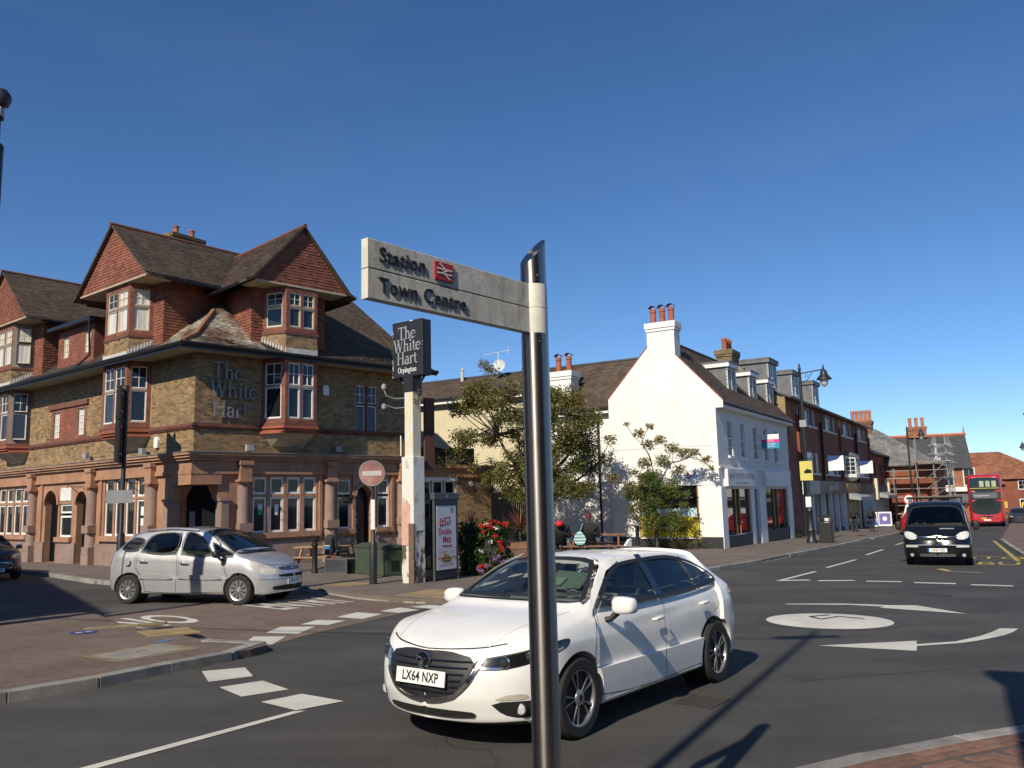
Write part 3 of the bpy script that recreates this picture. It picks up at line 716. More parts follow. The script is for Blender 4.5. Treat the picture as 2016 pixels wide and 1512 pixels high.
for F, W_, s0 in ((FL, LW, 1), (FR, RW, 1)):
    mb.M4 = F
    mb.box(-.12, W_, -.3, .12, 2.98, 3.1); mb.box(-.08, W_, -.3, .08, 3.1, ZC)
    mb.box(-.2, W_, -.3, .2, ZC, 3.54); mb.box(-.28, W_, -.3, .28, 3.54, 3.63); mb.box(-.34, W_, -.3, .34, 3.63, 3.72)
cor = mb.build('cornice', TERRA, pub)
mb = MB(FL); mb.box(-.37, LW, -.1, .37, 3.722, 3.745); mb.M4 = FR; mb.box(-.37, RW, -.1, .37, 3.723, 3.747); mb.build('lead_capping', M('dull_lead', (.22, .21, .2), .6), cor)
# granite half columns on pedestals
def column(F, u, parent, top=2.95, big=.23):
    mb = MB(F); mb.box(u-.3, u+.3, 0, .3, -.45, 0.15); mb.box(u-.28, u+.28, 0, .3, .15, .42); o = mb.build('pedestal', TERRA2, parent, bevel=.015)
    mb = MB(F); mb.lathe([(big+.02, .42), (big, .5), (big, 1.6), (big*.92, 2.55), (big*.92, 2.6)], (u, .06, 0), 20)
    mb.box(u-.26, u+.26, 0, .33, .95, 1.25)
    mb.build('shaft', TERRA2, o, smooth=True)
    mb = MB(F); mb.lathe([(big*.95, 2.6), (big*1.15, 2.66), (big*1.15, 2.7)], (u, .06, 0), 20); mb.box(u-.3, u+.3, 0, .34, 2.7, 2.78); mb.box(u-.22, u+.22, 0, .27, 2.78, ZC); mb.box(u-.26, u+.26, 0, .32, 3.3, ZC)
    mb.build('capital', TERRA, o)
for u in (2.5, 7.05, 12.5, 17.4): column(FL, u, pub)
for u in (1.85, 5.42, 8.9): column(FR, u, pub)
# pilaster strips and arch mouldings
for F, us, w_ in ((FL, (2.95, 6.45, 11.75, 12.95, 16.7), .1), (FR, (5.02, 5.7, 6.53, 7.5, 8.4, 9.4), .06)):
    for u in us: mb = MB(F); mb.box(u-w_, u+w_, 0, .07, .55, 2.98); mb.build('pilaster', TERRA, pub)
def archmould(F, u0, u1, zs, parent, w=.12):
    c = (u0+u1)/2; r = (u1-u0)/2; mb = MB(F); n = 14
    for i in range(n):
        a, b = math.pi*i/n, math.pi*(i+1)/n; q = lambda t, rr, y: (c-rr*math.cos(t), y, zs+rr*math.sin(t))
        mb.add([q(a, r, 0), q(b, r, 0), q(b, r+w, 0), q(a, r+w, 0), q(a, r, .08), q(b, r, .08), q(b, r+w, .06), q(a, r+w, .06)], [(4, 5, 6, 7), (0, 4, 5, 1), (3, 2, 6, 7)])
    mb.build('arch_moulding', TERRA, parent)
DOOR = M('black_door_paint', (.008, .008, .009), .3, .2, 3, bump=.15)
for F, u0, u1, zs in ((FL, 7.5, 8.5, 2.1), (FL, 10.2, 11.4, 2.1), (FR, 6.64, 7.39, 2.15)):
    archmould(F, u0, u1, zs, pub)
    mb = MB(F); mb.box(u0-.02, u1+.02, -.42, -.36, -.3, 2.7)
    for a in (0, 1):
        for b_ in (0, 1, 2): w = (u1-u0)/2; mb.box(u0+a*w+.08, u0+(a+1)*w-.08, -.37, -.345, .0+b_*.72, .55+b_*.72)
    o = mb.build('door', DOOR, pub); mb = MB(F); mb.lathe([(.0, -.02), (.035, 0), (.03, .03), (0, .05)], ((u0+u1)/2+.1, -.33, .8), 10); mb.build('door_handle', M('brass', (.5, .35, .12), .3, metal=1), o)
    mb = MB(F); mb.box(u0, u1, -.4, .15, -.5, -.28); mb.build('door_step', M('buff_step', (.42, .33, .2), .85), pub)
# plaque between doors, purple banner in the doorway
mb = MB(FL); mb.box(8.98, 9.95, 0, .04, 2.25, 2.78); mb.build('plaque', M('blank_white_plaque', (.7, .68, .63), .6), pub)
mb = MB(FL); mb.box(10.2, 10.3, -.34, -.06, 1.0, 1.9); mb.build('door_banner', M('purple_banner', (.16, .03, .22), .6), pub)
# ground floor windows: four lights with a transom
for F, arr in ((FL, L_gf), (FR, R_gf)):
    for h in arr:
        if h[2] < 0: continue
        n = 4 if h[1]-h[0] > 2 else 1; zt = h[2]+.64*(h[3]-h[2])
        mb = MB(F)
        sp = split4(h[0], h[1], n, .13)
        for (a, b), (c, e_) in zip(sp, sp[1:]): mb.box(b-.003, c+.003, -.16, -.01, h[2], h[3])
        mb.box(h[0], h[1], -.17, -.02, zt, zt+.1)
        if n > 1: mb.build('mullions', TERRA, pub)
        for a, b in sp:
            window(F, pub, a, b, h[2], zt, -.06, w=.075); window(F, pub, a, b, zt+.1, h[3], -.06, w=.075)
        mb = MB(F); mb.quad((h[0]-.1, -.24, h[2]-.1), (h[1]+.1, -.24, h[2]-.1), (h[1]+.1, -.24, h[3]+.1), (h[0]-.1, -.24, h[3]+.1)); mb.build('window_backing', BLKP, pub)
PAPER = M('paper_notice', (.72, .72, .70), .8); GREEN = M('green_notice', (.06, .35, .12), .7)
for F, u, z, w, h_, mm in ((FR, 2.5, 1.7, .17, .22, PAPER), (FR, 2.5, 1.52, .17, .17, GREEN), (FR, 3.15, 1.5, .16, .38, PAPER), (FL, 3.35, 1.6, .2, .32, PAPER), (FL, 3.35, 1.2, .2, .3, PAPER)):
    mb = MB(F); mb.box(u, u+w, -.094, -.085, z, z+h_); mb.build('window_notice', mm, pub)
mb = MB(FR); mb.box(6.68, 6.98, -.33, -.31, .75, 1.62); o = mb.build('door_poster', M('navy_poster', (.015, .018, .06), .6), pub)
mb = MB(FR)
for s_, z_, k in (('LIVE', 1.2, .11), ('HERE', 1.07, .11), ('BT SPORT', 1.42, .055)): text_on(mb, s_, (6.83, -.309, z_), (.001+1, 0, 0), (0, 0, 1), k, lift=-.003)
mb.v = [p for p in mb.v]
mb.build('poster_lettering', PAPER, o)
# chamfered entrance under the corner
pA, pB = FL @ Vector((1.3, 0, 0)), FR @ Vector((1.05, 0, 0)); ud = (pB-pA); CW = ud.length
FC = frame((pA.x, pA.y, 0), ud, (ud.y, -ud.x))
if (FC @ Vector((0, 1, 0)) - pA).dot(Vector((0, -1, 0))) < 0: FC = frame((pA.x, pA.y, 0), ud, (-ud.y, ud.x))
mb = MB(FC); wall(mb, 0, CW, -.45, 3.0, [(.3, CW-.3, -.45, 2.6)], d=-.35, reveal=.3); mb.build('entrance_wall', TERRA, pub)
for sgn, a in ((1, .3), (-1, CW-.3)): mb = MB(FC); mb.prism([(a, -.36, 2.05), (a+sgn*.28, -.36, 2.6), (a, -.36, 2.6)], (0, .2, 0)); mb.build('bracket', TERRA, pub)
mb = MB(FC); mb.box(.3, CW-.3, -.62, -.56, -.4, 2.6); o = mb.build('entrance_door', DOOR, pub)
mb = MB(FC)
for a, b in split4(.36, CW-.36, 3, .08): mb.box(a, b, -.6, -.545, .3, 1.95)
for a, b in split4(.36, CW-.36, 2, .08): mb.box(a, b, -.6, -.545, 2.05, 2.55)
mb.build('door_glass', GLASS, o)
mb = MB(FC); mb.box(.42, .62, -.545, -.54, .6, 1.7); mb.build('menu_sheet', M('dim_paper', (.25, .25, .25), .7), o)
mb = MB(FL); mb.box(1.25, 1.55, -.3, .16, -.45, 2.05); mb.box(1.2, 1.6, -.3, .2, 2.05, 2.15); mb.M4 = FR; mb.box(1.0, 1.28, -.3, .14, -.45, 2.05); mb.box(.95, 1.33, -.3, .18, 2.05, 2.15); mb.build('entrance_pier', TERRA2, pub)
mb = MB(FL); mb.box(-.1, 1.25, -.28, .1, 2.62, 2.98); mb.M4 = FR; mb.box(-.104, 1.0, -.28, .104, 2.622, 2.982); mb.build('entrance_beam', TERRA, pub)
for F, a, b in ((FL, 1.18, 1.62), (FR, .93, 1.35)): mb = MB(F); mb.box(a, b, -.5, -.002, 2.15, 2.97); mb.build('entrance_return', TERRA, pub)
# first floor slit windows and the pair on the right wall
for h in L_1f: window(FL, pub, h[0], h[1], h[2], h[3], -.05, 3, 4, .035, WHITE, CURT)
for a, b in split4(6.66, 7.66, 2, .12):
    window(FR, pub, a, b, 4.7, 5.78, -.06, 1, 1, .045, WHITE, GLASSB); window(FR, pub, a, b, 5.86, 6.58, -.06, 2, 2, .035, WHITE, GLASSB)
mb = MB(FR); mb.box(7.09, 7.23, -.15, -.02, 4.7, 6.58); mb.box(6.66, 7.66, -.16, -.03, 5.78, 5.86); mb.build('mullions', STR, pub)
# ---- canted bays with gables above
def bay_face(F, p, q, z0, z1, parent, lights, fm, gm, tag_):
    """one face of a bay between plan points p,q (u,d): red brick piers round 'lights' windows, upper and lower"""
    a, b = F @ Vector((p[0], p[1], 0)), F @ Vector((q[0], q[1], 0)); u = b-a; W_ = u.length
    out = Vector((u.y, -u.x, 0)); c = F @ Vector((4, -3, 0)) if F is FL else F @ Vector((3.5, -3, 0))
    if out.dot(a-c) < 0: out = -out
    G_ = frame((a.x, a.y, 0), u, out)
    pier = .16 if lights == 1 else .14; mid = .1
    sp = split4(pier, W_-pier, lights, mid); zl0, zl1 = z0+.28, z0+.28+(z1-z0-.6)*.56; zu0, zu1 = zl1+.09, z1-.32
    holes = [(s[0], s[1], zl0, zl1) for s in sp]+[(s[0], s[1], zu0, zu1) for s in sp]
    mb = MB(G_); wall(mb, 0, W_, z0, z1, holes, reveal=.12); w_ = mb.build('bay_wall', RMORT, parent)
    mb = MB(G_); bricks(mb, 0, W_, z0+.02, z1, holes+[(pier, W_-pier, zl1, zu0)], L=.19); mb.build('bay_brickwork', RBRICK, w_, kind='stuff')
    for s in sp:
        window(G_, parent, s[0], s[1], zl0, zl1, -.03, 1, 1, .045, fm, random.choice(gm)); window(G_, parent, s[0], s[1], zu0, zu1, -.03, 2, 2, .035, fm, random.choice(gm))
    return G_, W_
def prof_bay(pts, F, z0, z1, out, inn=None):
    """horizontal moulding that follows a bay plan, pushed out by 'out'"""
    mb = MB(F); c = Vector((sum(p[0] for p in pts)/len(pts), -.5)); P = []
    for p in pts:
        d = Vector(p)-c; P.append(Vector(p)+Vector((math.copysign(out, d.x), out if p[1] > .05 else 0)))
    n = len(P); mb.prism([(p.x, p.y, z0) for p in P], (0, 0, z1-z0)); return mb
bays = [(FL, [(2.95, 0), (3.25, .8), (5.05, .8), (5.35, 0)], 4.4, 2.68, 12.6, 10.25, [CURT, CURT, GLASSB]),
        (FL, [(13.4, 0), (13.7, .8), (15.5, .8), (15.8, 0)], 14.7, 2.75, 12.75, 10.3, [CURT]),
        (FR, [(2.5, 0), (2.96, .9), (4.28, .9), (4.74, 0)], 3.62, 2.05, 12.3, 10.0, [GLASSB])]
for bi, (F, P, gu, gw_, gz1, gz0, gm) in enumerate(bays):
    for z0, z1, fm, gm2 in ((4.72, 7.35, WHITE, [GLASSB, GLASS] if bi else [GLASS, GLASSB]), (8.12, gz0, CREAM, gm)):
        for (p, q), n in zip(zip(P, P[1:]), (1, 2, 1)): bay_face(F, p, q, z0, z1, pub, n, fm, gm2, bi)
        prof_bay(P, F, z0-.005, z0+.1, .04).build('bay_sill', STR, pub)
    # corbelled red base of the first floor bay, stock brick base of the dormer bay
    red = M('orange_red_base', (.30, .085, .045), .8, .25, 2, .2, 40)
    for k, (z, o_) in enumerate(((4.62, .06), (4.53, 0), (4.44, -.08))): prof_bay(P, F, z, z+.095, o_).build('bay_corbel', red, pub)
    mb = MB(F); Q = P
    low = [(p[0]*.6+(sum(x[0] for x in P)/4)*.4, p[1]*.05, 4.0) for p in Q]; hi = [(p[0], p[1]*.9, 4.445) for p in Q]
    mb.add(low+hi, [(0, 1, 5, 4), (1, 2, 6, 5), (2, 3, 7, 6), (0, 1, 2, 3)]); mb.build('bay_underside', SOFFIT, pub)
    for p, q in zip(P, P[1:]):
        a, b = F @ Vector((*p, 0)), F @ Vector((*q, 0)); u = b-a; out = Vector((u.y, -u.x, 0)); c = F @ Vector((gu, -3, 0))
        if out.dot(a-c) < 0: out = -out
        G_ = frame((a.x, a.y, 0), u, out)
        mb = MB(G_); wall(mb, 0, u.length, 7.3, 8.12); w_ = mb.build('dormer_base', MORTAR, pub)
        mb = MB(G_); bricks(mb, 0, u.length, 7.35, 8.1); mb.build('dormer_base_bricks', YBRICK, w_, kind='stuff')
    # block front behind the bay (tile hung) and cheeks
    fx0, fx1 = gu-gw_+.5, gu+gw_-.5
    mb = MB(F); wall(mb, fx0, fx1, 7.4, gz0+.05, (), d=.0); mb.quad((fx0, 0, 7.4), (fx0, -5, 7.4), (fx0, -5, gz0), (fx0, 0, gz0)); mb.quad((fx1, 0, 7.4), (fx1, -5, 7.4), (fx1, -5, gz0), (fx1, 0, gz0))
    ck = mb.build('gable_cheek', HTILE, pub)
    mb = MB()
    X, Y = (F.to_3x3() @ Vector((1, 0, 0))), (F.to_3x3() @ Vector((0, 1, 0))); Zv = Vector((0, 0, 1))
    def vt(o, ux, poly, outv, g=.112):
        m2 = MB(); tiles(m2, (0, 0, 0), (1, 0, 0), (0, 1, 0), poly, g, .165, .024)
        o = Vector(o); ux = Vector(ux).normalized()
        mb.add([o+ux*v.x+Zv*v.y+outv*v.z for v in m2.v], m2.f); mb.t[-len(m2.t):] = m2.t
    for a, b in ((fx0, P[0][0]), (P[3][0], fx1)):
        if b > a: vt(F @ Vector((a, 0, 0)), X, [(0, 7.5), (b-a, 7.5), (b-a, gz0), (0, gz0)], Y)
    vt(F @ Vector((fx0, 0, 0)), -Y, [(0, 7.6), (4.5, 9.0), (4.5, gz0), (0, gz0)], -X)
    vt(F @ Vector((fx1, 0, 0)), -Y, [(0, 7.6), (4.5, 9.0), (4.5, gz0), (0, gz0)], X)
    mb.build('hanging_tiles', HTILE, ck, kind='stuff')
    # overhanging gable: tiled triangle, soffit, roof slopes
    gd = 1.0; sl = (gz1-gz0)/gw_
    mb = MB(F); mb.add([(gu-gw_+.1, gd-.1, gz0), (gu+gw_-.1, gd-.1, gz0), (gu, gd-.1, gz1-.1)], [(0, 1, 2)]); g_ = mb.build('gable', HTILE, pub)
    mb = MB(); o = F @ Vector((gu, gd-.1, 0)); vt(o, X, [(-gw_+.12, gz0-.05), (gw_-.12, gz0-.05), (.02, gz1-.12), (-.02, gz1-.12)], Y); mb.build('hanging_tiles', HTILE, g_, kind='stuff')
    mb = MB(F); mb.box(gu-gw_+.12, gu+gw_-.12, -.1, gd-.06, gz0-.1, gz0-.04); mb.build('soffit', SOFFIT, g_)
    mb = MB(F); RD = 6.5 if F is FL else 6.2
    for s in (-1, 1):
        # bell-cast slope with thickness
        pts = [(gu, gz1), (gu+s*gw_, gz0), (gu+s*(gw_+.28), gz0-.14)]
        for (x0, z0_), (x1, z1_) in zip(pts, pts[1:]):
            mb.add([(x0, gd+.06, z0_), (x1, gd+.06, z1_), (x1, -RD, z1_), (x0, -RD, z0_), (x0, gd+.06, z0_-.07), (x1, gd+.06, z1_-.07), (x1, -RD, z1_-.07), (x0, -RD, z0_-.07)],
                   [(0, 1, 2, 3), (4, 7, 6, 5), (0, 4, 5, 1), (1, 5, 6, 2)])
    rf = mb.build('gable_roof', RTILE, pub)
    mb = MB()
    for s in (-1, 1):
        for (x0, z0_), (x1, z1_) in (((gu+s*gw_, gz0), (gu, gz1)), ((gu+s*(gw_+.28), gz0-.14), (gu+s*gw_, gz0))):
            a, b = F @ Vector((x0, gd+.07, z0_)), F @ Vector((x1, gd+.07, z1_)); vy = b-a
            tiles(mb, a, -Y, vy, [(0, 0), (gd+RD, 0), (gd+RD, vy.length), (0, vy.length)])
    mb.build('roof_tiles', RTILE, rf, kind='stuff')
    mb = MB(F); mb.tube([(gu, gd+.1, gz1+.0), (gu, -RD, gz1+.0)], .085, 8); mb.build('ridge_tiles', STR, rf)
    mb = MB(F)
    for s in (-1, 1): mb.tube([(gu+s*(gw_+.33), gd-.5, gz0-.2), (gu+s*(gw_+.33), -1.7, gz0-.22)], .06, 8)
    mb.build('gutter', BLKP, pub)
    mb = MB(F)   # stepped flashing where the bay base meets the roof
    for k in range(8):
        for s, pp in ((-1, P[0]), (1, P[3])):
            t = k/8; q = (pp[0]+s*.012+(P[1][0]-P[0][0] if s < 0 else P[2][0]-P[3][0])*t, pp[1]+.8*t if pp else 0)
            mb.box(q[0]-.02+s*.01, q[0]+.02+s*.01, q[1], q[1]+.11, 7.42+(1-t)*.42, 7.6+(1-t)*.42)
    mb.box(P[1][0], P[2][0], P[1][1], P[1][1]+.03, 7.38, 7.58)
    mb.build('stepped_flashing', LEAD, pub)
# ---- skirt roof along both fronts, hipped over the corner
EZ, ED = 7.34, 1.0
prof = [(ED, EZ), (.05, 7.78), (-4.8, 12.0)]
def roofplane(F, u_of_d, u_end_of, parent, mat, nm):
    pass
hipmid = Matrix()
def hip(d, z):  # point on the hip line at setback d
    A_ = Matrix(((eL.x, -(-.622)), (eL.y, -(-.783))))
    # intersection of lines offset d from both fronts
    oL, oR = Vector((-.622, -.783))*d, Vector((.7071, -.7071))*d; k = Vector((-11.0, 28.6))
    pL, pR = k+oL, k+oR; r = geometry.intersect_line_line_2d(pL-eL*50, pL+eL*50, pR-eR*50, pR+eR*50)
    return Vector((r.x, r.y, z))
mbB = MB(); mt = MB(); ml = MB()
for F, e_, end in ((FL, eL, 19.0), (FR, eR, 10.0)):
    e3 = Vector((e_.x, e_.y, 0)); Yv = F.to_3x3() @ Vector((0, 1, 0))
    for (d0, z0), (d1, z1) in zip(prof, prof[1:]):
        h0, h1 = hip(d0, z0), hip(d1, z1)
        E0, E1 = F @ Vector((end, d0, z0)), F @ Vector((end, d1, z1))
        if F is FR and d1 < -1: E1 = F @ Vector((8.75, d1, z1))
        mbB.add([h0, E0, E1, h1], [(0, 1, 2, 3)])
        vy = (Vector((0, 0, z1-z0)) - Yv*(d0-d1)); Ls = vy.length
        x1 = (h1-h0).dot(e3); w0 = (E0-h0).dot(e3); w1 = (E1-h0).dot(e3)
        n0 = min(w0, 18.5)
        tiles(mt, h0, e3, vy, [(0, 0), (w0, 0), (w1, Ls), (x1, Ls)])
mt2 = mt
rf = mbB.build('main_roof', RTILE, pub)
near_tiles = MB(); rest = MB()
hc = hip(0, 8)
for i, f in enumerate(mt.f):
    c = sum((mt.v[k] for k in f), Vector())/len(f)
    tgt = near_tiles if ((c-hc).xy.length < 2.4) else rest
    tgt.add([mt.v[k] for k in f], [tuple(range(len(f)))], mt.t[i])
rest.build('roof_tiles', RTILE, rf, kind='stuff'); near_tiles.build('lichened_roof_tiles', LTILE, rf, kind='stuff')
mb = MB(); mb.tube([hip(ED+.02, EZ+.04), hip(.05, 7.84), hip(-1.4, 9.12)], .09, 8); mb.build('hip_tiles', M('orange_hip_tile', (.28, .12, .06), .85, .3, 4), rf)
mb = MB()   # soffit, fascia, gutter
for F, e_, end in ((FL, eL, 19.0), (FR, eR, 10.0)):
    h0, h1 = hip(ED-.04, EZ-.12), hip(-.02, EZ-.12); E0, E1 = F @ Vector((end, ED-.04, EZ-.12)), F @ Vector((end, -.02, EZ-.12)); mb.quad(h0, E0, E1, h1)
mb.build('eaves_soffit', SOFFIT, rf)
for F, e_, end in ((FL, eL, 19.0), (FR, eR, 10.05)):
    a = hip(ED+.07, EZ-.04); b = F @ Vector((end, ED+.07, EZ-.06)); mb = MB(); mb.tube([a, b], .075, 8); mb.build('gutter', BLKP, rf)
    a = hip(ED, EZ-.2); b = F @ Vector((end, ED, EZ-.2)); mb = MB(); mb.prism([a, b, b+Vector((0, 0, .17)), a+Vector((0, 0, .17))], (F.to_3x3() @ Vector((0, .025, 0)))); mb.build('fascia', BLKP, rf)
# upper hip end on the right and back slopes so that the roof is closed
mb = MB(FR); mb.quad((10.0, .05, 7.78), (8.75, -4.8, 12.0), (8.75, -6, 12.0), (10.0, -9, 7.78)); mb.quad((8.75, -4.8, 12.0), (8.75, -6, 12.0), (2, -6, 11.95), (2, -4.8, 11.95)); mb.quad((10.0, 1.0, 7.34), (10.0, .05, 7.78), (10.0, -9, 7.78), (10.0, -9, 7.4))
mb.build('hip_roof', RTILE, pub)
mb = MB(FL); mb.quad((19, -4.8, 12), (19, -6, 12), (8, -6, 11.9), (8, -4.8, 11.9)); mb.quad((19, .05, 7.78), (19, -4.8, 12), (19, -6, 12), (19, -9, 7.6)); mb.build('back_roof', RTILE, pub)
mb = MB(FR); mb.prism([(8.9, -.55, 8.35), (9.75, -.55, 8.2), (9.9, -1.5, 8.75), (9.0, -1.9, 9.35)], (0, 0, .1)); mb.build('roof_kick', RTILE, pub)
# flat topped dormer between the left gables
mb = MB(FL); wall(mb, 8.0, 11.3, 7.9, 9.55, [(8.3, 8.85, 8.35, 9.25), (10.3, 10.85, 8.35, 9.25)], d=-.15); dm = mb.build('dormer_wall', RMORT, pub)
mb = MB(FL); bricks(mb, 8.0, 11.3, 7.9, 9.55, [(8.3, 8.85, 8.35, 9.25), (10.3, 10.85, 8.35, 9.25)], d=-.15); mb.build('dormer_bricks', RBRICK, dm, kind='stuff')
mb = MB(FL); mb.quad((8.0, -.15, 7.7), (8.0, -3, 7.7), (8, -3, 9.55), (8, -.15, 9.55)); mb.quad((11.3, -.15, 7.7), (11.3, -3, 7.7), (11.3, -3, 9.55), (11.3, -.15, 9.55)); mb.build('dormer_cheek', HTILE, dm)
for a in (8.3, 10.3): window(FL, pub, a, a+.55, 8.35, 9.25, -.2, 2, 3, .04, CREAM, CURT)
mb = MB(FL); mb.box(7.6, 11.6, -3.2, .25, 9.55, 9.7); mb.build('dormer_roof', BLKP, dm)
mb = MB(FL); mb.tube([(7.75, .2, 9.5), (7.75, .12, 8.1), (8.4, .45, 7.55)], .045, 8); mb.build('downpipe', BLKP, pub)
# chimneys
def stack(name, x, y, z0, z1, w, d, npots, rz, parent, bm_, ph=.42, pr=.13, capw=.1):
    F = Matrix.Translation((x, y, 0)) @ Matrix.Rotation(rz, 4, 'Z')
    mb = MB(F); mb.box(-w/2, w/2, -d/2, d/2, z0, z1-.3); mb.box(-w/2-capw*.5, w/2+capw*.5, -d/2-capw*.5, d/2+capw*.5, z1-.3, z1-.18); mb.box(-w/2-capw, w/2+capw, -d/2-capw, d/2+capw, z1-.18, z1)
    o = mb.build(name, bm_, parent, bevel=.02)
    for k in range(npots):
        px = (k-(npots-1)/2)*(w+.1)/max(npots, 1)
        mb = MB(F); mb.lathe([(pr*1.15, z1-.02), (pr*1.1, z1+.06), (pr*.9, z1+.12), (pr*.88, z1+ph*.8), (pr*1.05, z1+ph*.86), (pr*1.05, z1+ph), (pr*.8, z1+ph), (pr*.78, z1+ph*.5)], (px, 0, 0), 14)
        mb.build('chimney_pot', POT, o, smooth=True)
    return o
DBR = M('sooty_brick', (.12, .08, .05), .9, .4, 3, .3, 40, .5, 50, c2=(.2, .14, .05))
stack('chimney_stack', -14.3, 35.4, 11.0, 13.62, 1.5, .7, 2, 1.0, pub, DBR)
stack('chimney_stack', -20.6, 41.0, 11.0, 13.2, 1.2, .6, 1, 1.0, pub, DBR)
# wall lettering, alarm boxes, floodlights
STEEL = M('brushed_grey_letters', (.20, .205, .22), .4, .15, 3, metal=.3)
mb = MB()
Xr = FR.to_3x3() @ Vector((1, 0, 0)); out_r = FR.to_3x3() @ Vector((0, 1, 0))
for w_, u, z, s_ in (('The', 1.12, 6.63, .6), ('White', 1.36, 5.98, .6), ('Hart', 1.26, 5.27, .6)):
    serif_on(mb, w_, FR @ Vector((u, .06, z)), Xr, (0, 0, 1), s_, .05, .05, sx=.93)
mb.build('wall_lettering', STEEL, pub, label='grey raised serif letters reading The White Hart')
for F, u, z in ((FL, 2.35, 4.0), (FR, 5.2, 6.05)):
    mb = MB(F); mb.prism([(u-.12, 0, z), (u+.12, 0, z), (u+.14, 0, z+.28), (u+.08, 0, z+.4), (u-.08, 0, z+.4), (u-.14, 0, z+.28)], (0, .1, 0)); mb.build('alarm_box', WHITE, pub, bevel=.01)
for F, u, z in ((FL, 2.95, 3.85), (FL, 7.35, 3.9), (FR, 1.95, 3.85), (FR, 5.65, 3.9)):
    mb = MB(F); mb.box(u-.14, u+.14, .2, .34, z-.05, z+.17); mb.box(u-.03, u+.03, 0, .2, z, z+.05); mb.build('floodlight', M('grey_casting', (.3, .3, .29), .5), pub)
# hanging basket brackets
IR = M('thin_black_iron', (.02, .02, .02), .5)
for F, u in ((FR, 2.05), (FR, 5.65), (FR, 8.75), (FL, 2.75), (FL, 7.3), (FL, 12.75)):
    mb = MB(F); mb.tube([(u, .3, 2.75), (u, .85, 2.75)], .014, 6); mb.tube([(u, .3, 2.35), (u, .8, 2.75)], .012, 6); mb.tube([(u, .3, 2.3), (u, .3, 2.8)], .012, 6); mb.tube([(u, .85, 2.75), (u, .9, 2.82), (u, .97, 2.75), (u, .9, 2.7)], .012, 6); mb.build('basket_bracket', IR, pub)
mb = MB(FR)
for k in range(4): a = k*math.pi/2; mb.tube([(5.65, .9, 2.68), (5.65+.22*math.cos(a), .9+.22*math.sin(a), 2.08)], .008, 5)
mb.lathe([(.23, 2.1), (.2, 1.95), (.1, 1.86), (0, 1.84)], (5.65, .9, 0), 12); mb.build('wire_basket', IR, pub)
mb = MB(FR); mb.tube([(8.8, .12, 4.6), (8.8, .12, 3.75)], .03, 8); mb.build('downpipe', WHITE, pub)
# ------------------------------------------------------------------ white shop house with its gable end
WCOR = (9.09, 37.2); sv = Vector((.515, .857, 0)).normalized(); so = Vector((.857, -.515, 0)).normalized()
FS = frame((*WCOR, 0), sv, so); FQ = frame((*WCOR, 0), (-.857, .515), (-.515, -.857))
RENDER = M('white_painted_render', (.80, .78, .73), .8, .10, .8, .05, 20, .3, 30, stain=.16)
PBRICK = M('white_painted_brick', (.70, .69, .66), .8, .08, 2, .06, 30, .2, 60, tone=.06)
BLACKW = M('black_plinth_paint', (.022, .022, .024), .6, .3, 3)
SLATE = M('dark_slate', (.055, .055, .058), .6, .3, 1.5, .25, 30, .3, 60, tone=.3)
GSLATE = M('pale_weathered_slate', (.17, .165, .155), .8, .4, 1.2, .25, 20, .3, 60, tone=.3)
LEADG = M('grey_lead_sheet', (.13, .135, .14), .55, .35, 2.5, .25, 30, .3, 20)
WOOD = M('varnished_oak', (.34, .19, .08), .45, .3, 3, .2, 40)
wh = thing('shop_house', 'white rendered house with gable end, dormers and shopfronts at the street corner', 'building', (WCOR[0], WCOR[1], gz(*WCOR)+.1))
GR = [(0, 6.0), (0, 5.8), (-.36, 5.85), (-.36, 6.05), (1.75, 8.34), (1.75, 9.5), (3.1, 9.5), (3.1, 8.83), (5.22, 6.51), (5.22, 6.3)]
mb = MB(FQ); wall(mb, 0, 5.22, -.8, 6.0, [(1.05, 3.8, 0, 2.28)], reveal=.12)
mb.poly([(x, 0, z) for x, z in [(-.36, 5.85), (-.36, 6.05), (1.75, 8.34), (1.75, 9.5), (3.1, 9.5), (3.1, 8.83), (5.22, 6.51), (5.22, 6.0), (0, 6.0), (0, 5.85)]])
mb.quad((5.22, 0, -.8), (5.22, -4, -.8), (5.22, -4, 6.51), (5.22, 0, 6.51)); mb.quad((-.36, 0, 5.85), (-.36, 0, 6.05), (-.36, -.3, 6.05), (-.36, -.3, 5.85))
mb.build('gable_wall', RENDER, wh)
for z, a, b in ((4.05, 0, 5.2), (2.3, 0, .85), (2.3, 1.75, 5.2)): mb = MB(FQ); mb.box(a, b, .001, .012, z, z+.025); mb.build('cable_run', M('grey_white_cable', (.62, .61, .58), .7), wh)
mb = MB(FQ); mb.box(-.03, 1.0, -.02, .03, -.9, 0.0); mb.box(3.85, 5.25, -.02, .03, -.9, 0.0); mb.box(1.0, 3.85, -.02, .025, -.9, -.08); mb.build('plinth', BLACKW, wh)
mb = MB(FQ); mb.box(1.05, 3.8, -.1, -.05, .9, 2.28); pn = mb.build('side_window', GLASS, wh)
mb = MB(FQ); mb.box(1.12, 3.75, -.06, -.045, .9, 1.28); mb.build('frosted_strip', M('pale_blue_film', (.45, .62, .68), .5, .2, 3), pn)
mb = MB(FQ); mb.box(1.02, 3.84, -.06, .03, 0.0, .9); yp = mb.build('yellow_panel', M('yellow_vinyl', (.62, .50, .03), .5, .1, 3), wh)
mb = MB(FQ)
mb.add([(1.9+.16*math.cos(a*.5), .034, .68+.1*math.sin(a*.5)) for a in range(13)], [tuple(range(13))]); mb.build('pink_flash', M('magenta_vinyl', (.6, .03, .12), .5), yp)
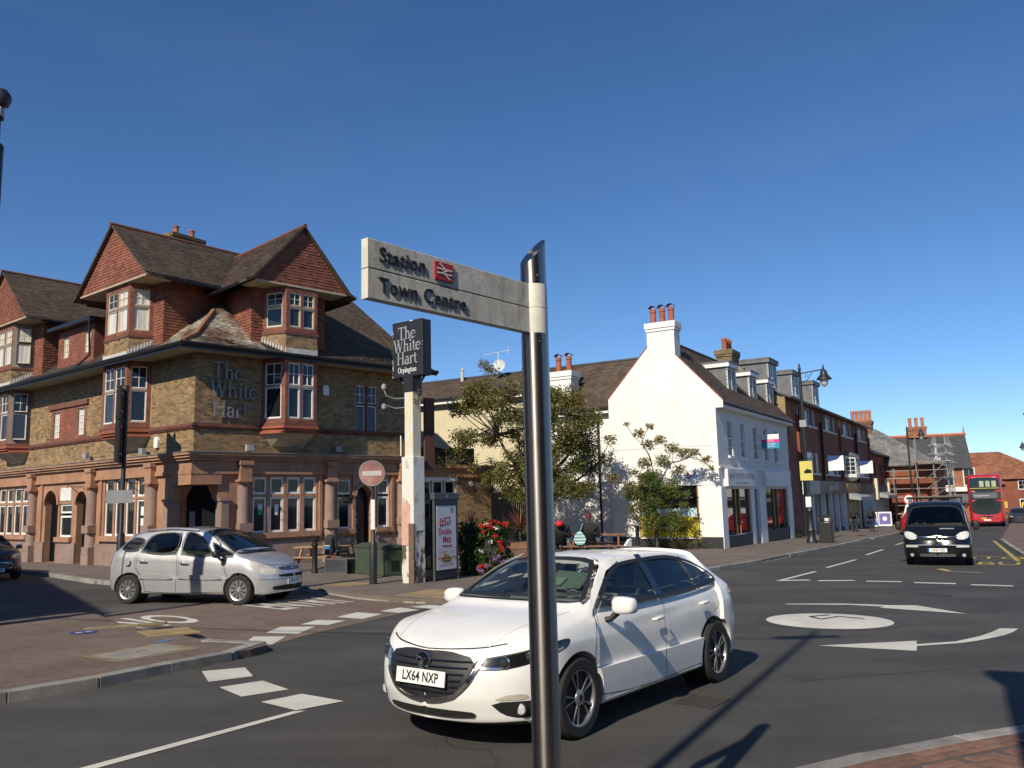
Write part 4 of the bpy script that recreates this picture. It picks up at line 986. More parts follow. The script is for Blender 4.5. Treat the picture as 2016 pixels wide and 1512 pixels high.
mb = MB(); text_on(mb, 'your', FQ @ Vector((2.0, .034, .38)), FQ.to_3x3() @ Vector((-1, 0, 0)), (0, 0, 1), .42, bold=.01); mb.build('panel_lettering', BLACKW, yp)
mb = MB(FQ); mb.box(3.8, 3.86, -.1, .04, 0, 2.3); mb.box(1.0, 1.05, -.1, .04, 0, 2.3); mb.build('window_frame', WOOD, pn)
mb = MB(FQ); mb.box(.8, 1.75, 0, .05, 2.3, 3.05); sg = mb.build('butterfly_sign', M('white_sign', (.8, .8, .78), .5, .05), wh)
for pts, c in (([(0, 0), (.2, .2), (.22, .02)], (.02, .2, .6)), ([(0, 0), (-.2, .2), (-.22, .02)], (.6, .03, .1)), ([(0, 0), (.14, -.16), (.2, -.03)], (.1, .4, .7)), ([(0, 0), (-.14, -.16), (-.2, -.03)], (.35, .05, .4))):
    mb = MB(FQ); mb.prism([(1.25-x, .052, 2.72+z) for x, z in pts], (0, .004, 0)); mb.build('butterfly_wing', M('wing%d' % int(c[0]*100+c[2]*1000), c, .5), sg)
# chimney on the gable
def capped_stack(F, u, d, z0, z1, w, dp, n, parent, bm_, ph=.75, pr=.13, pm=POT, cowl=False):
    mb = MB(F); mb.box(u-w/2, u+w/2, d-dp, d+.002, z0, z1-.42); mb.box(u-w/2-.05, u+w/2+.05, d-dp-.05, d+.05, z1-.42, z1-.28); mb.box(u-w/2-.09, u+w/2+.09, d-dp-.09, d+.09, z1-.28, z1)
    o = mb.build('chimney_stack', bm_, parent, bevel=.015)
    for k in range(n):
        x = u+(k-(n-1)/2)*(w/n); c = (x, d-dp/2, 0)
        mb = MB(F); mb.lathe([(pr*1.15, z1-.02), (pr*1.1, z1+.07), (pr*.92, z1+.1), (pr*.9, z1+ph*.78), (pr*1.1, z1+ph*.8), (pr*1.0, z1+ph*.86), (pr*1.0, z1+ph), (pr*.8, z1+ph), (pr*.78, z1+.4)], c, 14)
        if cowl:
            for i in range(8): a = math.pi*i/8; b = math.pi*(i+1)/8; q = lambda t, y: (x+pr*1.2*math.cos(t), d-dp/2+y, z1+ph+.04+pr*.9*math.sin(t)); mb.quad(q(a, -.17), q(b, -.17), q(b, .17), q(a, .17))
        mb.build('chimney_pot', pm, o, smooth=True)
    return o
capped_stack(FQ, 2.42, .0, 9.3, 9.95, 1.35, .75, 3, wh, RENDER, .72, .15, cowl=True)
mb = MB(FQ); mb.box(1.75, 3.1, -.75, -.01, 7.8, 9.55); mb.build('chimney_breast', RENDER, wh)
# front wall with sash windows and two shopfronts
HU = 13.4
W1 = [(1.62, 2.35, 3.62, 5.25), (3.75, 4.42, 3.6, 5.25), (6.0, 6.85, 3.58, 5.25), (8.0, 8.85, 3.56, 5.25), (10.1, 10.95, 3.54, 5.25)]
SHOP = [(.75, 4.75, .0, 2.1), (5.35, 6.3, -.75, 2.1), (7.5, 12.4, -.02, 2.1)]
mb = MB(FS); wall(mb, 0, HU, -1.2, 5.85, W1+SHOP, reveal=.14); mb.quad((HU, 0, -1.2), (HU, -6, -1.2), (HU, -6, 5.85), (HU, 0, 5.85)); fwl = mb.build('front_wall', PBRICK, wh)
mb = MB(FS); bricks(mb, .0, HU, 3.1, 5.85, W1, proud=.007); mb.build('painted_brickwork', PBRICK, fwl, kind='stuff')
for h in W1:
    window(FS, wh, h[0], h[1], h[2], (h[2]+h[3])/2+.03, -.05, 3, 2, .045, WHITE, GLASS); window(FS, wh, h[0], h[1], (h[2]+h[3])/2-.02, h[3], -.09, 3, 2, .045, WHITE, GLASS)
    mb = MB(FS); mb.box(h[0]-.08, h[1]+.08, 0, .1, h[2]-.1, h[2]); mb.build('window_sill', RENDER, wh)
    mb = MB(FS); mb.box(h[0]-.01, h[1]+.01, -.2, -.15, h[2]-.02, h[3]+.02); mb.build('window_backing', BLKP, wh)
for a, b in ((0, .75), (4.75, 5.35), (6.3, 7.5), (12.4, HU)): mb = MB(FS); mb.box(a, b, 0, .06, -1.1, 2.2); mb.build('shop_pilaster', RENDER, wh)
mb = MB(FS); mb.box(-.02, HU, 0, .08, 3.02, 3.1); mb.build('fascia_moulding', RENDER, wh)
for a, b in ((.6, 5.1), (7.2, 12.6)):
    mb = MB(FS); mb.box(a, b, .0, .22, 2.22, 3.0); mb.build('fascia_board', M('pale_fascia', (.66, .66, .66), .5, .08, 2), wh)
mb = MB(); 
for s_, z, k in (('RECRUITMENT CENTRE', 2.68, .36), ('CONNECTED TRAINING & EMPLOYMENT', 2.36, .13)): text_on(mb, s_, FS @ Vector((2.85, .222, z)), sv, (0, 0, 1), k, sx=.85)
for u in (1.0, 4.75): mb.prism([FS @ Vector((u+x, .224, 2.68+z)) for x, z in ((-.18, .18), (0, .02), (.18, .18), (.12, -.18), (0, -.02), (-.12, -.18))], so*.003)
mb.build('fascia_lettering', M('grey_lettering', (.2, .21, .23), .5), wh)
for a, b in ((.75, 4.75), (7.5, 12.4)):
    mb = MB(FS); mb.box(a, b, -.1, .05, -1.1, -.02); mb.build('stall_riser', BLACKW, wh)
    mb = MB(FS); mb.quad((a, -.1, 0), (b, -.1, 0), (b, -.1, 2.1), (a, -.1, 2.1)); mb.build('shop_glass', GLASS, wh)
    mm = MB(FS)
    for k in (.0, .40, .56, .97):
        x = a+(b-a)*k; mb = MB(FS); mb.box(x, x+.08, -.13, -.02, -.02 if k not in (.40, .56) else -.9, 2.1); mb.build('timber_post', WOOD, wh)
mb = MB(FS); mb.box(5.35, 6.3, -.14, -.1, -.9, 2.1); mb.build('flat_door', M('dull_blue_door', (.16, .19, .22), .6), wh)
for k in range(5): mb = MB(FS); mb.box(5.6, 5.95, -.1, -.05, .2+k*.25, .34+k*.25); mb.build('letter_box', BLKP, wh)
# roof
def slope_roof(F, u0, u1, d0, z0, d1, z1, parent, mat, tile=None, name='roof', uu=None, g=.16, w=.2):
    """one roof slope from eave (d0,z0) to ridge (d1,z1); uu = (u0,u1) at the ridge"""
    a0, a1 = uu or (u0, u1)
    mb = MB(F); up_ = .0; mb.add([(u0, d0, z0), (u1, d0, z0), (a1, d1, z1), (a0, d1, z1), (u0, d0, z0-.12), (u1, d0, z0-.12), (a1, d1, z1-.12), (a0, d1, z1-.12)], [(0, 1, 2, 3), (4, 7, 6, 5), (0, 4, 5, 1), (1, 5, 6, 2), (0, 3, 7, 4)])
    o = mb.build(name, mat, parent)
    if tile:
        X, Y = F.to_3x3() @ Vector((1, 0, 0)), F.to_3x3() @ Vector((0, 1, 0)); vy = Y*(d1-d0)+Vector((0, 0, z1-z0)); L_ = vy.length
        mt = MB(); tiles(mt, F @ Vector((u0, d0, z0)), X, vy, [(0, 0), (u1-u0, 0), (a1-u0, L_), (a0-u0, L_)], g, w); mt.build('roof_tiles', tile, o, kind='stuff')
    return o
slope_roof(FS, .03, HU+.1, .4, 5.98, -2.65, 9.3, wh, RTILE, RTILE)
slope_roof(FS, .03, HU+.1, -5.3, 6.4, -2.65, 9.3, wh, RTILE)
mb = MB(FS); mb.tube([(.5, -2.65, 9.33), (HU, -2.65, 9.33)], .08, 8); mb.build('ridge_tiles', RTILE, wh)
mb = MB(FS); mb.box(0, HU, .0, .36, 5.72, 5.86); mb.build('eaves_soffit', RENDER, wh)
mb = MB(FS); mb.tube([(-.05, .45, 5.93), (HU+.1, .45, 5.93)], .06, 8); mb.build('gutter', BLKP, wh)
mb = MB(FQ)
for (x0, z0), (x1, z1) in (((-.36, 6.09), (1.75, 8.38)), ((5.26, 6.5), (3.1, 8.86))): mb.tube([(x0, .02, z0), (x1, .02, z1)], .022, 6)
mb.build('verge_tiles', POT, wh, kind='stuff')
def box_dormer(F, u, w, d, z0, z1, back, parent, side, fm=WHITE, band=True, gm=GLASSB, nu=2):
    mb = MB(F)
    mb.quad((u-w/2, d, z0), (u-w/2, back, z0), (u-w/2, back, z1), (u-w/2, d, z1)); mb.quad((u+w/2, d, z0), (u+w/2, back, z0), (u+w/2, back, z1), (u+w/2, d, z1)); mb.quad((u-w/2, d-.1, z0), (u+w/2, d-.1, z0), (u+w/2, d-.1, z1), (u-w/2, d-.1, z1))
    o = mb.build('dormer', side, parent)
    k = 0
    for a, b in split4(u-w/2+.06, u+w/2-.06, nu, .04):
        window(F, o, a, b, z0+.06, z1-.04, d, 2, 3, .05, fm, gm)
    mb = MB(F)
    for x in (u-w/2, u+w/2-.06): mb.box(x, x+.06, d-.08, d+.02, z0, z1)
    mb.box(u-w/2, u+w/2, d-.08, d+.02, z0, z0+.06); mb.build('dormer_frame', fm, o)
    mb = MB(F); mb.box(u-w/2-.12, u+w/2+.12, back, d+.14, z1, z1+.2); mb.build('dormer_fascia', fm if band else side, o)
    mb = MB(F); mb.box(u-w/2-.14, u+w/2+.14, back, d+.17, z1+.2, z1+.3); mb.build('dormer_flat_roof', side, o)
for u in (4.75, 8.65, 12.3): box_dormer(FS, u, 1.45, -.55, 6.9, 8.15, -2.6, wh, LEADG)
capped_stack(FS, 12.9, -2.6, 8.2, 10.45, 1.5, .95, 3, wh, M('lichened_render_stack', (.22, .17, .08), .9, .5, 3, .3, 20, .6, 20, c2=(.12, .10, .06)), .75, .16)
mb = MB(FS); mb.add([(HU-.1, -.4, 7.1), (HU-.1, -2.65, 9.7), (HU-.1, -4, 8.5), (HU+.2, -.4, 7.1), (HU+.2, -2.65, 9.7), (HU+.2, -4, 8.5)], [(0, 1, 2), (3, 5, 4), (0, 3, 4, 1), (1, 4, 5, 2)]); mb.build('party_wall', M('ochre_render', (.30, .23, .11), .9, .3, 1.2, stain=.2), wh)
# letting board
lb = thing('letting_board', 'white, pink and blue letting board projecting from the white house', 'sign', FS @ Vector((7.2, 0, 4.2)))
for z0, z1, c in ((4.62, 4.88, (.75, .75, .75)), (4.46, 4.62, (.65, .03, .22)), (4.15, 4.46, (.02, .25, .42))):
    mb = MB(FS); mb.box(7.17, 7.23, .1, 1.0, z0, z1); mb.build('board_panel', M('board%d' % int(z0*100), c, .5, .05), lb)
mb = MB(FS); mb.box(7.18, 7.22, 0, .1, 4.2, 4.85); mb.box(7.16, 7.24, .08, .1, 3.6, 5.0); mb.build('board_post', WHITE, lb)
mb = MB()
for s_, z, k in (('LETTING', 4.75, .14), ('LET BY', 4.54, .13), ('01689 820202', 4.37, .09), ('07738 394021', 4.25, .09)): text_on(mb, s_, FS @ Vector((7.168, .55, z)), so, (0, 0, 1), k)
mb.build('board_lettering', PAPER, lb)
# rear wing of the white house (white, then cream)
wg = thing('rear_wing', 'long low wing with brown tiled roof behind the tree, cream and white walls', 'building', (-1, 43, -.7))
CRM = M('cream_render', (.60, .53, .36), .85, .08, 1, .05, 20, .2, 30, stain=.12)
mb = MB(FQ); wall(mb, 5.22, 9.7, -.9, 6.05, (), d=-.5); mb.build('white_wall', RENDER, wg)
mb = MB(FQ); wall(mb, 9.7, 19, -.9, 7.3, (), d=-.45); mb.quad((9.7, -.45, -.9), (9.7, -1.5, -.9), (9.7, -1.5, 7.3), (9.7, -.45, 7.3)); mb.build('cream_wall', CRM, wg)
slope_roof(FQ, 3.5, 9.7, -.2, 6.2, -3.6, 8.95, wg, RTILE, RTILE); slope_roof(FQ, 9.7, 19.2, -.1, 7.42, -3.6, 8.95, wg, RTILE, RTILE); slope_roof(FQ, 3.5, 19.2, -7, 6.2, -3.6, 8.95, wg, RTILE)
mb = MB(FQ); mb.tube([(3.5, -3.6, 8.98), (19.2, -3.6, 8.98)], .08, 8); mb.build('ridge_tiles', SLATE, wg)
for a, b, z, d in ((5.3, 9.7, 6.1, -.15), (9.7, 19.2, 7.3, -.05)): mb = MB(FQ); mb.box(a, b, d-.1, d, z-.2, z); mb.build('fascia', WHITE, wg); mb = MB(FQ); mb.tube([(a, d+.07, z+.03), (b, d+.07, z+.03)], .06, 8); mb.build('gutter', BLKP, wg)
mb = MB(FQ); mb.tube([(6.15, -.1, 6.0), (6.0, -.35, 5.7), (6.0, -.4, -.6)], .05, 8); mb.build('downpipe', BLKP, wg)
mb = MB(FQ); mb.tube([(16.9, .0, 7.2), (16.9, -.3, 6.9), (16.9, -.3, 4)], .06, 8); mb.build('downpipe', BLKP, wg)
capped_stack(FQ, 8.1, -.6, 5.5, 8.25, 1.2, .9, 2, wg, RENDER, .8, .15, cowl=True)
ae = thing('television_aerial', 'white television aerial above the rear wing roof', 'aerial', FQ @ Vector((13.4, -3.2, 8.9)))
mb = MB(FQ); mb.tube([(13.4, -3.2, 8.8), (13.4, -3.2, 10.2)], .02, 6); mb.build('mast', WHITE, ae)
mb = MB(FQ); mb.tube([(14.4, -3.2, 10.15), (12.7, -3.2, 10.25)], .016, 6)
for k in range(12): x = 14.35-k*.13; mb.tube([(x, -3.35, 10.16+k*.006), (x, -3.05, 10.16+k*.006)], .008, 4)
mb.tube([(12.75, -3.2, 10.05), (12.7, -3.2, 10.45)], .012, 5); mb.build('boom', WHITE, ae)
ds = thing('satellite_dish', 'pale satellite dish on the ridge of the rear wing', 'satellite dish', FQ @ Vector((13.1, -3.0, 8.9)))
mb = MB(); c = FQ @ Vector((13.1, -2.8, 9.3)); ax = Vector((-.35, -.85, .35)); mb.lathe([(0, 0), (.2, .02), (.38, .09), (.4, .1), (.38, .08), (.2, .0)], c, 20, ax.to_track_quat('Z', 'Y').to_matrix()); mb.build('dish', M('pale_dish', (.5, .52, .53), .5), ds, smooth=True)
mb = MB(); mb.tube([c, c-Vector((0, -.1, .5))], .03, 6); mb.tube([c+Vector((0, 0, -.35)), c+ax*.45], .015, 5); mb.cbox(c+ax*.47, (.08, .1, .08)); mb.build('arm', M('grey_casting', (.3, .3, .29)), ds)
mb = MB(FQ); mb.lathe([(.1, 8.6), (.1, 9.4), (.14, 9.4), (.02, 9.55)], (15.9, -3.2, 0), 10); tag(mb.build('flue_pipe', LEAD), 'short pale flue pipe standing on the rear wing roof', 'flue')
# ------------------------------------------------------------------ pub side extension and fence
ex = thing('pub_extension', 'single storey brick side extension of the pub with overgrown flat roof', 'extension', FR @ Vector((10, 0, -.45)))
mb = MB(FR); wall(mb, 9.9, 14.3, -.5, 3.3, [(10.1, 12.15, -.4, 2.85)], d=-.3, reveal=.15); mb.quad((14.3, -.3, -.5), (14.3, -6, -.5), (14.3, -6, 3.3), (14.3, -.3, 3.3)); ew = mb.build('wall', MORTAR, ex)
mb = MB(FR); bricks(mb, 12.2, 14.3, -.5, 2.9, (), d=-.3); mb.build('brickwork', YBRICK, ew, kind='stuff')
mb = MB(FR); mb.box(9.9, 14.35, -.32, -.2, 2.9, 3.3); mb.box(9.9, 14.4, -.6, -.1, 3.3, 3.45); mb.build('frieze', TERRA, ex)
mb = MB(FR); mb.box(9.9, 14.3, -1.6, -1.4, 3.3, 4.3); mb.box(9.9, 14.3, -6, -.3, 3.2, 3.4); mb.build('parapet', M('dark_felt', (.03, .028, .026), .9), ex)
mb = MB(FR); mb.box(10.1, 10.62, .0, .12, 3.2, 6.3); mb.build('brown_panel', M('brown_board', (.10, .045, .035), .7), ex)
for a, b in split4(10.15, 12.1, 3, .1):
    window(FR, ex, a, b, 2.15, 2.75, -.33, 1, 1, .06, WHITE, GLASS); window(FR, ex, a, b, -.2, 2.0, -.33, 1, 1, .06, WHITE, GLASS)
mb = MB(FR); mb.box(10.05, 12.2, -.36, -.22, 2.75, 2.95); mb.box(10.05, 12.2, -.36, -.25, 2.0, 2.15); mb.build('window_frame', WHITE, ex)
mb = MB(FR); mb.lathe([(0, 0), (.1, .02), (.12, .1), (.1, .12)], (13.0, -.3, 2.6), 10, Matrix.Rotation(-math.pi/2, 3, 'X')); mb.build('wall_light', WHITE, ex)
fe = thing('paling_fence', 'tall dark paling fence with white spiked tops beside the pub extension', 'fence', FR @ Vector((15.5, 0, -.5)))
for k in range(24):
    u = 14.45+k*.13; mb = MB(FR); mb.box(u, u+.09, -.6, -.57, -.5, 2.2); o = mb.build('pale', M('charcoal_board', (.03, .03, .032), .7, tone=.1), fe)
    mb = MB(FR); mb.add([(u, -.59, 2.2), (u+.09, -.59, 2.2), (u+.09, -.585, 2.33), (u+.045, -.585, 2.42), (u, -.585, 2.33)], [(0, 1, 2, 3, 4)]); mb.prism([(u+.01, -.57, 2.2), (u+.08, -.57, 2.2), (u+.08, -.57, 2.33), (u+.045, -.57, 2.42), (u+.01, -.57, 2.33)], (0, -.02, 0)); mb.build('spike', WHITE, o)
mb = MB(FR); mb.box(14.4, 17.6, -.66, -.6, 0, .1); mb.box(14.4, 17.6, -.66, -.6, 1.8, 1.9); mb.build('rail', M('charcoal_board', (.03, .03, .032)), fe)
# ------------------------------------------------------------------ long red brick parade
BRK = M('russet_brick', (.22, .07, .038), .85, .3, 1, .25, 40, .4, 90, .004, tone=.3)
bp = thing('brick_parade', 'long three storey red brick parade with lead dormers over shops', 'building', FS @ Vector((14, 0, -.85)))
U0, U1 = 13.5, 45.0
h2 = []; h1 = []
for k in range(4):
    b0 = 16.6+k*7.05
    h2 += [(b0, b0+.8, 6.15, 7.35), (b0+1.6, b0+3.6, 6.15, 7.35), (b0+4.4, b0+5.2, 6.15, 7.35)]
    if k != 2: h1 += [(b0, b0+.85, 3.08, 4.45), (b0+1.5, b0+3.9, 3.08, 4.45), (b0+4.5, b0+5.35, 3.08, 4.45)]
    else: h1 += [(b0, b0+.7, 3.08, 4.45), (b0+4.9, b0+5.6, 3.08, 4.45)]
mb = MB(FS); wall(mb, U0, U1, -1.6, 7.5, h2+h1+[(16.6, 44.8, -1.6, 2.55)], d=-.02, reveal=.2)
mb.quad((U0, -.02, -1.6), (U0, -9, -1.6), (U0, -9, 7.5), (U0, -.02, 7.5)); bw = mb.build('front_wall', RMORT, bp)
mb = MB(FS); bricks(mb, U0, U1, 2.55, 7.5, h2+h1, d=-.02, L=.3, Hh=.1); bricks(mb, U0, 16.6, -1.2, 2.55, (), d=-.02); mb.build('brickwork', BRK, bw, kind='stuff')
for h in h2+h1:
    n = 3 if h[1]-h[0] > 1.3 else 1; window(FS, bp, *h, -.06, 4 if n > 1 else 2, 4 if h[2] < 5 else 3, .06, WHITE, CURT if h[2] < 5 else GLASSB, bw=.035)
    mb = MB(FS); mb.box(h[0]-.1, h[1]+.1, -.02, .1, h[2]-.1, h[2]); mb.build('window_sill', RENDER, bp)
for u in (16.2, 23.2, 30.3, 37.3, 44.4): mb = MB(FS); mb.box(u-.2, u+.2, -.02, .14, 2.6, 6.6); mb.build('brick_pier', BRK, bp)
for u in (16.05, 22.9, 37.0): mb = MB(FS); mb.tube([(u, .2, 7.3), (u, .2, -.9)], .06, 8); mb.build('downpipe', BLKP, bp)
slope_roof(FS, U0, U1+.1, .35, 7.5, -4.5, 9.6, bp, SLATE); slope_roof(FS, U0, U1+.1, -9, 7.5, -4.5, 9.6, bp, SLATE)
mb = MB(FS); mb.poly([(U0-.02, .0, 7.4), (U0-.02, -4.5, 9.55), (U0-.02, -9, 7.5), (U0-.02, -9, 5.8), (U0-.02, 0, 5.8)]); mb.build('rendered_gable', M('ochre_render', (.30, .23, .11)), bp)
mb = MB(FS); mb.tube([(U0, .42, 7.42), (U1, .42, 7.42)], .07, 8); mb.build('gutter', BLKP, bp)
for u, w in ((15.9, 2.1), (22.1, 2.1), (28.8, 2.2)): box_dormer(FS, u, w, -1.2, 8.35, 9.85, -5, bp, LEADG, band=False, nu=2)
for u, n in ((20.2, 2), (27.4, 3)): capped_stack(FS, u, -4.2, 9.2, 10.35, 1.3, .7, n, bp, BRK, .45, .14)
# oriel window
mb = MB(FS); b0 = 16.6+2*7.05+1.1
P = [(b0, 0), (b0+.6, .7), (b0+2.4, .7), (b0+3, 0)]
og = None
mb.prism([(x, y, 4.45) for x, y in P], (0, 0, .16)); ow = mb.build('oriel', WHITE, bp); mb = MB(FS); mb.prism([(x, y, 2.95) for x, y in P], (0, 0, .18)); mb.build('oriel_sill', WHITE, ow)
for p, q in zip(P, P[1:]):
    a, b = FS @ Vector((*p, 0)), FS @ Vector((*q, 0)); u = b-a; o_ = Vector((u.y, -u.x, 0))
    G_ = frame((a.x, a.y, 0), u, o_ if o_.dot(so) > -.1 else -o_); window(G_, bp, 0, u.length, 3.13, 4.45, 0, 2 if u.length < 1.2 else 4, 4, .07, WHITE, GLASS, bw=.04)
mb = MB(FS); mb.add([(b0-.1, 0, 4.6), (b0+.5, .85, 4.6), (b0+2.5, .85, 4.6), (b0+3.1, 0, 4.6), (b0+.8, 0, 5.05), (b0+2.2, 0, 5.05)], [(0, 1, 4), (1, 2, 5, 4), (2, 3, 5)]); mb.build('oriel_roof', LEADG, ow)
mb = MB(FS); mb.lathe([(1.1, 2.95), (.7, 2.7), (.1, 2.55)], (b0+1.5, -.3, 0), 14); mb.build('oriel_corbel', RENDER, ow)
# shopfronts of the parade
def shopfront(parent, u0, u1, z0, ft, fb, fmat, text=None, tmat=None, size=.5, posts=WHITE, gm=GLASS, n=3, awn=None):
    mb = MB(FS); mb.box(u0, u1, -.0, .25, fb, ft); o = mb.build('fascia_board', fmat, parent)
    if text:
        m2 = MB(); text_on(m2, text, FS @ Vector(((u0+u1)/2, .252, (fb+ft)/2)), sv, (0, 0, 1), size); m2.build('fascia_lettering', tmat, o)
    mb = MB(FS); mb.quad((u0, -.25, z0), (u1, -.25, z0), (u1, -.25, fb), (u0, -.25, fb)); mb.build('shop_glass', gm, parent)
    for k in range(n+1):
        x = u0+(u1-u0)*k/n; mb = MB(FS); mb.box(x-.08, x+.08, -.3, .06, z0-.2, fb); mb.build('shop_post', posts, parent)
    mb = MB(FS); mb.box(u0, u1, -.3, -.1, z0-.3, z0+.3); mb.build('stall_riser', BLACKW, parent)
    mb = MB(FS); mb.box(u0, u1, -3.0, -2.9, z0-.2, fb); mb.build('shop_back_wall', BLACKW, parent)
BLKF = M('black_fascia', (.012, .012, .013), .4, .1); GOLD = M('bronze_fascia', (.30, .20, .07), .35, .3, 4, metal=.6); GREYF = M('grey_fascia', (.28, .29, .3), .5)
NAVY = M('navy_fascia', (.02, .025, .07), .5)
shopfront(bp, 16.7, 20.5, -.95, 2.6, 1.75, GREYF); shopfront(bp, 20.5, 30.2, -1.0, 2.6, 1.75, BLKF, 'dimes & fish', PAPER, .7, n=4)
shopfront(bp, 30.8, 37.0, -1.1, 2.5, 1.8, GOLD, 'NOTEN', CREAM, .6, posts=CREAM); shopfront(bp, 37.2, 44.6, -1.2, 2.5, 1.7, M('dark_fascia', (.05, .05, .055), .5), 'lounge', GREYF, .4)
for a, b, c in ((31, 36.8, GREYF), (46.2, 53, GREYF)): mb = MB(FS); mb.prism([(a, .25, 1.75), (a, 1.1, 1.45), (a, 1.1, 1.2), (a, .25, 1.3)], (b-a, 0, 0)); mb.build('awning_box', c, bp)
for k, (u, z, w, h) in enumerate(((31.4, .55, .7, .7), (33.2, .5, 1.2, .75), (31.8, -.4, .8, .6))): mb = MB(FS); mb.box(u, u+w, -.24, -.2, z, z+h); mb.build('orange_poster', M('orange_poster', (.7, .33, .02), .6), bp)
mb = MB(FS); mb.box(17.2, 19.2, -.24, -.2, .2, 1.1); mb.build('let_poster', M('blue_poster', (.03, .13, .25), .6), bp)
# estate boards hung from the parade
for u, nm in ((23.6, 'white and blue swoosh agent board nearer the corner on the brick parade'), (36.8, 'white and blue swoosh agent board beyond the oriel window')):
    t = thing('agent_board', nm, 'sign', FS @ Vector((u, 0, 3.0)), 'agent boards on the parade')
    mb = MB(FS); mb.box(u-.03, u+.03, .3, 1.3, 3.3, 4.3); mb.build('board_panel', M('white_sign', (.8, .8, .78)), t)
    mb = MB(FS); mb.poly([(u-.036, .3, 4.3), (u-.036, 1.15, 4.3), (u-.036, .9, 4.05), (u-.036, .3, 3.9)]); mb.build('blue_swoosh', M('deep_blue_print', (.01, .04, .2), .5), t)
    mb = MB(FS); mb.tube([(u, 0, 4.3), (u, .35, 4.3)], .03, 6); mb.tube([(u, 0, 3.2), (u, .35, 3.2)], .03, 6); mb.build('board_bracket', BLKP, t)
# ------------------------------------------------------------------ small red house beyond
rh = thing('red_shop_house', 'small two storey red painted shop house beyond the brick parade', 'building', FS @ Vector((46, 0, -1.4)))
REDP = M('red_painted_brick', (.24, .045, .03), .75, .3, 1.5)
hh = [(46.5, 48.3, 3.2, 4.6), (51.0, 53.0, 3.2, 4.6), (56, 58, 3.2, 4.6)]
mb = MB(FS); wall(mb, 45, 62, -2, 5.3, hh+[(46, 61.5, -2, 1.5)], d=-.1); mb.build('front_wall', REDP, rh)
for h in hh: window(FS, rh, *h, -.2, 2, 2, .08, M('dull_frame', (.2, .2, .2), .6), GLASS)
slope_roof(FS, 45, 62.3, .4, 5.3, -4, 7.4, rh, SLATE)
for a, b, c, tx in ((46, 53, NAVY, 'CASTLE'), (54.5, 61.5, M('busy_fascia', (.14, .13, .13), .6, .6, 3), None)): shopfront(rh, a, b, -1.5, 2.4, 1.3, c, tx, GREYF, .5)
for u in (45.6, 53.7, 61.6): mb = MB(FS); mb.box(u-.5, u+.3, -.05, .4, 1.1, 3.0); mb.build('console', CREAM, rh)
# ------------------------------------------------------------------ hipped slate building and scaffolded house
hb = thing('hipped_slate_house', 'house with a pale slate hipped roof and tall five pot chimney', 'building', (38, 88, -1.6))
Fv = frame((33.5, 86.5, 0), (.857, -.515), (-.515, -.857))
mb = MB(Fv); mb.box(-1, 9, -10, 0, -2, 4.3); mb.build('wall', BRK, hb)
mb = MB(Fv); mb.add([(-1.5, .5, 4.3), (9.5, .5, 4.2), (9.5, -10.5, 4.2), (-1.5, -10.5, 4.3), (2.0, -4.5, 8.4), (3.2, -5.5, 8.4)], [(0, 1, 5, 4), (1, 2, 5), (2, 3, 4, 5), (3, 0, 4)]); mb.build('hip_roof', GSLATE, hb)
mt = MB(); a, b = Fv @ Vector((-1.5, .5, 4.3)), Fv @ Vector((2.0, -4.5, 8.4)); X = Vector((.857, -.515, 0)); 
vy = (b-a)-X*(b-a).dot(X); tiles(mt, a, X, vy, [(0, 0), (11, 0), (4.7, vy.length), (3.5, vy.length)], .2, .3); mt.build('roof_slates', GSLATE, hb, kind='stuff')
capped_stack(Fv, 1.9, -3.8, 6, 9.3, 2.1, 1.2, 5, hb, M('soot_banded_brick', (.18, .09, .05), .9, .4, 2, .3, 20), 1.15, .2, M('orange_pot', (.42, .15, .07), .8))
sb = thing('scaffolded_house', 'brick house with dark slate gable roof wrapped in scaffolding', 'building', (44, 97, -1.8))
Fg = frame((44.2, 96.6, 0), (.93, -.37), (-.37, -.93))
mb = MB(Fg); mb.box(0, 9, -8, 0, -2.2, 4.4); mb.build('wall', M('orange_brick', (.30, .12, .06), .85, .3, 2), sb)
mb = MB(Fg); mb.add([(-.4, .4, 4.2), (7.6, .4, 4.2), (7.6, -3.6, 8.1), (-.4, -3.6, 8.1), (-.4, -8, 4.2), (7.6, -8, 4.2)], [(0, 1, 2, 3), (2, 5, 4, 3), (1, 5, 2), (0, 3, 4)]); mb.build('gable_roof', SLATE, sb)
mb = MB(Fg); mb.tube([(-.5, -3.6, 8.2), (7.7, -3.6, 8.2)], .2, 6); mb.build('ridge_tiles', M('orange_ridge', (.45, .16, .07), .8), sb)
mb = MB(Fg); mb.tube([(7.5, -3.6, 8.2), (7.5, -3.6, 9.2)], [.12, .02], 6); mb.build('finial', POT, sb)
capped_stack(Fg, 2.6, -3.1, 8, 9.3, 2.0, 1.0, 3, sb, M('orange_brick', (.3, .12, .06)), 1.1, .2, M('orange_pot', (.42, .15, .07)))
mb = MB(Fg); mb.lathe([(.14, 5.4), (.14, 7.2), (.18, 7.2)], (4.2, -1.0, 0), 8); mb.box(3.9, 4.6, -1.0, -.6, 5.2, 5.5); mb.build('roof_vent', WHITE, sb)
for u in (1.5, 4.5, 6.6): window(Fg, sb, u, u+1.2, 2.2, 4.2, .05, 2, 2, .1, WHITE, GLASS)
mb = MB(Fg); mb.box(.3, 8.8, .05, .4, .3, 1.3); mb.build('fascia_board', M('busy_fascia', (.14, .13, .13)), sb)
mb = MB(Fg); mb.box(.2, 8, 0.0, .5, 1.6, 2.1); mb.build('white_band', RENDER, sb)
Fsc = Fv @ Matrix.Translation((0, 0, -2.1)) @ Matrix.Diagonal((.95, 1, .76, 1)) @ Matrix.Translation((0, 0, 2.1))
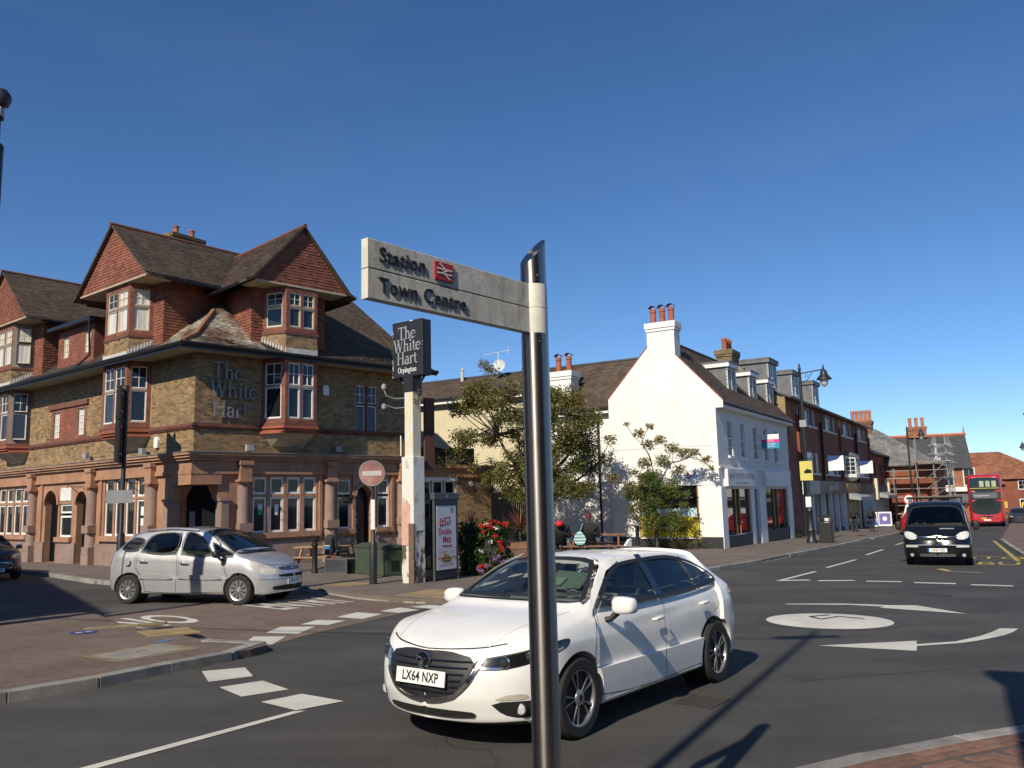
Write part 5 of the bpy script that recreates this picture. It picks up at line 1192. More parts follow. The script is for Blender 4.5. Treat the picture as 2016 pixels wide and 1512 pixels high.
sf = thing('scaffolding', 'silver tube scaffolding with timber decks round the brick house', 'scaffolding', Fsc @ Vector((5, 1, -2)))
TUBE = M('galvanised_tube', (.42, .42, .4), .45, .2, 4, metal=.5); PLANK = M('scaffold_board', (.42, .30, .16), .85, .3, 2)
for u in (-1, 1.2, 3.4, 5.6, 7.8, 9.4, 10.6):
    for d in (.7, 2.0): mb = MB(Fsc); mb.tube([(u, d, -2.1), (u, d, 5.9 if u < 7 else 9.6+random.uniform(-.5, .8))], .045, 6); mb.build('standard', TUBE, sf)
for u in (9.4, 10.6):
    for d in (-1, -3, -5, -7): mb = MB(Fsc); mb.tube([(u, d, -2.1), (u, d, 9.4+random.uniform(-.4, .9))], .045, 6); mb.build('standard', TUBE, sf)
for z in (.1, 1.2, 2.2, 3.3, 4.6, 5.6):
    for d in (.7, 2.0): mb = MB(Fsc); mb.tube([(-1.4, d, z), (11, d, z)], .04, 6); mb.build('ledger', TUBE, sf)
for z in (.1, 2.2, 4.6, 6.6, 7.6, 8.7):
    for u in (9.4, 10.6): mb = MB(Fsc); mb.tube([(u, 2.4, z), (u, -7.6, z)], .04, 6); mb.build('ledger', TUBE, sf)
    for d in (.7, 2.0, -3): mb = MB(Fsc); mb.tube([(9.0, d, z), (11.2, d, z)], .04, 6); mb.build('transom', TUBE, sf)
for z, a, b in ((.15, -1, 9.5), (4.65, -1.2, 9), (2.25, 5, 10.5), (6.65, 7.5, 11)):
    for k in range(3): mb = MB(Fsc); mb.box(a, b, .75+k*.4, 1.12+k*.4, z, z+.06); mb.build('deck_board', PLANK, sf)
for k in range(5): mb = MB(Fsc); mb.tube([(9.4, -7+k*1.9, -1+k*2), (9.4, -5+k*1.9, 1+k*2)], .035, 6); mb.tube([(7.8+k*.4, 2.0, k*1.6), (10.4, 2.0, k*1.6+1.6)], .035, 6); mb.build('brace', TUBE, sf)
# ------------------------------------------------------------------ houses closing the street and on the right
BTILE = M('rust_roof_tile', (.24, .10, .055), .88, .3, .8, .25, 20, .3, 40, tone=.3)
def hipped(name, label, x, y, w, d, ze, zr, rz, wm, rm, ridge=.4, chim=True, grp=None):
    F = Matrix.Translation((x, y, 0)) @ Matrix.Rotation(rz, 4, 'Z'); t = thing(name, label, 'building', (x, y, gz(x, y)), grp)
    mb = MB(F); mb.box(-w/2, w/2, -d/2, d/2, -3.5, ze); mb.build('wall', wm, t)
    r = w*ridge/2; o = .4; mb = MB(F); mb.add([(-w/2-o, -d/2-o, ze-.1), (w/2+o, -d/2-o, ze-.1), (w/2+o, d/2+o, ze-.1), (-w/2-o, d/2+o, ze-.1), (-r, 0, zr), (r, 0, zr)], [(0, 1, 5, 4), (1, 2, 5), (2, 3, 4, 5), (3, 0, 4)]); rf = mb.build('hip_roof', rm, t)
    X = F.to_3x3() @ Vector((1, 0, 0)); a = F @ Vector((-w/2-o, -d/2-o, ze-.1)); b = F @ Vector((0, 0, zr)); vy = (b-a)-X*(b-a).dot(X)
    mt = MB(); tiles(mt, a, X, vy, [(0, 0), (w+2*o, 0), (w/2+o+r, vy.length), (w/2+o-r, vy.length)], .35, .45, .04); mt.build('roof_tiles', rm, rf, kind='stuff')
    for k in range(max(2, int(w/3))):
        u = -w/2+(k+.5)*w/max(2, int(w/3)); Fw = F @ Matrix.Translation((0, -d/2, 0)) @ Matrix.Diagonal((1, -1, 1, 1))
        for z in (-1, 1.6): window(Fw, t, u-.6, u+.6, z, z+1.3, .04, 2, 2, .1, WHITE, GLASS)
    if chim: capped_stack(F, w*.12, -d*.1, zr-2, zr+.3, 1.3, .9, 2, t, BRK, .8, .2)
    return t
hipped('far_house', 'long rust tiled hipped roof house closing the street behind the bus', 68, 128, 24, 12, 3.2, 7.3, -.45, BRK, BTILE, .45, False)
hipped('far_house', 'lower rust tiled house with chimney just behind the red bus', 60, 112, 9, 8, 2.4, 4.9, -.5, BRK, BTILE, .3)
hipped('far_house', 'dark grey walled house beside the scaffolding at the street end', 55, 113, 6, 7, 3.2, 4.6, -.3, M('charcoal_render', (.05, .05, .052), .8), BTILE, .3, False)
tb = thing('timbered_shop', 'black and white timbered shop cut by the right edge of the photo', 'building', (64, 96, -1.9))
Ft = frame((61.2, 92.5, 0), (.45, .89), (-.89, .45))
mb = MB(Ft); mb.box(0, 14, -9, 0, -2.5, 5.2); mb.build('wall', RENDER, tb)
for u in (0, 1.4, 2.8, 5.5): mb = MB(Ft); mb.box(u, u+.25, 0, .05, 1.3, 5.2); mb.build('timber', BLACKW, tb)
for z in (1.3, 3.0, 5.0): mb = MB(Ft); mb.box(0, 14, 0, .045, z, z+.22); mb.build('timber', BLACKW, tb)
for z in (1.7, 3.4): window(Ft, tb, .4, 1.3, z, z+1.2, .04, 2, 2, .1, WHITE, GLASS)
Ft2 = frame((61.2, 92.5, 0), (.89, -.45), (-.45, -.89))
for u in (0, 1.6, 3.2): mb = MB(Ft2); mb.box(u, u+.3, 0, .05, 1.3, 5.2); mb.build('timber', BLACKW, tb)
for z in (1.3, 5.0): mb = MB(Ft2); mb.box(0, 6, 0, .045, z, z+.25); mb.build('timber', BLACKW, tb)
for u in (.4, 2.0): window(Ft2, tb, u, u+1.1, 2.2, 4.3, .04, 2, 3, .1, WHITE, GLASS)
mb = MB(Ft2); mb.box(0, 8, .0, .3, .3, 1.2); mb.build('fascia_board', BLKF, tb)
mb = MB(Ft); mb.add([(-.6, .6, 5.1), (14, .6, 5.1), (14, -4.5, 8.6), (-.6, -4.5, 8.6), (-.6, -9, 5.1), (14, -9, 5.1)], [(0, 1, 2, 3), (3, 2, 5, 4), (0, 3, 4)]); mb.build('roof', BTILE, tb)
mb = MB(Ft); mb.box(1.2, 3.6, -2, -.3, 6.2, 7.4); mb.build('dormer', RENDER, tb)
mb = MB(Ft); mb.add([(1, -.1, 7.4), (3.8, -.1, 7.4), (3.8, -3, 7.4), (1, -3, 7.4), (2.4, -.1, 8.5), (2.4, -3, 8.5)], [(0, 1, 4), (0, 4, 5, 3), (1, 2, 5, 4)]); mb.build('dormer_roof', GSLATE, tb)
# ------------------------------------------------------------------ heritage street lamps
LAMP = M('black_cast_iron', (.018, .018, .02), .45, .2, 3, bump=.1); LGL = M('frosted_bowl', (.55, .55, .52), .2, .1)
def street_lamp(label, x, y, ang, h=8.95, signs=()):
    z = gz(x, y)+.1; t = thing('street_lamp', label, 'street lamp', (0, 0, 0), 'heritage street lamps')
    mb = MB(); mb.lathe([(.26, 0), (.26, .12), (.2, .2), (.19, .55), (.21, .6), (.15, .7), (.13, 1.5), (.16, 1.55), (.1, 1.65), (.085, 2.6), (.075, h-1.0), (.06, h-.35), (.09, h-.3), (.05, h-.2), (.06, h-.12), (.0, h)], n=14); mb.build('column', LAMP, t, smooth=True)
    mb = MB(); za = h-.55; mb.tube([(0, 0, za), (1.15, 0, za+.12)], .03, 8); mb.tube([(.05, 0, za-.5), (.35, 0, za-.35), (.6, 0, za+.0)], .018, 6); mb.tube([(.25, 0, za-.25), (.3, 0, za-.08), (.42, 0, za-.12), (.36, 0, za-.2)], .014, 6); mb.build('arm', LAMP, t)
    mb = MB(); c = (1.15, 0, za); mb.lathe([(0, .4), (.03, .3), (.05, .2), (.04, .12), (.16, .02), (.17, -.1), (.2, -.18), (.36, -.36), (.37, -.4), (.2, -.4)], c, 18); mb.build('lantern', LAMP, t, smooth=True)
    mb = MB(); mb.lathe([(.21, -.4), (.2, -.52), (.13, -.7), (.0, -.78)], c, 16); mb.build('bowl', LGL, t, smooth=True)
    t.location = (x, y, z); t.rotation_euler = (0, 0, ang); return t
A_ = math.atan2(-.515, .857)
l1 = street_lamp('black heritage lamp post beside the litter bin, nearest on the shop side', 14.52, 41.6, A_)
mb = MB(); mb.box(-.3, .3, -.13, -.09, 3.05, 4.0); mb.build('yellow_notice', M('yellow_notice', (.6, .52, .12), .6), l1)
mb = MB(); mb.prism([(-.1, -.132, 3.4), (.26, -.132, 3.4), (.26, -.132, 3.55), (.05, -.132, 3.62), (-.1, -.132, 3.5)], (0, -.004, 0)); mb.build('notice_arrow', BLKP, l1)
mb = MB(); mb.box(-.13, .13, -.14, -.1, 1.75, 2.25); mb.build('crossing_plate', WHITE, l1)
mb = MB(); mb.box(-.16, .16, -.12, .1, 5.7, 6.05); mb.build('junction_box', GREYF, l1)
l2 = street_lamp('black heritage lamp post carrying the no left turn disc', 36.0, 76.2, A_)
mb = MB(); R2 = Matrix.Rotation(math.pi/2, 3, 'X')
mb.lathe([(.5, 0), (.5, .04)], (-.3, -.2, 2.3), 24, R2); o = mb.build('turn_disc', M('red_sign_ring', (.55, .02, .02), .4), l2)
mb = MB(); mb.lathe([(.38, .045), (.38, .05)], (-.3, -.2, 2.3), 24, R2); mb.build('disc_face', M('white_sign', (.8, .8, .78)), o)
mb = MB(); mb.prism([(-.2, -.255, 2.05), (-.12, -.255, 2.05), (-.12, -.255, 2.42), (-.42, -.255, 2.42), (-.42, -.255, 2.52), (-.56, -.255, 2.38), (-.42, -.255, 2.24), (-.42, -.255, 2.34), (-.2, -.255, 2.34)], (0, -.003, 0)); mb.build('disc_arrow', BLKP, o)
street_lamp('black heritage lamp post farthest down the street beside the scaffolding', 55.3, 105.5, A_)
street_lamp('black heritage lamp hanging in from the right edge, nearer one', 37.6, 58.4, A_+math.pi)
street_lamp('black heritage lamp hanging in from the right edge, farther one', 58.6, 94.0, A_+math.pi)
# ------------------------------------------------------------------ litter bin, A boards, small street things on the shop side
bn = thing('litter_bin', 'black square litter bin beside the nearest street lamp', 'litter bin', (15.25, 41.55, gz(15.25, 41.55)+.1))
Fb = frame((15.25, 41.55, gz(15.25, 41.55)+.1), so, -sv)
mb = MB(Fb); mb.prism([(-.3, -.3, 0), (.3, -.3, 0), (.3, .3, 0), (-.3, .3, 0)], (0, 0, 1.0)); mb.build('body', LAMP, bn, bevel=.03)
mb = MB(Fb); mb.prism([(-.32, -.33, 1.0), (-.32, .33, 1.0), (-.32, .3, 1.2), (-.32, .15, 1.34), (-.32, -.15, 1.34), (-.32, -.3, 1.2)], (.64, 0, 0)); mb.build('hood', LAMP, bn, bevel=.02)
mb = MB(Fb); mb.box(.02, .2, .305, .32, .98, 1.2); mb.build('poster', PAPER, bn); mb = MB(Fb); mb.box(-.25, -.02, .32, .335, 1.02, 1.2); mb.build('slot', BLKP, bn)
for x, y, w, nm in ((29.3, 69.4, .42, 'purple framed pavement board nearer the navy shop door'), (30.9, 70.6, .5, 'purple pavement board with white disc standing at the kerb')):
    t = thing('pavement_board', nm, 'pavement sign', (x, y, gz(x, y)+.1), 'pavement boards'); F = frame((x, y, gz(x, y)+.1), so, -sv)
    mb = MB(F); mb.add([(-w, .25, .1), (w, .25, .1), (w, .0, 1.25), (-w, 0, 1.25), (-w, .2, .1), (w, .2, .1), (w, -.05, 1.25), (-w, -.05, 1.25)], [(0, 1, 2, 3), (4, 7, 6, 5), (0, 4, 5, 1), (1, 5, 6, 2), (2, 6, 7, 3), (3, 7, 4, 0)]); mb.add([(-w, -.3, .1), (w, -.3, .1), (w, -.05, 1.25), (-w, -.05, 1.25)], [(0, 1, 2, 3)]); mb.build('frame', M('white_sign', (.8, .8, .78)), t)
    mb = MB(F); mb.add([(-w*.88, .243, .25), (w*.88, .243, .25), (w*.88, .06, 1.15), (-w*.88, .06, 1.15)], [(0, 1, 2, 3)]); mb.v = [v+Vector((-sv.x, -sv.y, 0))*.02 for v in mb.v]; mb.build('print', M('purple_print', (.10, .09, .30), .6), t)
    mb = MB(F); mb.lathe([(.18, 0), (.18, .02)], (0, .2, .7), 16, Matrix.Rotation(-math.pi/2, 3, 'X')); mb.build('print_disc', WHITE, t)
# ------------------------------------------------------------------ finger signpost close to the camera
def mat_brushed():
    m, t, b = newmat('brushed_stainless'); v = coords(t, scale=(1, 1, .02))
    setc(b.inputs['Base Color'], (.36, .335, .30)); b.inputs['Metallic'].default_value = 1
    n = noise(t, coords(t, scale=(90, 90, .6)), 4, 3, .6)
    t.links.new(ramp(t, n, [(.3, .30), (.7, .40)]), b.inputs['Roughness'])
    t.links.new(mix(t, ramp(t, noise(t, coords(t), 6, 6, .75), [(.5, 0), (.8, .5)]), (.36, .335, .30), (.20, .18, .15)), b.inputs['Base Color'])
    b.inputs['Anisotropic'].default_value = .75; b.inputs['Anisotropic Rotation'].default_value = .25
    tg = nd(t, 'ShaderNodeTangent', direction_type='RADIAL', axis='Z'); t.links.new(tg.outputs[0], b.inputs['Tangent'])
    return m
STEELB = mat_brushed()
def mat_dirty_white():
    m, t, b = newmat('weathered_white_sign'); v = coords(t)
    n1 = noise(t, v, 9, 8, .75); n2 = noise(t, v, 60, 4, .7); n3 = noise(t, coords(t, scale=(1, 1, .25)), 14, 5, .7)
    c = mix(t, ramp(t, n1, [(.35, 0), (.65, 1)]), (.66, .64, .57), (.45, .43, .37))
    c = mix(t, ramp(t, n3, [(.52, 0), (.72, .75)]), c, (.22, .21, .185)); c = mix(t, ramp(t, n2, [(.6, 0), (.75, .5)]), c, (.10, .095, .08))
    t.links.new(c, b.inputs['Base Color']); b.inputs['Roughness'].default_value = .6
    bn = nd(t, 'ShaderNodeBump'); bn.inputs['Strength'].default_value = .25; bn.inputs['Distance'].default_value = .004
    t.links.new(n2, bn.inputs['Height']); t.links.new(bn.outputs[0], b.inputs['Normal'])
    return m
DWHITE = mat_dirty_white(); CWHITE = M('clean_white_enamel', (.66, .64, .57), .45, .12, 8, .08, 60, .1, stain=.1)
PX, PY, PR = .11, 3.74, .062
zb = gz(PX, PY)+.1
sp = thing('finger_signpost', 'brushed steel finger post with grimy white sign to the station and town centre', 'signpost', (PX, PY, zb))
def cut_tube(z0, z1, tilt, r, n=40):
    """tube with a slanted top: higher towards +x"""
    mb = MB(); vs = []
    for j in range(n):
        a = 2*math.pi*j/n; vs.append((PX+r*math.cos(a), PY+r*math.sin(a), z0))
    for j in range(n):
        a = 2*math.pi*j/n; dx = Vector((math.cos(a), math.sin(a))).dot(Vector((.82, .57))); vs.append((PX+r*math.cos(a), PY+r*math.sin(a), z1+tilt*dx*r/.0575))
    mb.add(vs, [(j, (j+1) % n, n+(j+1) % n, n+j) for j in range(n)]+[tuple(range(n, 2*n))]); return mb
cut_tube(zb-.1, 2.565, 0, PR).build('post', STEELB, sp, smooth=True)
cut_tube(2.795, 2.955, .068, PR*.95).build('slanted_cap', STEELB, sp, smooth=True)
mb = MB(); mb.lathe([(PR*.97, 2.566), (PR*.98, 2.57), (PR*.98, 2.677), (PR*.95, 2.679), (PR*.95, 2.682), (PR*.98, 2.684), (PR*.98, 2.79), (PR*.97, 2.794)], (PX, PY, 0), 40); mb.build('collar', CWHITE, sp, smooth=True)
for z in (2.83, 2.525):
    mb = MB(); mb.lathe([(.0, .003), (.006, .002), (.007, 0)], (PX+.02, PY-PR*.93, z), 10, Matrix.Rotation(math.pi/2, 3, 'X')); mb.build('grub_screw', BLKP, sp)
fd = Vector((-.645, -.765, 0)).normalized(); fn = Vector((.765, -.645, 0)).normalized()
f0 = Vector((PX, PY, 0))+fd*.035; FLn = .955; T = .036
for k, (z0, z1) in enumerate(((2.5655, 2.6785), (2.682, 2.794))):
    mb = MB(); a = f0+fn*(T/2); 
    mb.prism([(a.x, a.y, z0), (a+fd*FLn).to_tuple()[:2]+(z0,), (a+fd*FLn).to_tuple()[:2]+(z1,), (a.x, a.y, z1)], -fn*T)
    fg = mb.build('finger', DWHITE, sp, bevel=.003)
    mb = MB(); e_ = f0+fd*(FLn+.001)+fn*(T/2+.0005); mb.prism([(e_.x, e_.y, z0), (e_.x, e_.y, z1), (e_-fn*(T+.001)).to_tuple()[:2]+(z1,), (e_-fn*(T+.001)).to_tuple()[:2]+(z0,)], fd*.006); mb.build('end_cap', CWHITE, fg, bevel=.001)
    zc = (z0+z1)/2
    base = lambda s_: f0+fd*(FLn-s_)+fn*(T/2)+Vector((0, 0, zc))
    mb = MB()
    if k == 1: text_on(mb, 'Station', base(.045), -fd, (0, 0, 1), .082, .0025, .0005, align='LEFT', bold=.0004, sx=.98, spacing=1.06)
    else: text_on(mb, 'Town Centre', base(.045), -fd, (0, 0, 1), .082, .0025, .0005, align='LEFT', bold=.0004, sx=.98, spacing=1.06)
    mb.build('lettering', M('black_plastic_letters', (.014, .014, .014), .5), fg, kind='stuff')
    if k == 1:
        c = base(.385); u = -fd; w, h = .052, .037
        q = lambda x, z, l: c+u*x+Vector((0, 0, z))+fn*l
        mb = MB(); mb.prism([q(-w, -h, .0005), q(w, -h, .0005), q(w, h, .0005), q(-w, h, .0005)], fn*.007); rb_ = mb.build('rail_badge', M('red_badge', (.42, .015, .02), .4), fg, bevel=.001)
        mb = MB(); s_ = .0062; L_ = .0085
        for zz in (.009, -.009): mb.prism([q(-w*.8, zz-s_/2, L_), q(w*.8, zz-s_/2, L_), q(w*.8, zz+s_/2, L_), q(-w*.8, zz+s_/2, L_)], fn*.0015)
        def diag(x0, z0_, x1, z1_, e):
            d = Vector((x1-x0, z1_-z0_)); n = Vector((-d.y, d.x)).normalized()*s_*.55
            mb.prism([q(x0+n.x, z0_+n.y, L_+e), q(x1+n.x, z1_+n.y, L_+e), q(x1-n.x, z1_-n.y, L_+e), q(x0-n.x, z0_-n.y, L_+e)], fn*.0015)
        diag(-.028, .029, .004, .009, .0004); diag(.018, .009, -.018, -.009, .0008); diag(-.004, -.009, .028, -.029, .0004)
        mb.build('badge_arrows', CWHITE, rb_)
# ------------------------------------------------------------------ pub sign on its peeling post
SX, SY = -2.62, 21.7; zs = gz(SX, SY)+.1
ps = thing('pub_sign', 'tall hanging style pub sign with black board on a peeling white timber post', 'pub sign', (SX, SY, zs))
bd_ = Vector((.79, -.61, 0)).normalized(); bn_ = Vector((-.61, -.79, 0)).normalized()
FP = frame((SX, SY, 0), bd_, bn_)
def mat_peel(name, c, c2, thr):
    m, t, b = newmat(name); v = coords(t)
    n = noise(t, coords(t, scale=(1.2, 1.2, .5)), 3.2, 8, .72); f = noise(t, v, 25, 4, .7)
    col_ = mix(t, ramp(t, n, [(thr, 0), (thr+.03, 1)]), c, c2); col_ = mix(t, ramp(t, f, [(.55, 0), (.7, .35)]), col_, (.12, .10, .07))
    t.links.new(col_, b.inputs['Base Color']); b.inputs['Roughness'].default_value = .8
    bn = nd(t, 'ShaderNodeBump'); bn.inputs['Strength'].default_value = .6; bn.inputs['Distance'].default_value = .02; t.links.new(n, bn.inputs['Height']); t.links.new(bn.outputs[0], b.inputs['Normal'])
    return m
mb = MB(FP); mb.prism([(-.15, -.15, 2.95), (.15, -.15, 2.95), (.15, .15, 2.95), (-.15, .15, 2.95)], (0, 0, 1.75)); mb.build('upper_post', mat_peel('peeling_cream_paint', (.66, .58, .40), (.62, .61, .57), .52), ps, bevel=.012)
mb = MB(FP); mb.prism([(-.21, -.21, 1.1), (.21, -.21, 1.1), (.21, .21, 1.1), (-.21, .21, 1.1)], (0, 0, 1.9)); mb.build('post_casing', mat_peel('peeling_white_paint', (.68, .66, .60), (.50, .46, .38), .56), ps, bevel=.015)
mb = MB(FP); mb.prism([(-.215, .2, .75), (.1, .2, .75), (.1, .2, 1.75), (-.02, .2, 1.9), (-.215, .2, 1.8)], (0, .016, 0)); mb.build('pink_primer', M('pink_primer', (.58, .36, .29), .8, .2, 6), ps)
mb = MB(FP); n = 12; prof_ = [(.2, zs-.1), (.215, zs+.3), (.2, .5), (.21, .8), (.205, 1.12)]
vs = []
for r, z in prof_:
    for j in range(4*5):
        s_, k = divmod(j, 5); c4 = [(-1, -1), (1, -1), (1, 1), (-1, 1)]; a, b = c4[s_], c4[(s_+1) % 4]; tt = k/5; jit = 1+random.uniform(-.08, .03)
        vs.append(((a[0]+(b[0]-a[0])*tt)*r*jit, (a[1]+(b[1]-a[1])*tt)*r*jit, z))
N_ = 20; mb.add(vs, [(i*N_+j, i*N_+(j+1) % N_, (i+1)*N_+(j+1) % N_, (i+1)*N_+j) for i in range(len(prof_)-1) for j in range(N_)])
mb.build('rotten_base', mat_peel('rotten_painted_timber', (.62, .60, .54), (.10, .075, .05), .5), ps, smooth=True)
mb = MB(FP); mb.box(.05, .225, .19, .235, -.2, 1.3); mb.build('bare_timber', M('rotting_wood', (.16, .11, .07), .9, .4, 8, .3, 60, .8, 30), ps)
BLB = M('black_sign_board', (.018, .02, .022), .5, .2, 5, bump=.1)
mb = MB(FP); mb.prism([(-.17, -.17, 4.7), (.17, -.17, 4.7), (.17, .17, 4.7), (-.17, .17, 4.7)], (0, 0, .4)); mb.build('neck', BLB, ps)
mb = MB(FP)
for s_ in (-1, 1): mb.tube([(s_*.15, 0, 4.75), (s_*.45, 0, 5.1)], .03, 6)
mb.build('strut', BLB, ps, kind='stuff')
mb = MB(FP); mb.box(-.54, .54, -.16, .16, 5.1, 6.58); bo = mb.build('sign_board', BLB, ps, bevel=.01)
mb = MB(FP)
for s_ in (-1, 1): mb.box(s_*.54-.012, s_*.54+.012, .15, .175, 5.1, 6.58)
mb.box(-.54, .54, .15, .173, 6.56, 6.585); mb.build('worn_edging', mat_peel('chipped_white_edge', (.03, .03, .03), (.6, .6, .57), .56), bo)
mb = MB()
for w_, z, s_ in (('The', 6.27, .34), ('White', 5.94, .34), ('Hart', 5.6, .34)): serif_on(mb, w_, FP @ Vector((-.02, .16, z)), bd_, (0, 0, 1), s_, .015, .003, sx=.92)
mb.build('sign_lettering', M('silver_letters', (.30, .31, .33), .5), bo)
mb = MB(); serif_on(mb, 'Orpington', FP @ Vector((-.02, .16, 5.29)), bd_, (0, 0, 1), .15, .004, .003, sx=.86); mb.build('place_lettering', PAPER, bo)
for zz, hk in ((4.55, .35), (4.3, -.1)):
    mb = MB(FP); mb.tube([(-.15, .1, zz), (-.35, .3, zz-.02), (-.45, .5, zz+.05), (-.5, .55, zz+hk*.6)], .014, 6); mb.lathe([(.03, 0), (.06, .03), (.065, .12), (.02, .16)], (-.5, .55, zz+hk*.6), 10); mb.build('swan_neck_lamp', GREYF, ps)
for zz in (4.5, 4.42): mb = MB(FP); mb.tube([(.15, .1, zz), (.4, .2, zz-.1), (.45, .2, zz+.15)], .014, 6); mb.lathe([(.02, 0), (.06, .03), (.06, .1)], (.45, .2, zz+.12), 8); mb.build('swan_neck_lamp', IR, ps)
# ------------------------------------------------------------------ no entry sign on its post
NX, NY = -3.62, 21.48; zn = gz(NX, NY)+.1
ne = thing('no_entry_sign', 'faded round no entry sign on a black post at the side road', 'road sign', (NX, NY, zn))
mb = MB(); mb.lathe([(.095, zn-.1), (.095, .82), (.06, .9), (.048, .92), (.048, 2.35)], (NX, NY, 0), 14); mb.build('post', LAMP, ne, smooth=True)
nq = Vector((.28, -.96, .0)).to_track_quat('Z', 'Y').to_matrix(); cN = Vector((NX-.02, NY-.06, 2.59)); nv = Vector((.28, -.96, 0)).normalized()
mb = MB(); mb.lathe([(.34, -.16), (.345, .0), (.33, .01)], cN-nv*.02, 32, nq); mb.build('lamp_drum', LAMP, ne, smooth=True)
mb = MB(); mb.lathe([(.315, .012), (.315, .03)], cN, 32, nq); di = mb.build('disc', M('faded_red_disc', (.33, .11, .08), .45, .45, 2.2, c2=(.45, .28, .24)), ne)
mb = MB(); sx_ = Vector((nv.y, -nv.x, 0)); mb.prism([cN+nv*.032+sx_*a+Vector((0, 0, b)) for a, b in ((-.24, -.06), (.24, -.06), (.24, .06), (-.24, .06))], nv*.003); mb.build('bar', M('grey_white_bar', (.55, .53, .48), .5), di)
mb = MB(); mb.lathe([(.33, .0), (.33, .035), (.312, .037)], cN, 32, nq); mb.f = [f for f in mb.f if len(f) == 4]; mb.t = mb.t[:len(mb.f)]; mb.mi = mb.mi[:len(mb.f)]; mb.build('rim', GREYF, di)
mb = MB(); mb.cbox((NX+.0, NY-.055, 1.55), (.1, .012, .75)); mb.build('white_plate', WHITE, ne)
mb = MB(); mb.cbox((NX, NY, 2.3), (.06, .02, .3)); mb.build('clip', GREYF, ne)
# ------------------------------------------------------------------ phone kiosk with poster panel
kd = Vector((.54, .84, 0)).normalized(); ko = Vector((.84, -.54, 0)).normalized(); KZ = gz(-1.9, 22.3)+.1
FK = frame((-2.12, 21.95, 0), kd, ko)
kk = thing('phone_kiosk', 'dark grey phone kiosk with a burger price poster on its side', 'phone kiosk', (-2.12, 21.95, KZ))
KG = M('kiosk_grey', (.09, .095, .10), .45, .2, 3, metal=.3)
for u, d in ((0, 0), (.98, 0), (0, -.85), (.98, -.85)): mb = MB(FK); mb.tube([(u, d, KZ-.02), (u, d, 1.95)], .035, 10); mb.build('corner_post', KG, kk)
mb = MB(FK); mb.box(-.05, 1.03, -.92, .06, 1.88, 2.06); mb.build('roof', KG, kk, bevel=.02)
mb = MB(FK); mb.box(.03, .95, -.05, .03, KZ+.12, 1.88); mb.build('panel_frame', M('navy_frame', (.012, .014, .03), .4), kk)
mb = MB(FK); mb.box(.07, .91, .03, .036, .07, 1.72); po = mb.build('poster', M('white_poster', (.66, .66, .68), .4, .06), kk)
mb = MB(FK); mb.quad((0, -.86, KZ), (0, 0, KZ), (0, 0, 1.88), (0, -.86, 1.88)); mb.quad((0, -.86, KZ), (.98, -.86, KZ), (.98, -.86, 1.88), (0, -.86, 1.88)); mb.build('glass_wall', glassclear('kiosk_glass', (.35, .38, .4)), kk)
mb = MB(FK); mb.box(.3, .7, -.8, -.65, .5, 1.4); mb.build('telephone', KG, kk)
mb = MB(); text_on(mb, 'BT', FK @ Vector((.5, .062, 1.96)), kd, (0, 0, 1), .09); mb.build('header_mark', PAPER, kk)
REDT = M('red_print', (.50, .02, .04), .5)
PK = lambda u, z, l=.038: FK @ Vector((u, l, z))
mb = MB(); mb.prism([PK(.2, 1.18), PK(.64, 1.24), PK(.64, 1.44), PK(.2, 1.38)], ko*.002); o = mb.build('price_flash', REDT, po)
mb = MB(); text_on(mb, '\u00a32.99', PK(.42, 1.31, .041), kd, (0, .0, 1), .2, bold=.006, sx=.85); mb.build('price', PAPER, o)
mb = MB(); vs_, fs_ = text_geo('Double', .25, bold=.004)
for s_, z, k, x in (('Double', 1.05, .23, .42), ('Melt', .84, .25, .5), ('+REGULAR FRIES', .67, .07, .5)): text_on(mb, s_, PK(x, z, .037), kd, (.0, 0, 1), k, bold=.004, sx=.8)
mb.build('poster_lettering', REDT, po)
mb = MB()
for i in range(3): text_on(mb, ('Glorious', 'Grill', 'MELT')[i], PK(.25+.25*i, .53, .037), kd, (0, 0, 1), .055)
text_on(mb, 'DOUBLE MELT BURGER', PK(.5, -.1+.28, .037), kd, (0, 0, 1), .06)
for a in range(24):
    t0, t1 = 2*math.pi*a/24, 2*math.pi*(a+1)/24
    for r0, r1 in ((.062, .075),): mb.quad(*[PK(.74+r*math.cos(t)*.9, 1.6+r*math.sin(t), .037) for r, t in ((r0, t0), (r0, t1), (r1, t1), (r1, t0))])
for z in (1.63, 1.6, 1.57): mb.quad(PK(.69, z, .037), PK(.79, z, .037), PK(.79, z+.014, .037), PK(.69, z+.014, .037))
mb.build('dark_print', BLKP, po)
mb = MB(); mb.quad(PK(.07, .475), PK(.91, .475), PK(.91, .48), PK(.07, .48)); mb.quad(PK(.07, .6), PK(.91, .6), PK(.91, .605), PK(.07, .605)); mb.build('rule_line', GREYF, po)
for nm, pts, c in (('bun', [(.28, .37), (.33, .43), (.46, .46), (.6, .43), (.66, .37)], (.45, .22, .08)), ('bun', [(.3, .25), (.64, .25), (.62, .29), (.32, .29)], (.42, .2, .08)), ('patty', [(.27, .33), (.67, .33), (.66, .37), (.28, .37)], (.06, .03, .02)), ('patty', [(.28, .285), (.66, .285), (.65, .31), (.29, .31)], (.08, .035, .02)), ('cheese', [(.26, .31), (.68, .31), (.62, .335), (.32, .335)], (.6, .35, .05)), ('fries', [(.34, .44), (.4, .44), (.43, .56), (.3, .55)], (.65, .42, .08)), ('bun', [(.08, .35), (.14, .42), (.24, .41), (.27, .35)], (.5, .3, .2)), ('bun', [(.68, .35), (.72, .42), (.86, .41), (.9, .35)], (.5, .3, .2))):
    mb = MB(); k_ = random.uniform(.038, .042); mb.prism([PK(u, z, k_) for u, z in pts], ko*.001); mb.build('burger_'+nm, M('print_'+nm+str(int(c[2]*100)), c, .5), po)
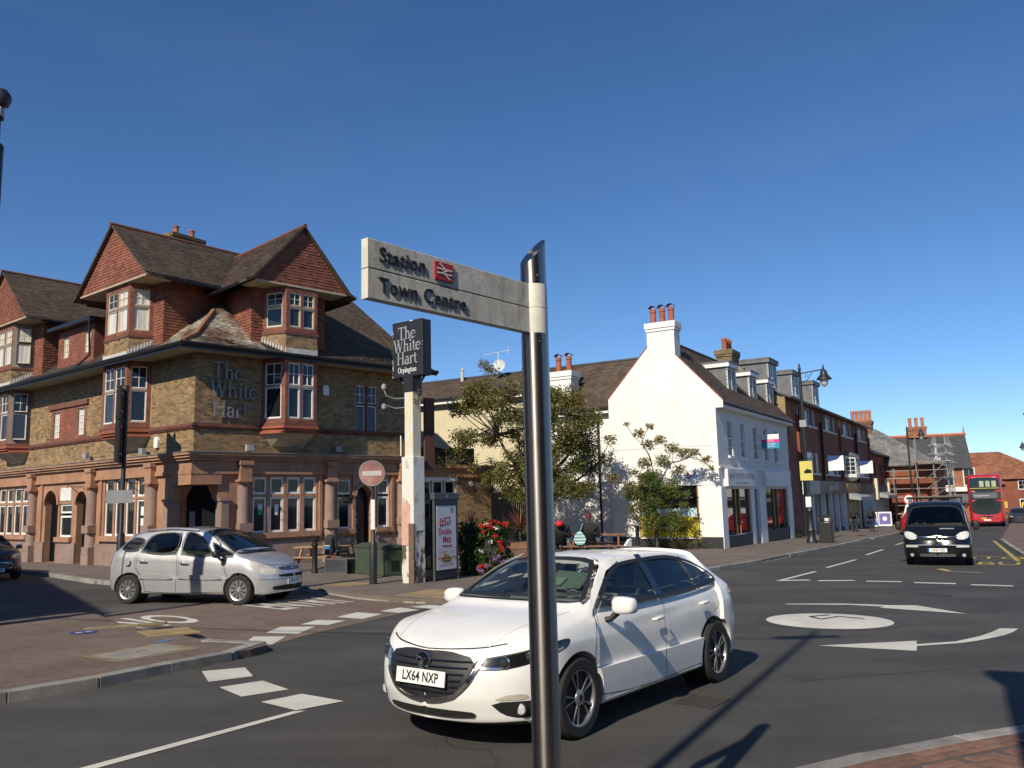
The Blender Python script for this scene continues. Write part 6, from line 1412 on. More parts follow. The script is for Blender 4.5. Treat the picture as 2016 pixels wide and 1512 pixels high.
# ------------------------------------------------------------------ green cabinet
cb = thing('utility_cabinet', 'dark green street cabinet behind the no entry post', 'street cabinet', (-4.2, 24.6, gz(-4.2, 24.6)+.1))
cd = Vector((.645, -.764, 0)); FCb = frame((-4.81, 25.3, 0), (1.15, -1.36), (-1.36, -1.15)); cz = gz(-4.2, 24.6)
CG = M('cabinet_green', (.055, .075, .045), .55, .3, 3, .2, 30, .2, stain=.25)
mb = MB(FCb); mb.box(0, 1.78, -.55, 0, cz+.12, .55); mb.build('body', CG, cb, bevel=.015)
mb = MB(FCb); mb.box(-.03, 1.81, -.58, .03, .55, .6); mb.prism([(-.03, -.58, .6), (1.81, -.58, .6), (1.75, -.3, .66), (.03, -.3, .66)], (0, .001, 0)); mb.add([(-.03, .03, .6), (1.81, .03, .6), (1.75, -.28, .68), (.03, -.28, .68), (-.03, -.58, .6), (1.81, -.58, .6)], [(0, 1, 2, 3), (3, 2, 5, 4), (0, 3, 4), (1, 5, 2)]); mb.build('lid', CG, cb)
mb = MB(FCb); mb.box(-.02, 1.8, -.57, .02, cz, cz+.12); mb.build('base', CG, cb)
mb = MB(FCb); mb.box(.885, .895, -.0, .006, cz+.15, .53); mb.build('door_gap', BLKP, cb)
for k in range(6): mb = MB(FCb); mb.box(1.782, 1.79, -.42, -.15, cz+.25+k*.05, cz+.275+k*.05); mb.build('vent_slot', BLKP, cb)
# ------------------------------------------------------------------ bollards
def bollard(x, y, label, h=1.05):
    t = thing('bollard', label, 'bollard', (0, 0, 0), 'black bollards'); mb = MB()
    mb.lathe([(.1, -.05), (.1, .1), (.085, .14), (.08, h-.25), (.1, h-.22), (.1, h-.18), (.08, h-.16), (.085, h-.08), (.12, h-.06), (.12, h-.01), (.06, h)], n=14); mb.build('shaft', LAMP, t, smooth=True)
    mb = MB(); mb.lathe([(.103, h-.235), (.106, h-.2), (.103, h-.165)], n=14); mb.build('collar', LAMP, t, smooth=True)
    t.location = (x, y, gz(x, y)+.1); return t
bollard(-6.15, 25.9, 'black bollard in front of the pub beside the pale picnic table')
bollard(5.35, 37.2, 'black bollard left of the rowan tree by the white gable'); bollard(6.15, 36.9, 'black bollard at the foot of the rowan tree')
# ------------------------------------------------------------------ timber tables, lattice planters, mobility scooter
PINE = M('weathered_pine', (.34, .21, .11), .8, .3, 3, .25, 40, .3, 40)
DPINE = M('dark_stained_timber', (.13, .07, .045), .8, .3, 3)
def picnic_table(label, x, y, rz, wood=PINE, L=1.8):
    t = thing('picnic_table', label, 'picnic table', (0, 0, 0), 'pub picnic tables')
    for k in range(5): mb = MB(); mb.box(-L/2, L/2, -.36+k*.145, -.36+k*.145+.135, .72, .76); mb.build('top_plank', wood, t)
    for s in (-1, 1):
        for k in (0, 1): mb = MB(); mb.box(-L/2, L/2, s*.72-.13+k*.135, s*.72-.13+k*.135+.125, .43, .465); mb.build('seat_plank', wood, t)
        for e in (-1, 1): mb = MB(); mb.prism([(e*L*.36, s*.22, .72), (e*L*.36, s*.32, .72), (e*L*.36, s*.78, 0), (e*L*.36, s*.68, 0)], (.045, 0, 0)); mb.build('leg', wood, t)
        mb = MB(); mb.box(s*L*.36-.03, s*L*.36+.02, -.8, .8, .36, .43); mb.build('cross_bar', wood, t)
    t.location = (x, y, gz(x, y)+.1); t.rotation_euler = (0, 0, rz); return t
picnic_table('pale timber picnic table behind the left bollard', -6.2, 27.4, -.2)
picnic_table('pale timber picnic table behind the green cabinet', -3.7, 26.4, -.3)
picnic_table('picnic table where two people sit behind the white car', 2.35, 24.9, -.15, M('red_brown_timber', (.22, .105, .065), .8, .3, 3))
picnic_table('picnic table beside the kiosk planters', -.2, 27.6, .3, DPINE)
def lattice_planter(label, x, y, rz, w=1.0, d=.45, h=.45):
    t = thing('lattice_planter', label, 'planter', (0, 0, 0), 'lattice planters')
    g = M('planter_grey', (.085, .09, .095), .7); dk = M('planter_dark', (.02, .02, .021), .8)
    mb = MB(); mb.box(-w/2+.03, w/2-.03, -d/2+.03, d/2-.03, .02, h-.03); mb.build('box', dk, t)
    mb = MB()
    for y0, y1 in ((-d/2, -d/2+.03), (d/2-.03, d/2)):
        mb.box(-w/2, w/2, y0, y1, h-.05, h); mb.box(-w/2, w/2, y0, y1, 0, .05); mb.box(-w/2, -w/2+.05, y0, y1, .05, h-.05); mb.box(w/2-.05, w/2, y0, y1, .05, h-.05)
    mb.build('frame', g, t)
    lm = MB(); n = 11
    for k in range(-5, n+6):
        for s in (-1, 1):
            x0 = -w/2+.05+k*(w-.1)/n; x1 = x0+s*(h-.1); a, b = Vector((x0, 0, .05)), Vector((x1, 0, h-.05))
            lo, hi = -w/2+.05, w/2-.05
            def clip(p, q):
                if p.x < lo: p = p+(q-p)*((lo-p.x)/(q.x-p.x)) if q.x > lo else None
                if p is None: return None
                if p.x > hi: p = p+(q-p)*((hi-p.x)/(q.x-p.x)) if q.x < hi else None
                return p
            a2 = clip(a, b); b2 = clip(b, a)
            if a2 is None or b2 is None: continue
            dv = (b2-a2)
            if dv.length < .03: continue
            nn = Vector((-dv.z, 0, dv.x)).normalized()*.008; yy = -d/2+.012+s*.003
            lm.prism([(p.x, yy, p.z) for p in (a2-nn, b2-nn, b2+nn, a2+nn)], (0, -.006, 0))
    lm.build('lattice', g, t, kind='stuff')
    t.location = (x, y, gz(x, y)+.1); t.rotation_euler = (0, 0, rz); return t
lattice_planter('grey lattice planter box below the mobility scooter', -5.3, 25.7, -.65, 1.0); lattice_planter('lattice planter box at the end of the bench by the white wall', 4.0, 30.5, -.4, .9)
ms = thing('mobility_scooter', 'black mobility scooter with a rucksack on its backrest outside the pub', 'mobility scooter')
RUB = M('black_rubber', (.018, .018, .018), .8); DPL = M('dark_plastic', (.03, .03, .033), .5)
mb = MB(); mb.prism([(-.5, -.25, .15), (.45, -.25, .15), (.55, -.25, .3), (.3, -.25, .22), (-.1, -.25, .22), (-.2, -.25, .45), (-.5, -.25, .42)], (0, .5, 0)); mb.build('chassis', DPL, ms, bevel=.03)
for x, r in ((-.35, .14), (.42, .13)):
    for s in (-1, 1): mb = MB(); mb.lathe([(r*.5, -.05), (r, -.045), (r, .045), (r*.5, .05)], (x, s*.27, r), 18, Matrix.Rotation(math.pi/2, 3, 'X')); mb.build('wheel', RUB, ms, smooth=True)
mb = MB(); mb.box(-.42, .02, -.22, .22, .58, .68); mb.build('seat', DPL, ms, bevel=.04); mb = MB(); mb.tube([(-.2, 0, .4), (-.2, 0, .6)], .04, 8); mb.build('seat_post', DPL, ms)
mb = MB(); mb.prism([(-.42, -.2, .66), (-.3, -.2, .66), (-.4, -.2, 1.15), (-.5, -.2, 1.15)], (0, .4, 0)); mb.build('backrest', DPL, ms, bevel=.03)
mb = MB(); mb.tube([(.5, 0, .25), (.42, 0, .7), (.3, 0, .92)], .03, 8); mb.tube([(.32, -.25, .95), (.32, .25, .95)], .02, 8); mb.cbox((.32, 0, .95), (.12, .2, .1)); mb.build('tiller', DPL, ms)
mb = MB(); mb.prism([(-.62, -.17, .55), (-.46, -.17, .55), (-.48, -.17, 1.05), (-.56, -.17, 1.12), (-.62, -.17, 1.0)], (0, .34, 0)); rk_ = mb.build('rucksack', M('black_canvas', (.022, .022, .024), .8), ms, bevel=.04)
mb = MB(); mb.box(-.63, -.615, -.1, .1, .68, .78); mb.build('blue_badge', M('blue_badge', (.02, .2, .5), .5), rk_); mb = MB(); mb.box(-.63, -.618, -.13, .13, .8, .82); mb.build('reflective_strip', PAPER, rk_)
mb = MB(); mb.box(-.5, -.44, -.2, .2, .4, .46); mb.build('rear_light', M('red_lens', (.5, .01, .01), .3), ms)
ms.location = (-5.5, 26.9, gz(-5.5, 26.9)+.1); ms.rotation_euler = (0, 0, .9)
# ------------------------------------------------------------------ dark sign post by the pub corner, lamp column at the left edge
bs = thing('sign_pole', 'tall black pole with sign boards seen edge on before the pub corner', 'road sign', (-12.9, 27.6, gz(-12.9, 27.6)+.1))
zz0 = gz(-12.9, 27.6); mb = MB(); mb.lathe([(.12, zz0), (.12, 1.0), (.075, 1.1), (.07, 5.95)], (-12.9, 27.6, 0), 12); mb.build('pole', LAMP, bs, smooth=True)
Fz = frame((-12.9, 27.6, 0), Vector((-.30, .95, 0)), Vector((-.95, -.30, 0)))
for z0, z1 in ((4.75, 5.85), (3.35, 4.7)): mb = MB(Fz); mb.box(-.75, .55, .08, .2, z0, z1); mb.build('sign_back', LAMP, bs, bevel=.01)
mb = MB(Fz); mb.box(-.5, .5, .0, .05, 2.2, 2.55); mb.v = [FL.to_3x3() @ Vector((1, 0, 0))*0+v for v in mb.v]
mb = MB(); mb.cbox((-12.95, 27.5, 2.25), (.8, .03, .42), Matrix.Rotation(.3, 3, 'Z')); mb.build('small_plate', GREYF, bs)
for k in (3.6, 4.5, 5.0, 5.6): mb = MB(Fz); mb.box(-.7, .5, .05, .085, k, k+.05); mb.build('sign_rail', GREYF, bs)
lc = thing('camera_column', 'black column with camera head at the left edge of the photo', 'camera column', (-9.02, 14, gz(-9, 14)+.1))
mb = MB(); mb.lathe([(.2, gz(-9, 14)), (.2, 1.2), (.14, 1.3), (.125, 8.15), (.13, 8.25), (.1, 8.3), (.06, 8.32), (.055, 8.75), (.1, 8.76), (.1, 8.95), (.06, 8.97), (.06, 9.0)], (-9.04, 14, 0), 14); mb.build('column', LAMP, lc, smooth=True)
mb = MB(); mb.lathe([(.02, 9.0), (.13, 9.02), (.17, 9.12), (.16, 9.22), (.1, 9.3), (0, 9.33)], (-9.0, 14, 0), 14); mb.build('camera_dome', LAMP, lc, smooth=True)
mb = MB(); mb.cbox((-8.98, 13.95, 8.87), (.1, .12, .16)); mb.build('bracket_box', GREYF, lc)
# ------------------------------------------------------------------ car building kit
def pchip(pts):
    xs = [p[0] for p in pts]; ys = [p[1] for p in pts]; n = len(xs)
    h = [xs[i+1]-xs[i] for i in range(n-1)]; d = [(ys[i+1]-ys[i])/h[i] for i in range(n-1)]
    m = [d[0]]+[0 if d[i-1]*d[i] <= 0 else 2*d[i-1]*d[i]/(d[i-1]+d[i]) for i in range(1, n-1)]+[d[-1]]
    def f(x):
        if x <= xs[0]: return ys[0]
        if x >= xs[-1]: return ys[-1]
        i = max(k for k in range(n-1) if xs[k] <= x); t = (x-xs[i])/h[i]
        return (2*t**3-3*t*t+1)*ys[i]+(t**3-2*t*t+t)*h[i]*m[i]+(-2*t**3+3*t*t)*ys[i+1]+(t**3-t*t)*h[i]*m[i+1]
    return f
def catmull(P, k):
    out = []
    for i in range(len(P)-1):
        p0, p1, p2, p3 = P[max(i-1, 0)], P[i], P[i+1], P[min(i+2, len(P)-1)]
        for j in range(k):
            t = j/k; out.append(tuple(.5*((2*b)+(-a+c)*t+(2*a-5*b+4*c-d)*t*t+(-a+3*b-3*c+d)*t**3) for a, b, c, d in zip(p0, p1, p2, p3)))
    out.append(P[-1]); return out
def chaikin(P, n=2, q=.22):
    for _ in range(n):
        Q = []
        for a, b in zip(P, P[1:]+P[:1]):
            Q += [tuple(x+(y-x)*q for x, y in zip(a, b)), tuple(x+(y-x)*(1-q) for x, y in zip(a, b))]
        P = Q
    return P
def densify(P, L):
    out = []
    for a, b in zip(P, P[1:]+P[:1]):
        n = max(1, int(math.dist(a, b)/L)); out += [(a[0]+(b[0]-a[0])*i/n, a[1]+(b[1]-a[1])*i/n) for i in range(n)]
    return out
def inside(p, P):
    r = False
    for (x0, y0), (x1, y1) in zip(P, P[1:]+P[:1]):
        if (y0 > p[1]) != (y1 > p[1]) and p[0] < x0+(p[1]-y0)*(x1-x0)/(y1-y0): r = not r
    return r
def ev(o):
    dg = bpy.context.evaluated_depsgraph_get(); return bpy.data.meshes.new_from_object(o.evaluated_get(dg))
def tmp(bm_or_mb, name='tmp'):
    if isinstance(bm_or_mb, MB):
        me = bpy.data.meshes.new(name); me.from_pydata(bm_or_mb.v, [], bm_or_mb.f); bm = bmesh.new(); bm.from_mesh(me)
        bmesh.ops.remove_doubles(bm, verts=bm.verts, dist=1e-5); bmesh.ops.recalc_face_normals(bm, faces=bm.faces); bm.to_mesh(me); bm.free()
    else: me = bm_or_mb
    o = bpy.data.objects.new(name, me); col.objects.link(o); return o
def boolean(me, cutters, op='DIFFERENCE'):
    o = tmp(me)
    for c in cutters:
        m = o.modifiers.new('b', 'BOOLEAN'); m.operation = op; m.object = c; m.solver = 'EXACT'
    r = ev(o); bpy.data.objects.remove(o); return r
class Car:
    def __init__(s, S):
        s.S = S; f = {k: pchip(v) if isinstance(v, list) else v for k, v in S['curves'].items()}; s.f = f
        L2 = S['L']/2; W = S['W']/2; s.L2 = L2; s.W = W
        nx = S.get('nx', 110); xs = []
        for i in range(nx+1):
            t = -1+2*i/nx; xs.append(L2*math.copysign(1-(1-abs(t))**2.0 if abs(t) > 0 else 0, t))
        nf, nr, df, dr = S['nose']
        rows = []
        for x in xs:
            if x > L2-df: k = max(0, 1-((x-(L2-df))/df)**nf)**(1/nf)
            elif x < -(L2-dr): k = max(0, 1-((-x-(L2-dr))/dr)**nr)**(1/nr)
            else: k = 1
            k = max(k, .02)
            ym = W*k; zb, zm, zbt, zr, zt = f['zb'](x), f['zm'](x), f['zbelt'](x), f['zr'](x), f['zt'](x)
            yb = ym*f['belt'](x); yr = min(f['yr'](x)*min(1, k*1.05), yb*.97)
            P = [(0, zb), (ym*.6, zb), (ym*.93, zb+.015), (ym*.985, zb+.13), (ym, zm), (ym*.985, zm+(zbt-zm)*.55), (yb, zbt), (yr+(yb-yr)*.08, zr-(zr-zbt)*.1), (yr*.85, zr+(zt-zr)*.55), (yr*.45, zt-(zt-zr)*.12), (0, zt)]
            rows.append([(x, y, z) for y, z in catmull(P, 5)])
        rake = S.get('rake', lambda z: 0); rk2 = S.get('rear_rake', lambda z: 0)
        V_ = []; n = len(rows[0])
        for r in rows:
            for (x, y, z) in r:
                a = max(0, (x-(L2-.7))/.7); b = max(0, (-x-(L2-.7))/.7)
                V_.append(Vector((x-rake(z)*a*a*(3-2*a)+rk2(z)*b*b*(3-2*b), y, z)))
        m = len(rows); mb = MB()
        F_ = [(i*n+j, i*n+j+1, (i+1)*n+j+1, (i+1)*n+j) for i in range(m-1) for j in range(n-1)]
        mb.add(V_, F_); mb.add([Vector((v.x, -v.y, v.z)) for v in V_], [f_[::-1] for f_ in F_])
        for base, rr in ((0, 0), (0, m-1)):
            o = len(V_); ids = [rr*n+j for j in range(n)]+[o+rr*n+j for j in range(n-2, 0, -1)]; mb.f.append(ids); mb.t.append(.5); mb.mi.append(0)
        s.mesh = tmp(mb, 'loft'); s.bvh = BVHTree.FromObject(s.mesh, bpy.context.evaluated_depsgraph_get())
        s.t = thing(S['name'], S['label'], 'car' if 'cat' not in S else S['cat'], (0, 0, 0))
    def cast(s, p, n):
        h = s.bvh.ray_cast(p, -n)
        if h[0] is None:
            h2 = s.bvh.find_nearest(p-n*2.0); return h2[0], n
        return h[0], h[1] if h[1].dot(n) > 0 else -h[1]
    def map2(s, mode, sgn):
        if mode == 'side': n = Vector((0, sgn, 0)); return (lambda a, b: Vector((a, sgn*3, b))), n
        if mode == 'front': n = Vector((1, 0, 0)); return (lambda a, b: Vector((5, sgn*a, b))), n
        if mode == 'rear': n = Vector((-1, 0, 0)); return (lambda a, b: Vector((-5, sgn*a, b))), n
        if mode == 'top': n = Vector((0, 0, 1)); return (lambda a, b: Vector((a, sgn*b, 5))), n
        ang = mode; n = Vector((math.cos(ang), sgn*math.sin(ang), 0)); u = Vector((-math.sin(ang), sgn*math.cos(ang), 0))
        bp_ = Vector((s.S.get('lampx', s.L2-.34), sgn*(s.W-.24), 0))
        return (lambda a, b: bp_+n*3+u*a+Vector((0, 0, b))), n
    def patch(s, name, poly, mat, mode='side', sgn=1, off=.003, grid=.05, rnd=1, parent=None, thick=0, **kw):
        P = chaikin(poly, rnd) if rnd else list(poly); P = densify(P, grid)
        x0, x1 = min(p[0] for p in P), max(p[0] for p in P); y0, y1 = min(p[1] for p in P), max(p[1] for p in P)
        pts = list(P); g = grid; y = y0+g*.5
        while y < y1:
            x = x0+g*.5
            while x < x1:
                if inside((x, y), P) and min((x-a)**2+(y-b)**2 for a, b in P) > (g*.45)**2: pts.append((x, y))
                x += g
            y += g
        e = [(i, (i+1) % len(P)) for i in range(len(P))]
        v2, _, f2, *_r = geometry.delaunay_2d_cdt([Vector(p) for p in pts], e, [], 1, 1e-6)
        mp, n = s.map2(mode, sgn); out = []
        for v in v2:
            h, nn = s.cast(mp(v.x, v.y), n); out.append(h+nn*off)
        mb = MB(); fs = [tuple(f) if sgn*(-1 if mode in ('side',) else 1) > 0 else tuple(f)[::-1] for f in f2]; mb.add(out, fs)
        me_o = mb.build(name, mat, parent or s.t, smooth=True, **kw)
        return me_o
    def ribbon(s, name, poly, w, mat, mode='side', sgn=1, off=.004, closed=True, rnd=2, parent=None, dens=.04):
        P = (chaikin(poly, rnd) if rnd else list(poly)) if closed else catmull(poly, 6)
        P = densify(P, dens) if closed else P
        mp, n = s.map2(mode, sgn); vs = []; k = len(P)
        for i, p in enumerate(P):
            a, b = (P[i-1], P[(i+1) % k]) if closed else (P[max(i-1, 0)], P[min(i+1, k-1)])
            d = Vector((b[0]-a[0], b[1]-a[1])).normalized(); q = Vector((-d.y, d.x))*w/2
            for sg in (1, -1):
                h, nn = s.cast(mp(p[0]+q.x*sg, p[1]+q.y*sg), n); vs.append(h+nn*off)
        m = k if closed else k-1
        mb = MB(); mb.add(vs, [(2*i, 2*i+1, 2*((i+1) % k)+1, 2*((i+1) % k)) for i in range(m)]); return mb.build(name, mat, parent or s.t, smooth=True)
    def finish_body(s, mat, axles, rw, side=(), front=(), rear=(), hollow=True, archw=.26, black=None):
        cut = []
        for ax in axles:
            for sg in (-1, 1):
                mb = MB(); y0, y1 = sg*(s.W-archw), sg*(s.W+.3); N_ = 40
                vs = [(ax+rw*math.cos(2*math.pi*j/N_), y, rw*.985*math.sin(2*math.pi*j/N_)+s.S['wr']) for y in (y0, y1) for j in range(N_)]
                mb.add(vs, [(j, (j+1) % N_, N_+(j+1) % N_, N_+j) for j in range(N_)]+[tuple(range(N_))[::-1], tuple(range(N_, 2*N_))]); cut.append(tmp(mb))
        me = s.mesh.data.copy()
        if hollow:
            bm = bmesh.new(); bm.from_mesh(s.mesh.data); bm.normal_update()
            nm = {v: v.normal.copy() for v in bm.verts}
            for v in bm.verts: v.co -= nm[v]*.045
            inn = bpy.data.meshes.new('inn'); bm.to_mesh(inn); bm.free()
            x0, x1, z0 = s.S['cabin']; mb = MB(); mb.box(x0, x1, -2, 2, z0, 3); bo = tmp(mb)
            inner = tmp(boolean(inn, [bo], 'INTERSECT')); bpy.data.objects.remove(bo)
            cut.append(inner)
        for poly in side:
            P = chaikin(poly, 2); mb = MB(); k = len(P); vs = [(x, y, z) for y in (-2, 2) for x, z in P]
            mb.add(vs, [tuple(range(k)), tuple(range(k, 2*k))[::-1]]+[(i, (i+1) % k, k+(i+1) % k, k+i) for i in range(k)]); cut.append(tmp(mb))
        for polys, xa, xb in ((front, s.S.get('screen_x', 0), 3), (rear, -3, s.S.get('rear_x', -1))):
            for poly in polys:
                P = chaikin(poly, 2); mb = MB(); k = len(P); vs = [(x, y, z) for x in (xa, xb) for y, z in P]
                mb.add(vs, [tuple(range(k)), tuple(range(k, 2*k))[::-1]]+[(i, (i+1) % k, k+(i+1) % k, k+i) for i in range(k)]); cut.append(tmp(mb))
        r = boolean(me, cut)
        for c in cut: bpy.data.objects.remove(c)
        r.materials.clear(); r.materials.append(mat)
        r.polygons.foreach_set('use_smooth', [True]*len(r.polygons)); r.set_sharp_from_angle(angle=RAD(32))
        o = bpy.data.objects.new('body', r); col.objects.link(o); o.parent = s.t; s.body = o; ORG[o.name] = Vector()
        return o
    def done(s, x, y, heading, dz=0):
        bpy.data.objects.remove(s.mesh)
        h = Vector((heading[0], heading[1], 0)).normalized(); h.z = GA*h.x+GB*h.y; h.normalize(); l = GN.cross(h).normalized(); n = h.cross(l)
        M_ = Matrix((h, l, n)).transposed().to_4x4(); M_.translation = Vector((x, y, gz(x, y)+dz)); s.t.matrix_world = M_
TYRE = M('tyre_rubber', (.018, .018, .019), .85, .2, 5, .2, 60, .3, 80)
ALLOY = paint('silver_alloy', (.42, .42, .43), .35, .8, .3); DARKM = M('dark_arch_lining', (.008, .008, .008), .9, bump=0)
CHROME = paint('chrome_trim', (.72, .72, .73), .12, 1, 0); BPL = M('black_trim_plastic', (.016, .016, .017), .55, .1, 5, bump=.15)
GBLK = paint('piano_black', (.008, .008, .009), .15, 0, .8)
PLATEW = M('white_number_plate', (.78, .78, .75), .45, .05); PLATEB = M('plate_black_characters', (.01, .01, .01), .6)
LENS = glassclear('clear_lens', (.75, .77, .78)); CARGL = glassclear('car_glass', (.42, .47, .45)); PRIV = glassclear('privacy_glass', (.10, .11, .11))
SEATM = M('charcoal_upholstery', (.03, .03, .032), .85); DASH = M('dashboard', (.02, .02, .021), .7)
SKIN = M('skin', (.48, .27, .19), .6, .12, 5, bump=.1); REDL = M('red_tail_lens', (.35, .01, .012), .15, coat=.8)
def wheel(parent, x, y, r, w, sgn, rim, kind, spokes=10):
    """tyre, rim, spokes; sgn = outward side (+1 left)"""
    rot = Matrix.Rotation(-sgn*math.pi/2, 3, 'X')
    mb = MB(); mb.lathe([(r*.66, -w*.45), (r*.7, -w*.5), (r*.93, -w*.5), (r*.985, -w*.42), (r, -w*.25), (r, w*.25), (r*.985, w*.42), (r*.93, w*.5), (r*.72, w*.5), (r*.68, w*.44), (r*.66, w*.3)], (x, y, r), 40, rot); tw = mb.build('wheel', TYRE, parent, smooth=True)
    for g in (-.12, .12): pass
    mb = MB(); mb.lathe([(r*.69, w*.46), (r*.665, w*.44), (r*.64, w*.2), (r*.63, -w*.3)], (x, y, r), 40, rot)
    mb.f = [f for f in mb.f if len(f) == 4]; mb.t = mb.t[:len(mb.f)]; mb.mi = mb.mi[:len(mb.f)]; mb.build('rim', rim, tw, smooth=True)
    mb = MB(); mb.lathe([(0, -w*.05), (r*.62, -w*.05)], (x, y, r), 24, rot); mb.build('brake_disc', DARKM, tw)
    mb = MB(); q = lambda a, rr, d: Vector((x, y, r))+rot @ Vector((rr*math.cos(a), rr*math.sin(a), d))
    for k in range(spokes):
        if kind == 'twin': a0 = 2*math.pi*(k//2)/(spokes//2)+(.19 if k % 2 else -.19); wi, wo = .05, .055; sk = (.1 if k % 2 else -.1)
        else: a0 = 2*math.pi*k/spokes; wi, wo = .13, .24; sk = 0
        ri, ro = r*.14, r*.66; e = w*.40
        if kind != 'twin': ro = r*.6
        A = [q(a0-sk-wi*r*.5/ri*.5, ri, e), q(a0-sk+wi*r*.5/ri*.5, ri, e), q(a0+wo*r/ro*.5*(1 if kind == 'twin' else 1.0), ro, e*1.02), q(a0-wo*r/ro*.5*(1 if kind == 'twin' else 1.0), ro, e*1.02)]
        nrm = rot @ Vector((0, 0, 1)); mb.prism(A, -nrm*w*.12)
    mb.build('spokes', rim, tw, kind='stuff')
    if kind != 'twin':
        mb = MB(); mb.lathe([(r*.58, w*.39), (r*.67, w*.43), (r*.69, w*.45)], (x, y, r), 36, rot); mb.f = [f for f in mb.f if len(f) == 4]; mb.t = mb.t[:len(mb.f)]; mb.mi = mb.mi[:len(mb.f)]; mb.build('cover_ring', rim, tw, smooth=True)
    mb = MB(); mb.lathe([(r*.2, w*.36), (r*.19, w*.44), (r*.1, w*.47), (0, w*.47)], (x, y, r), 20, rot); hb_ = mb.build('hub', rim, tw, smooth=True)
    mb = MB(); mb.lathe([(r*.085, w*.475), (r*.07, w*.485), (0, w*.485)], (x, y, r), 16, rot); mb.build('hub_cap', DARKM if kind == 'twin' else GREYF, hb_)
    return tw
def plate(car, txt, x, z, w=.52, h=.111, euro=False, tilt=.1, sgn=1):
    mb = MB(); n = Vector((sgn*math.cos(tilt), 0, math.sin(tilt))); u = Vector((0, sgn, 0)); v = n.cross(u); c = Vector((x, 0, z))
    q = lambda a, b, d=0: c+u*a+v*b+n*d
    mb.prism([q(-w/2, -h/2), q(w/2, -h/2), q(w/2, h/2), q(-w/2, h/2)], n*.01); o = mb.build('number_plate', PLATEW, car.t)
    mb = MB(); text_on(mb, txt, q(.02 if euro else 0, -.002, .0105), u, v, .105, bold=.0022, sx=.80, spacing=1.05); mb.build('plate_characters', PLATEB, o)
    if euro: mb = MB(); mb.prism([q(-w/2, -h/2, .0102), q(-w/2+.045, -h/2, .0102), q(-w/2+.045, h/2, .0102), q(-w/2, h/2, .0102)], n*.001); mb.build('plate_blue_band', M('euro_blue', (.01, .12, .45), .5), o)
def mirror(car, x, y, z, sgn, mat, size=(.13, .2, .15)):
    bm = bmesh.new(); bmesh.ops.create_icosphere(bm, subdivisions=3, radius=.5)
    for v in bm.verts:
        c = v.co; k = max(abs(c.x), abs(c.y), abs(c.z))*2; c *= (.45+.55/k)*.95
        c.x *= size[0]*(1 if c.x > 0 else .55); c.y *= size[1]; c.z *= size[2]*(1-.15*c.y/size[1]*sgn)
        c.x -= abs(c.y)*.12
    mb = MB(); mb.add([v.co+Vector((x, y, z)) for v in bm.verts], [tuple(v.index for v in f.verts) for f in bm.faces]); bm.free()
    o = mb.build('mirror', mat, car.t, smooth=True, sharp=80)
    mb = MB(); mb.tube([(x-.0, y-sgn*size[1]*.3, z-size[2]*.4), (x+.02, y-sgn*.13, z-size[2]*.75), (x+.04, y-sgn*.2, z-size[2]*.85)], [.03, .025, .03], 8); mb.build('mirror_stalk', BPL, o, smooth=True)
    mb = MB(); mb.cbox((x-size[0]*.30, y, z), (.01, size[1]*.8, size[2]*.7)); mb.build('mirror_glass', GLASSB, o)
def seat(car, x, y, z, mat=SEATM):
    mb = MB(); mb.box(x-.05, x+.45, y-.24, y+.24, z, z+.14); mb.prism([(x-.05, y-.23, z+.1), (x+.08, y-.23, z+.1), (x-.1, y-.2, z+.62), (x-.2, y-.2, z+.62)], (0, .44, 0)); mb.prism([(x-.12, y-.12, z+.65), (x-.05, y-.12, z+.65), (x-.1, y-.12, z+.86), (x-.17, y-.12, z+.86)], (0, .24, 0)); mb.build('seat', mat, car.t, bevel=.02)
def skin_body(name, verts, edges, radii, mat, parent=None, sub=2):
    me = bpy.data.meshes.new(name); me.from_pydata([Vector(v) for v in verts], edges, []); o = bpy.data.objects.new(name, me); col.objects.link(o)
    m = o.modifiers.new('skin', 'SKIN'); m.use_smooth_shade = True
    for i, r in enumerate(radii): me.skin_vertices[0].data[i].radius = r if isinstance(r, tuple) else (r, r)
    me.skin_vertices[0].data[0].use_root = True
    s2 = o.modifiers.new('sub', 'SUBSURF'); s2.levels = sub; s2.render_levels = sub
    r = ev(o); bpy.data.objects.remove(o); r.materials.clear(); r.materials.append(mat); r.polygons.foreach_set('use_smooth', [True]*len(r.polygons))
    o = bpy.data.objects.new(name, r); col.objects.link(o)
    if parent is not None: o.parent = parent; ORG[o.name] = Vector()
    return o
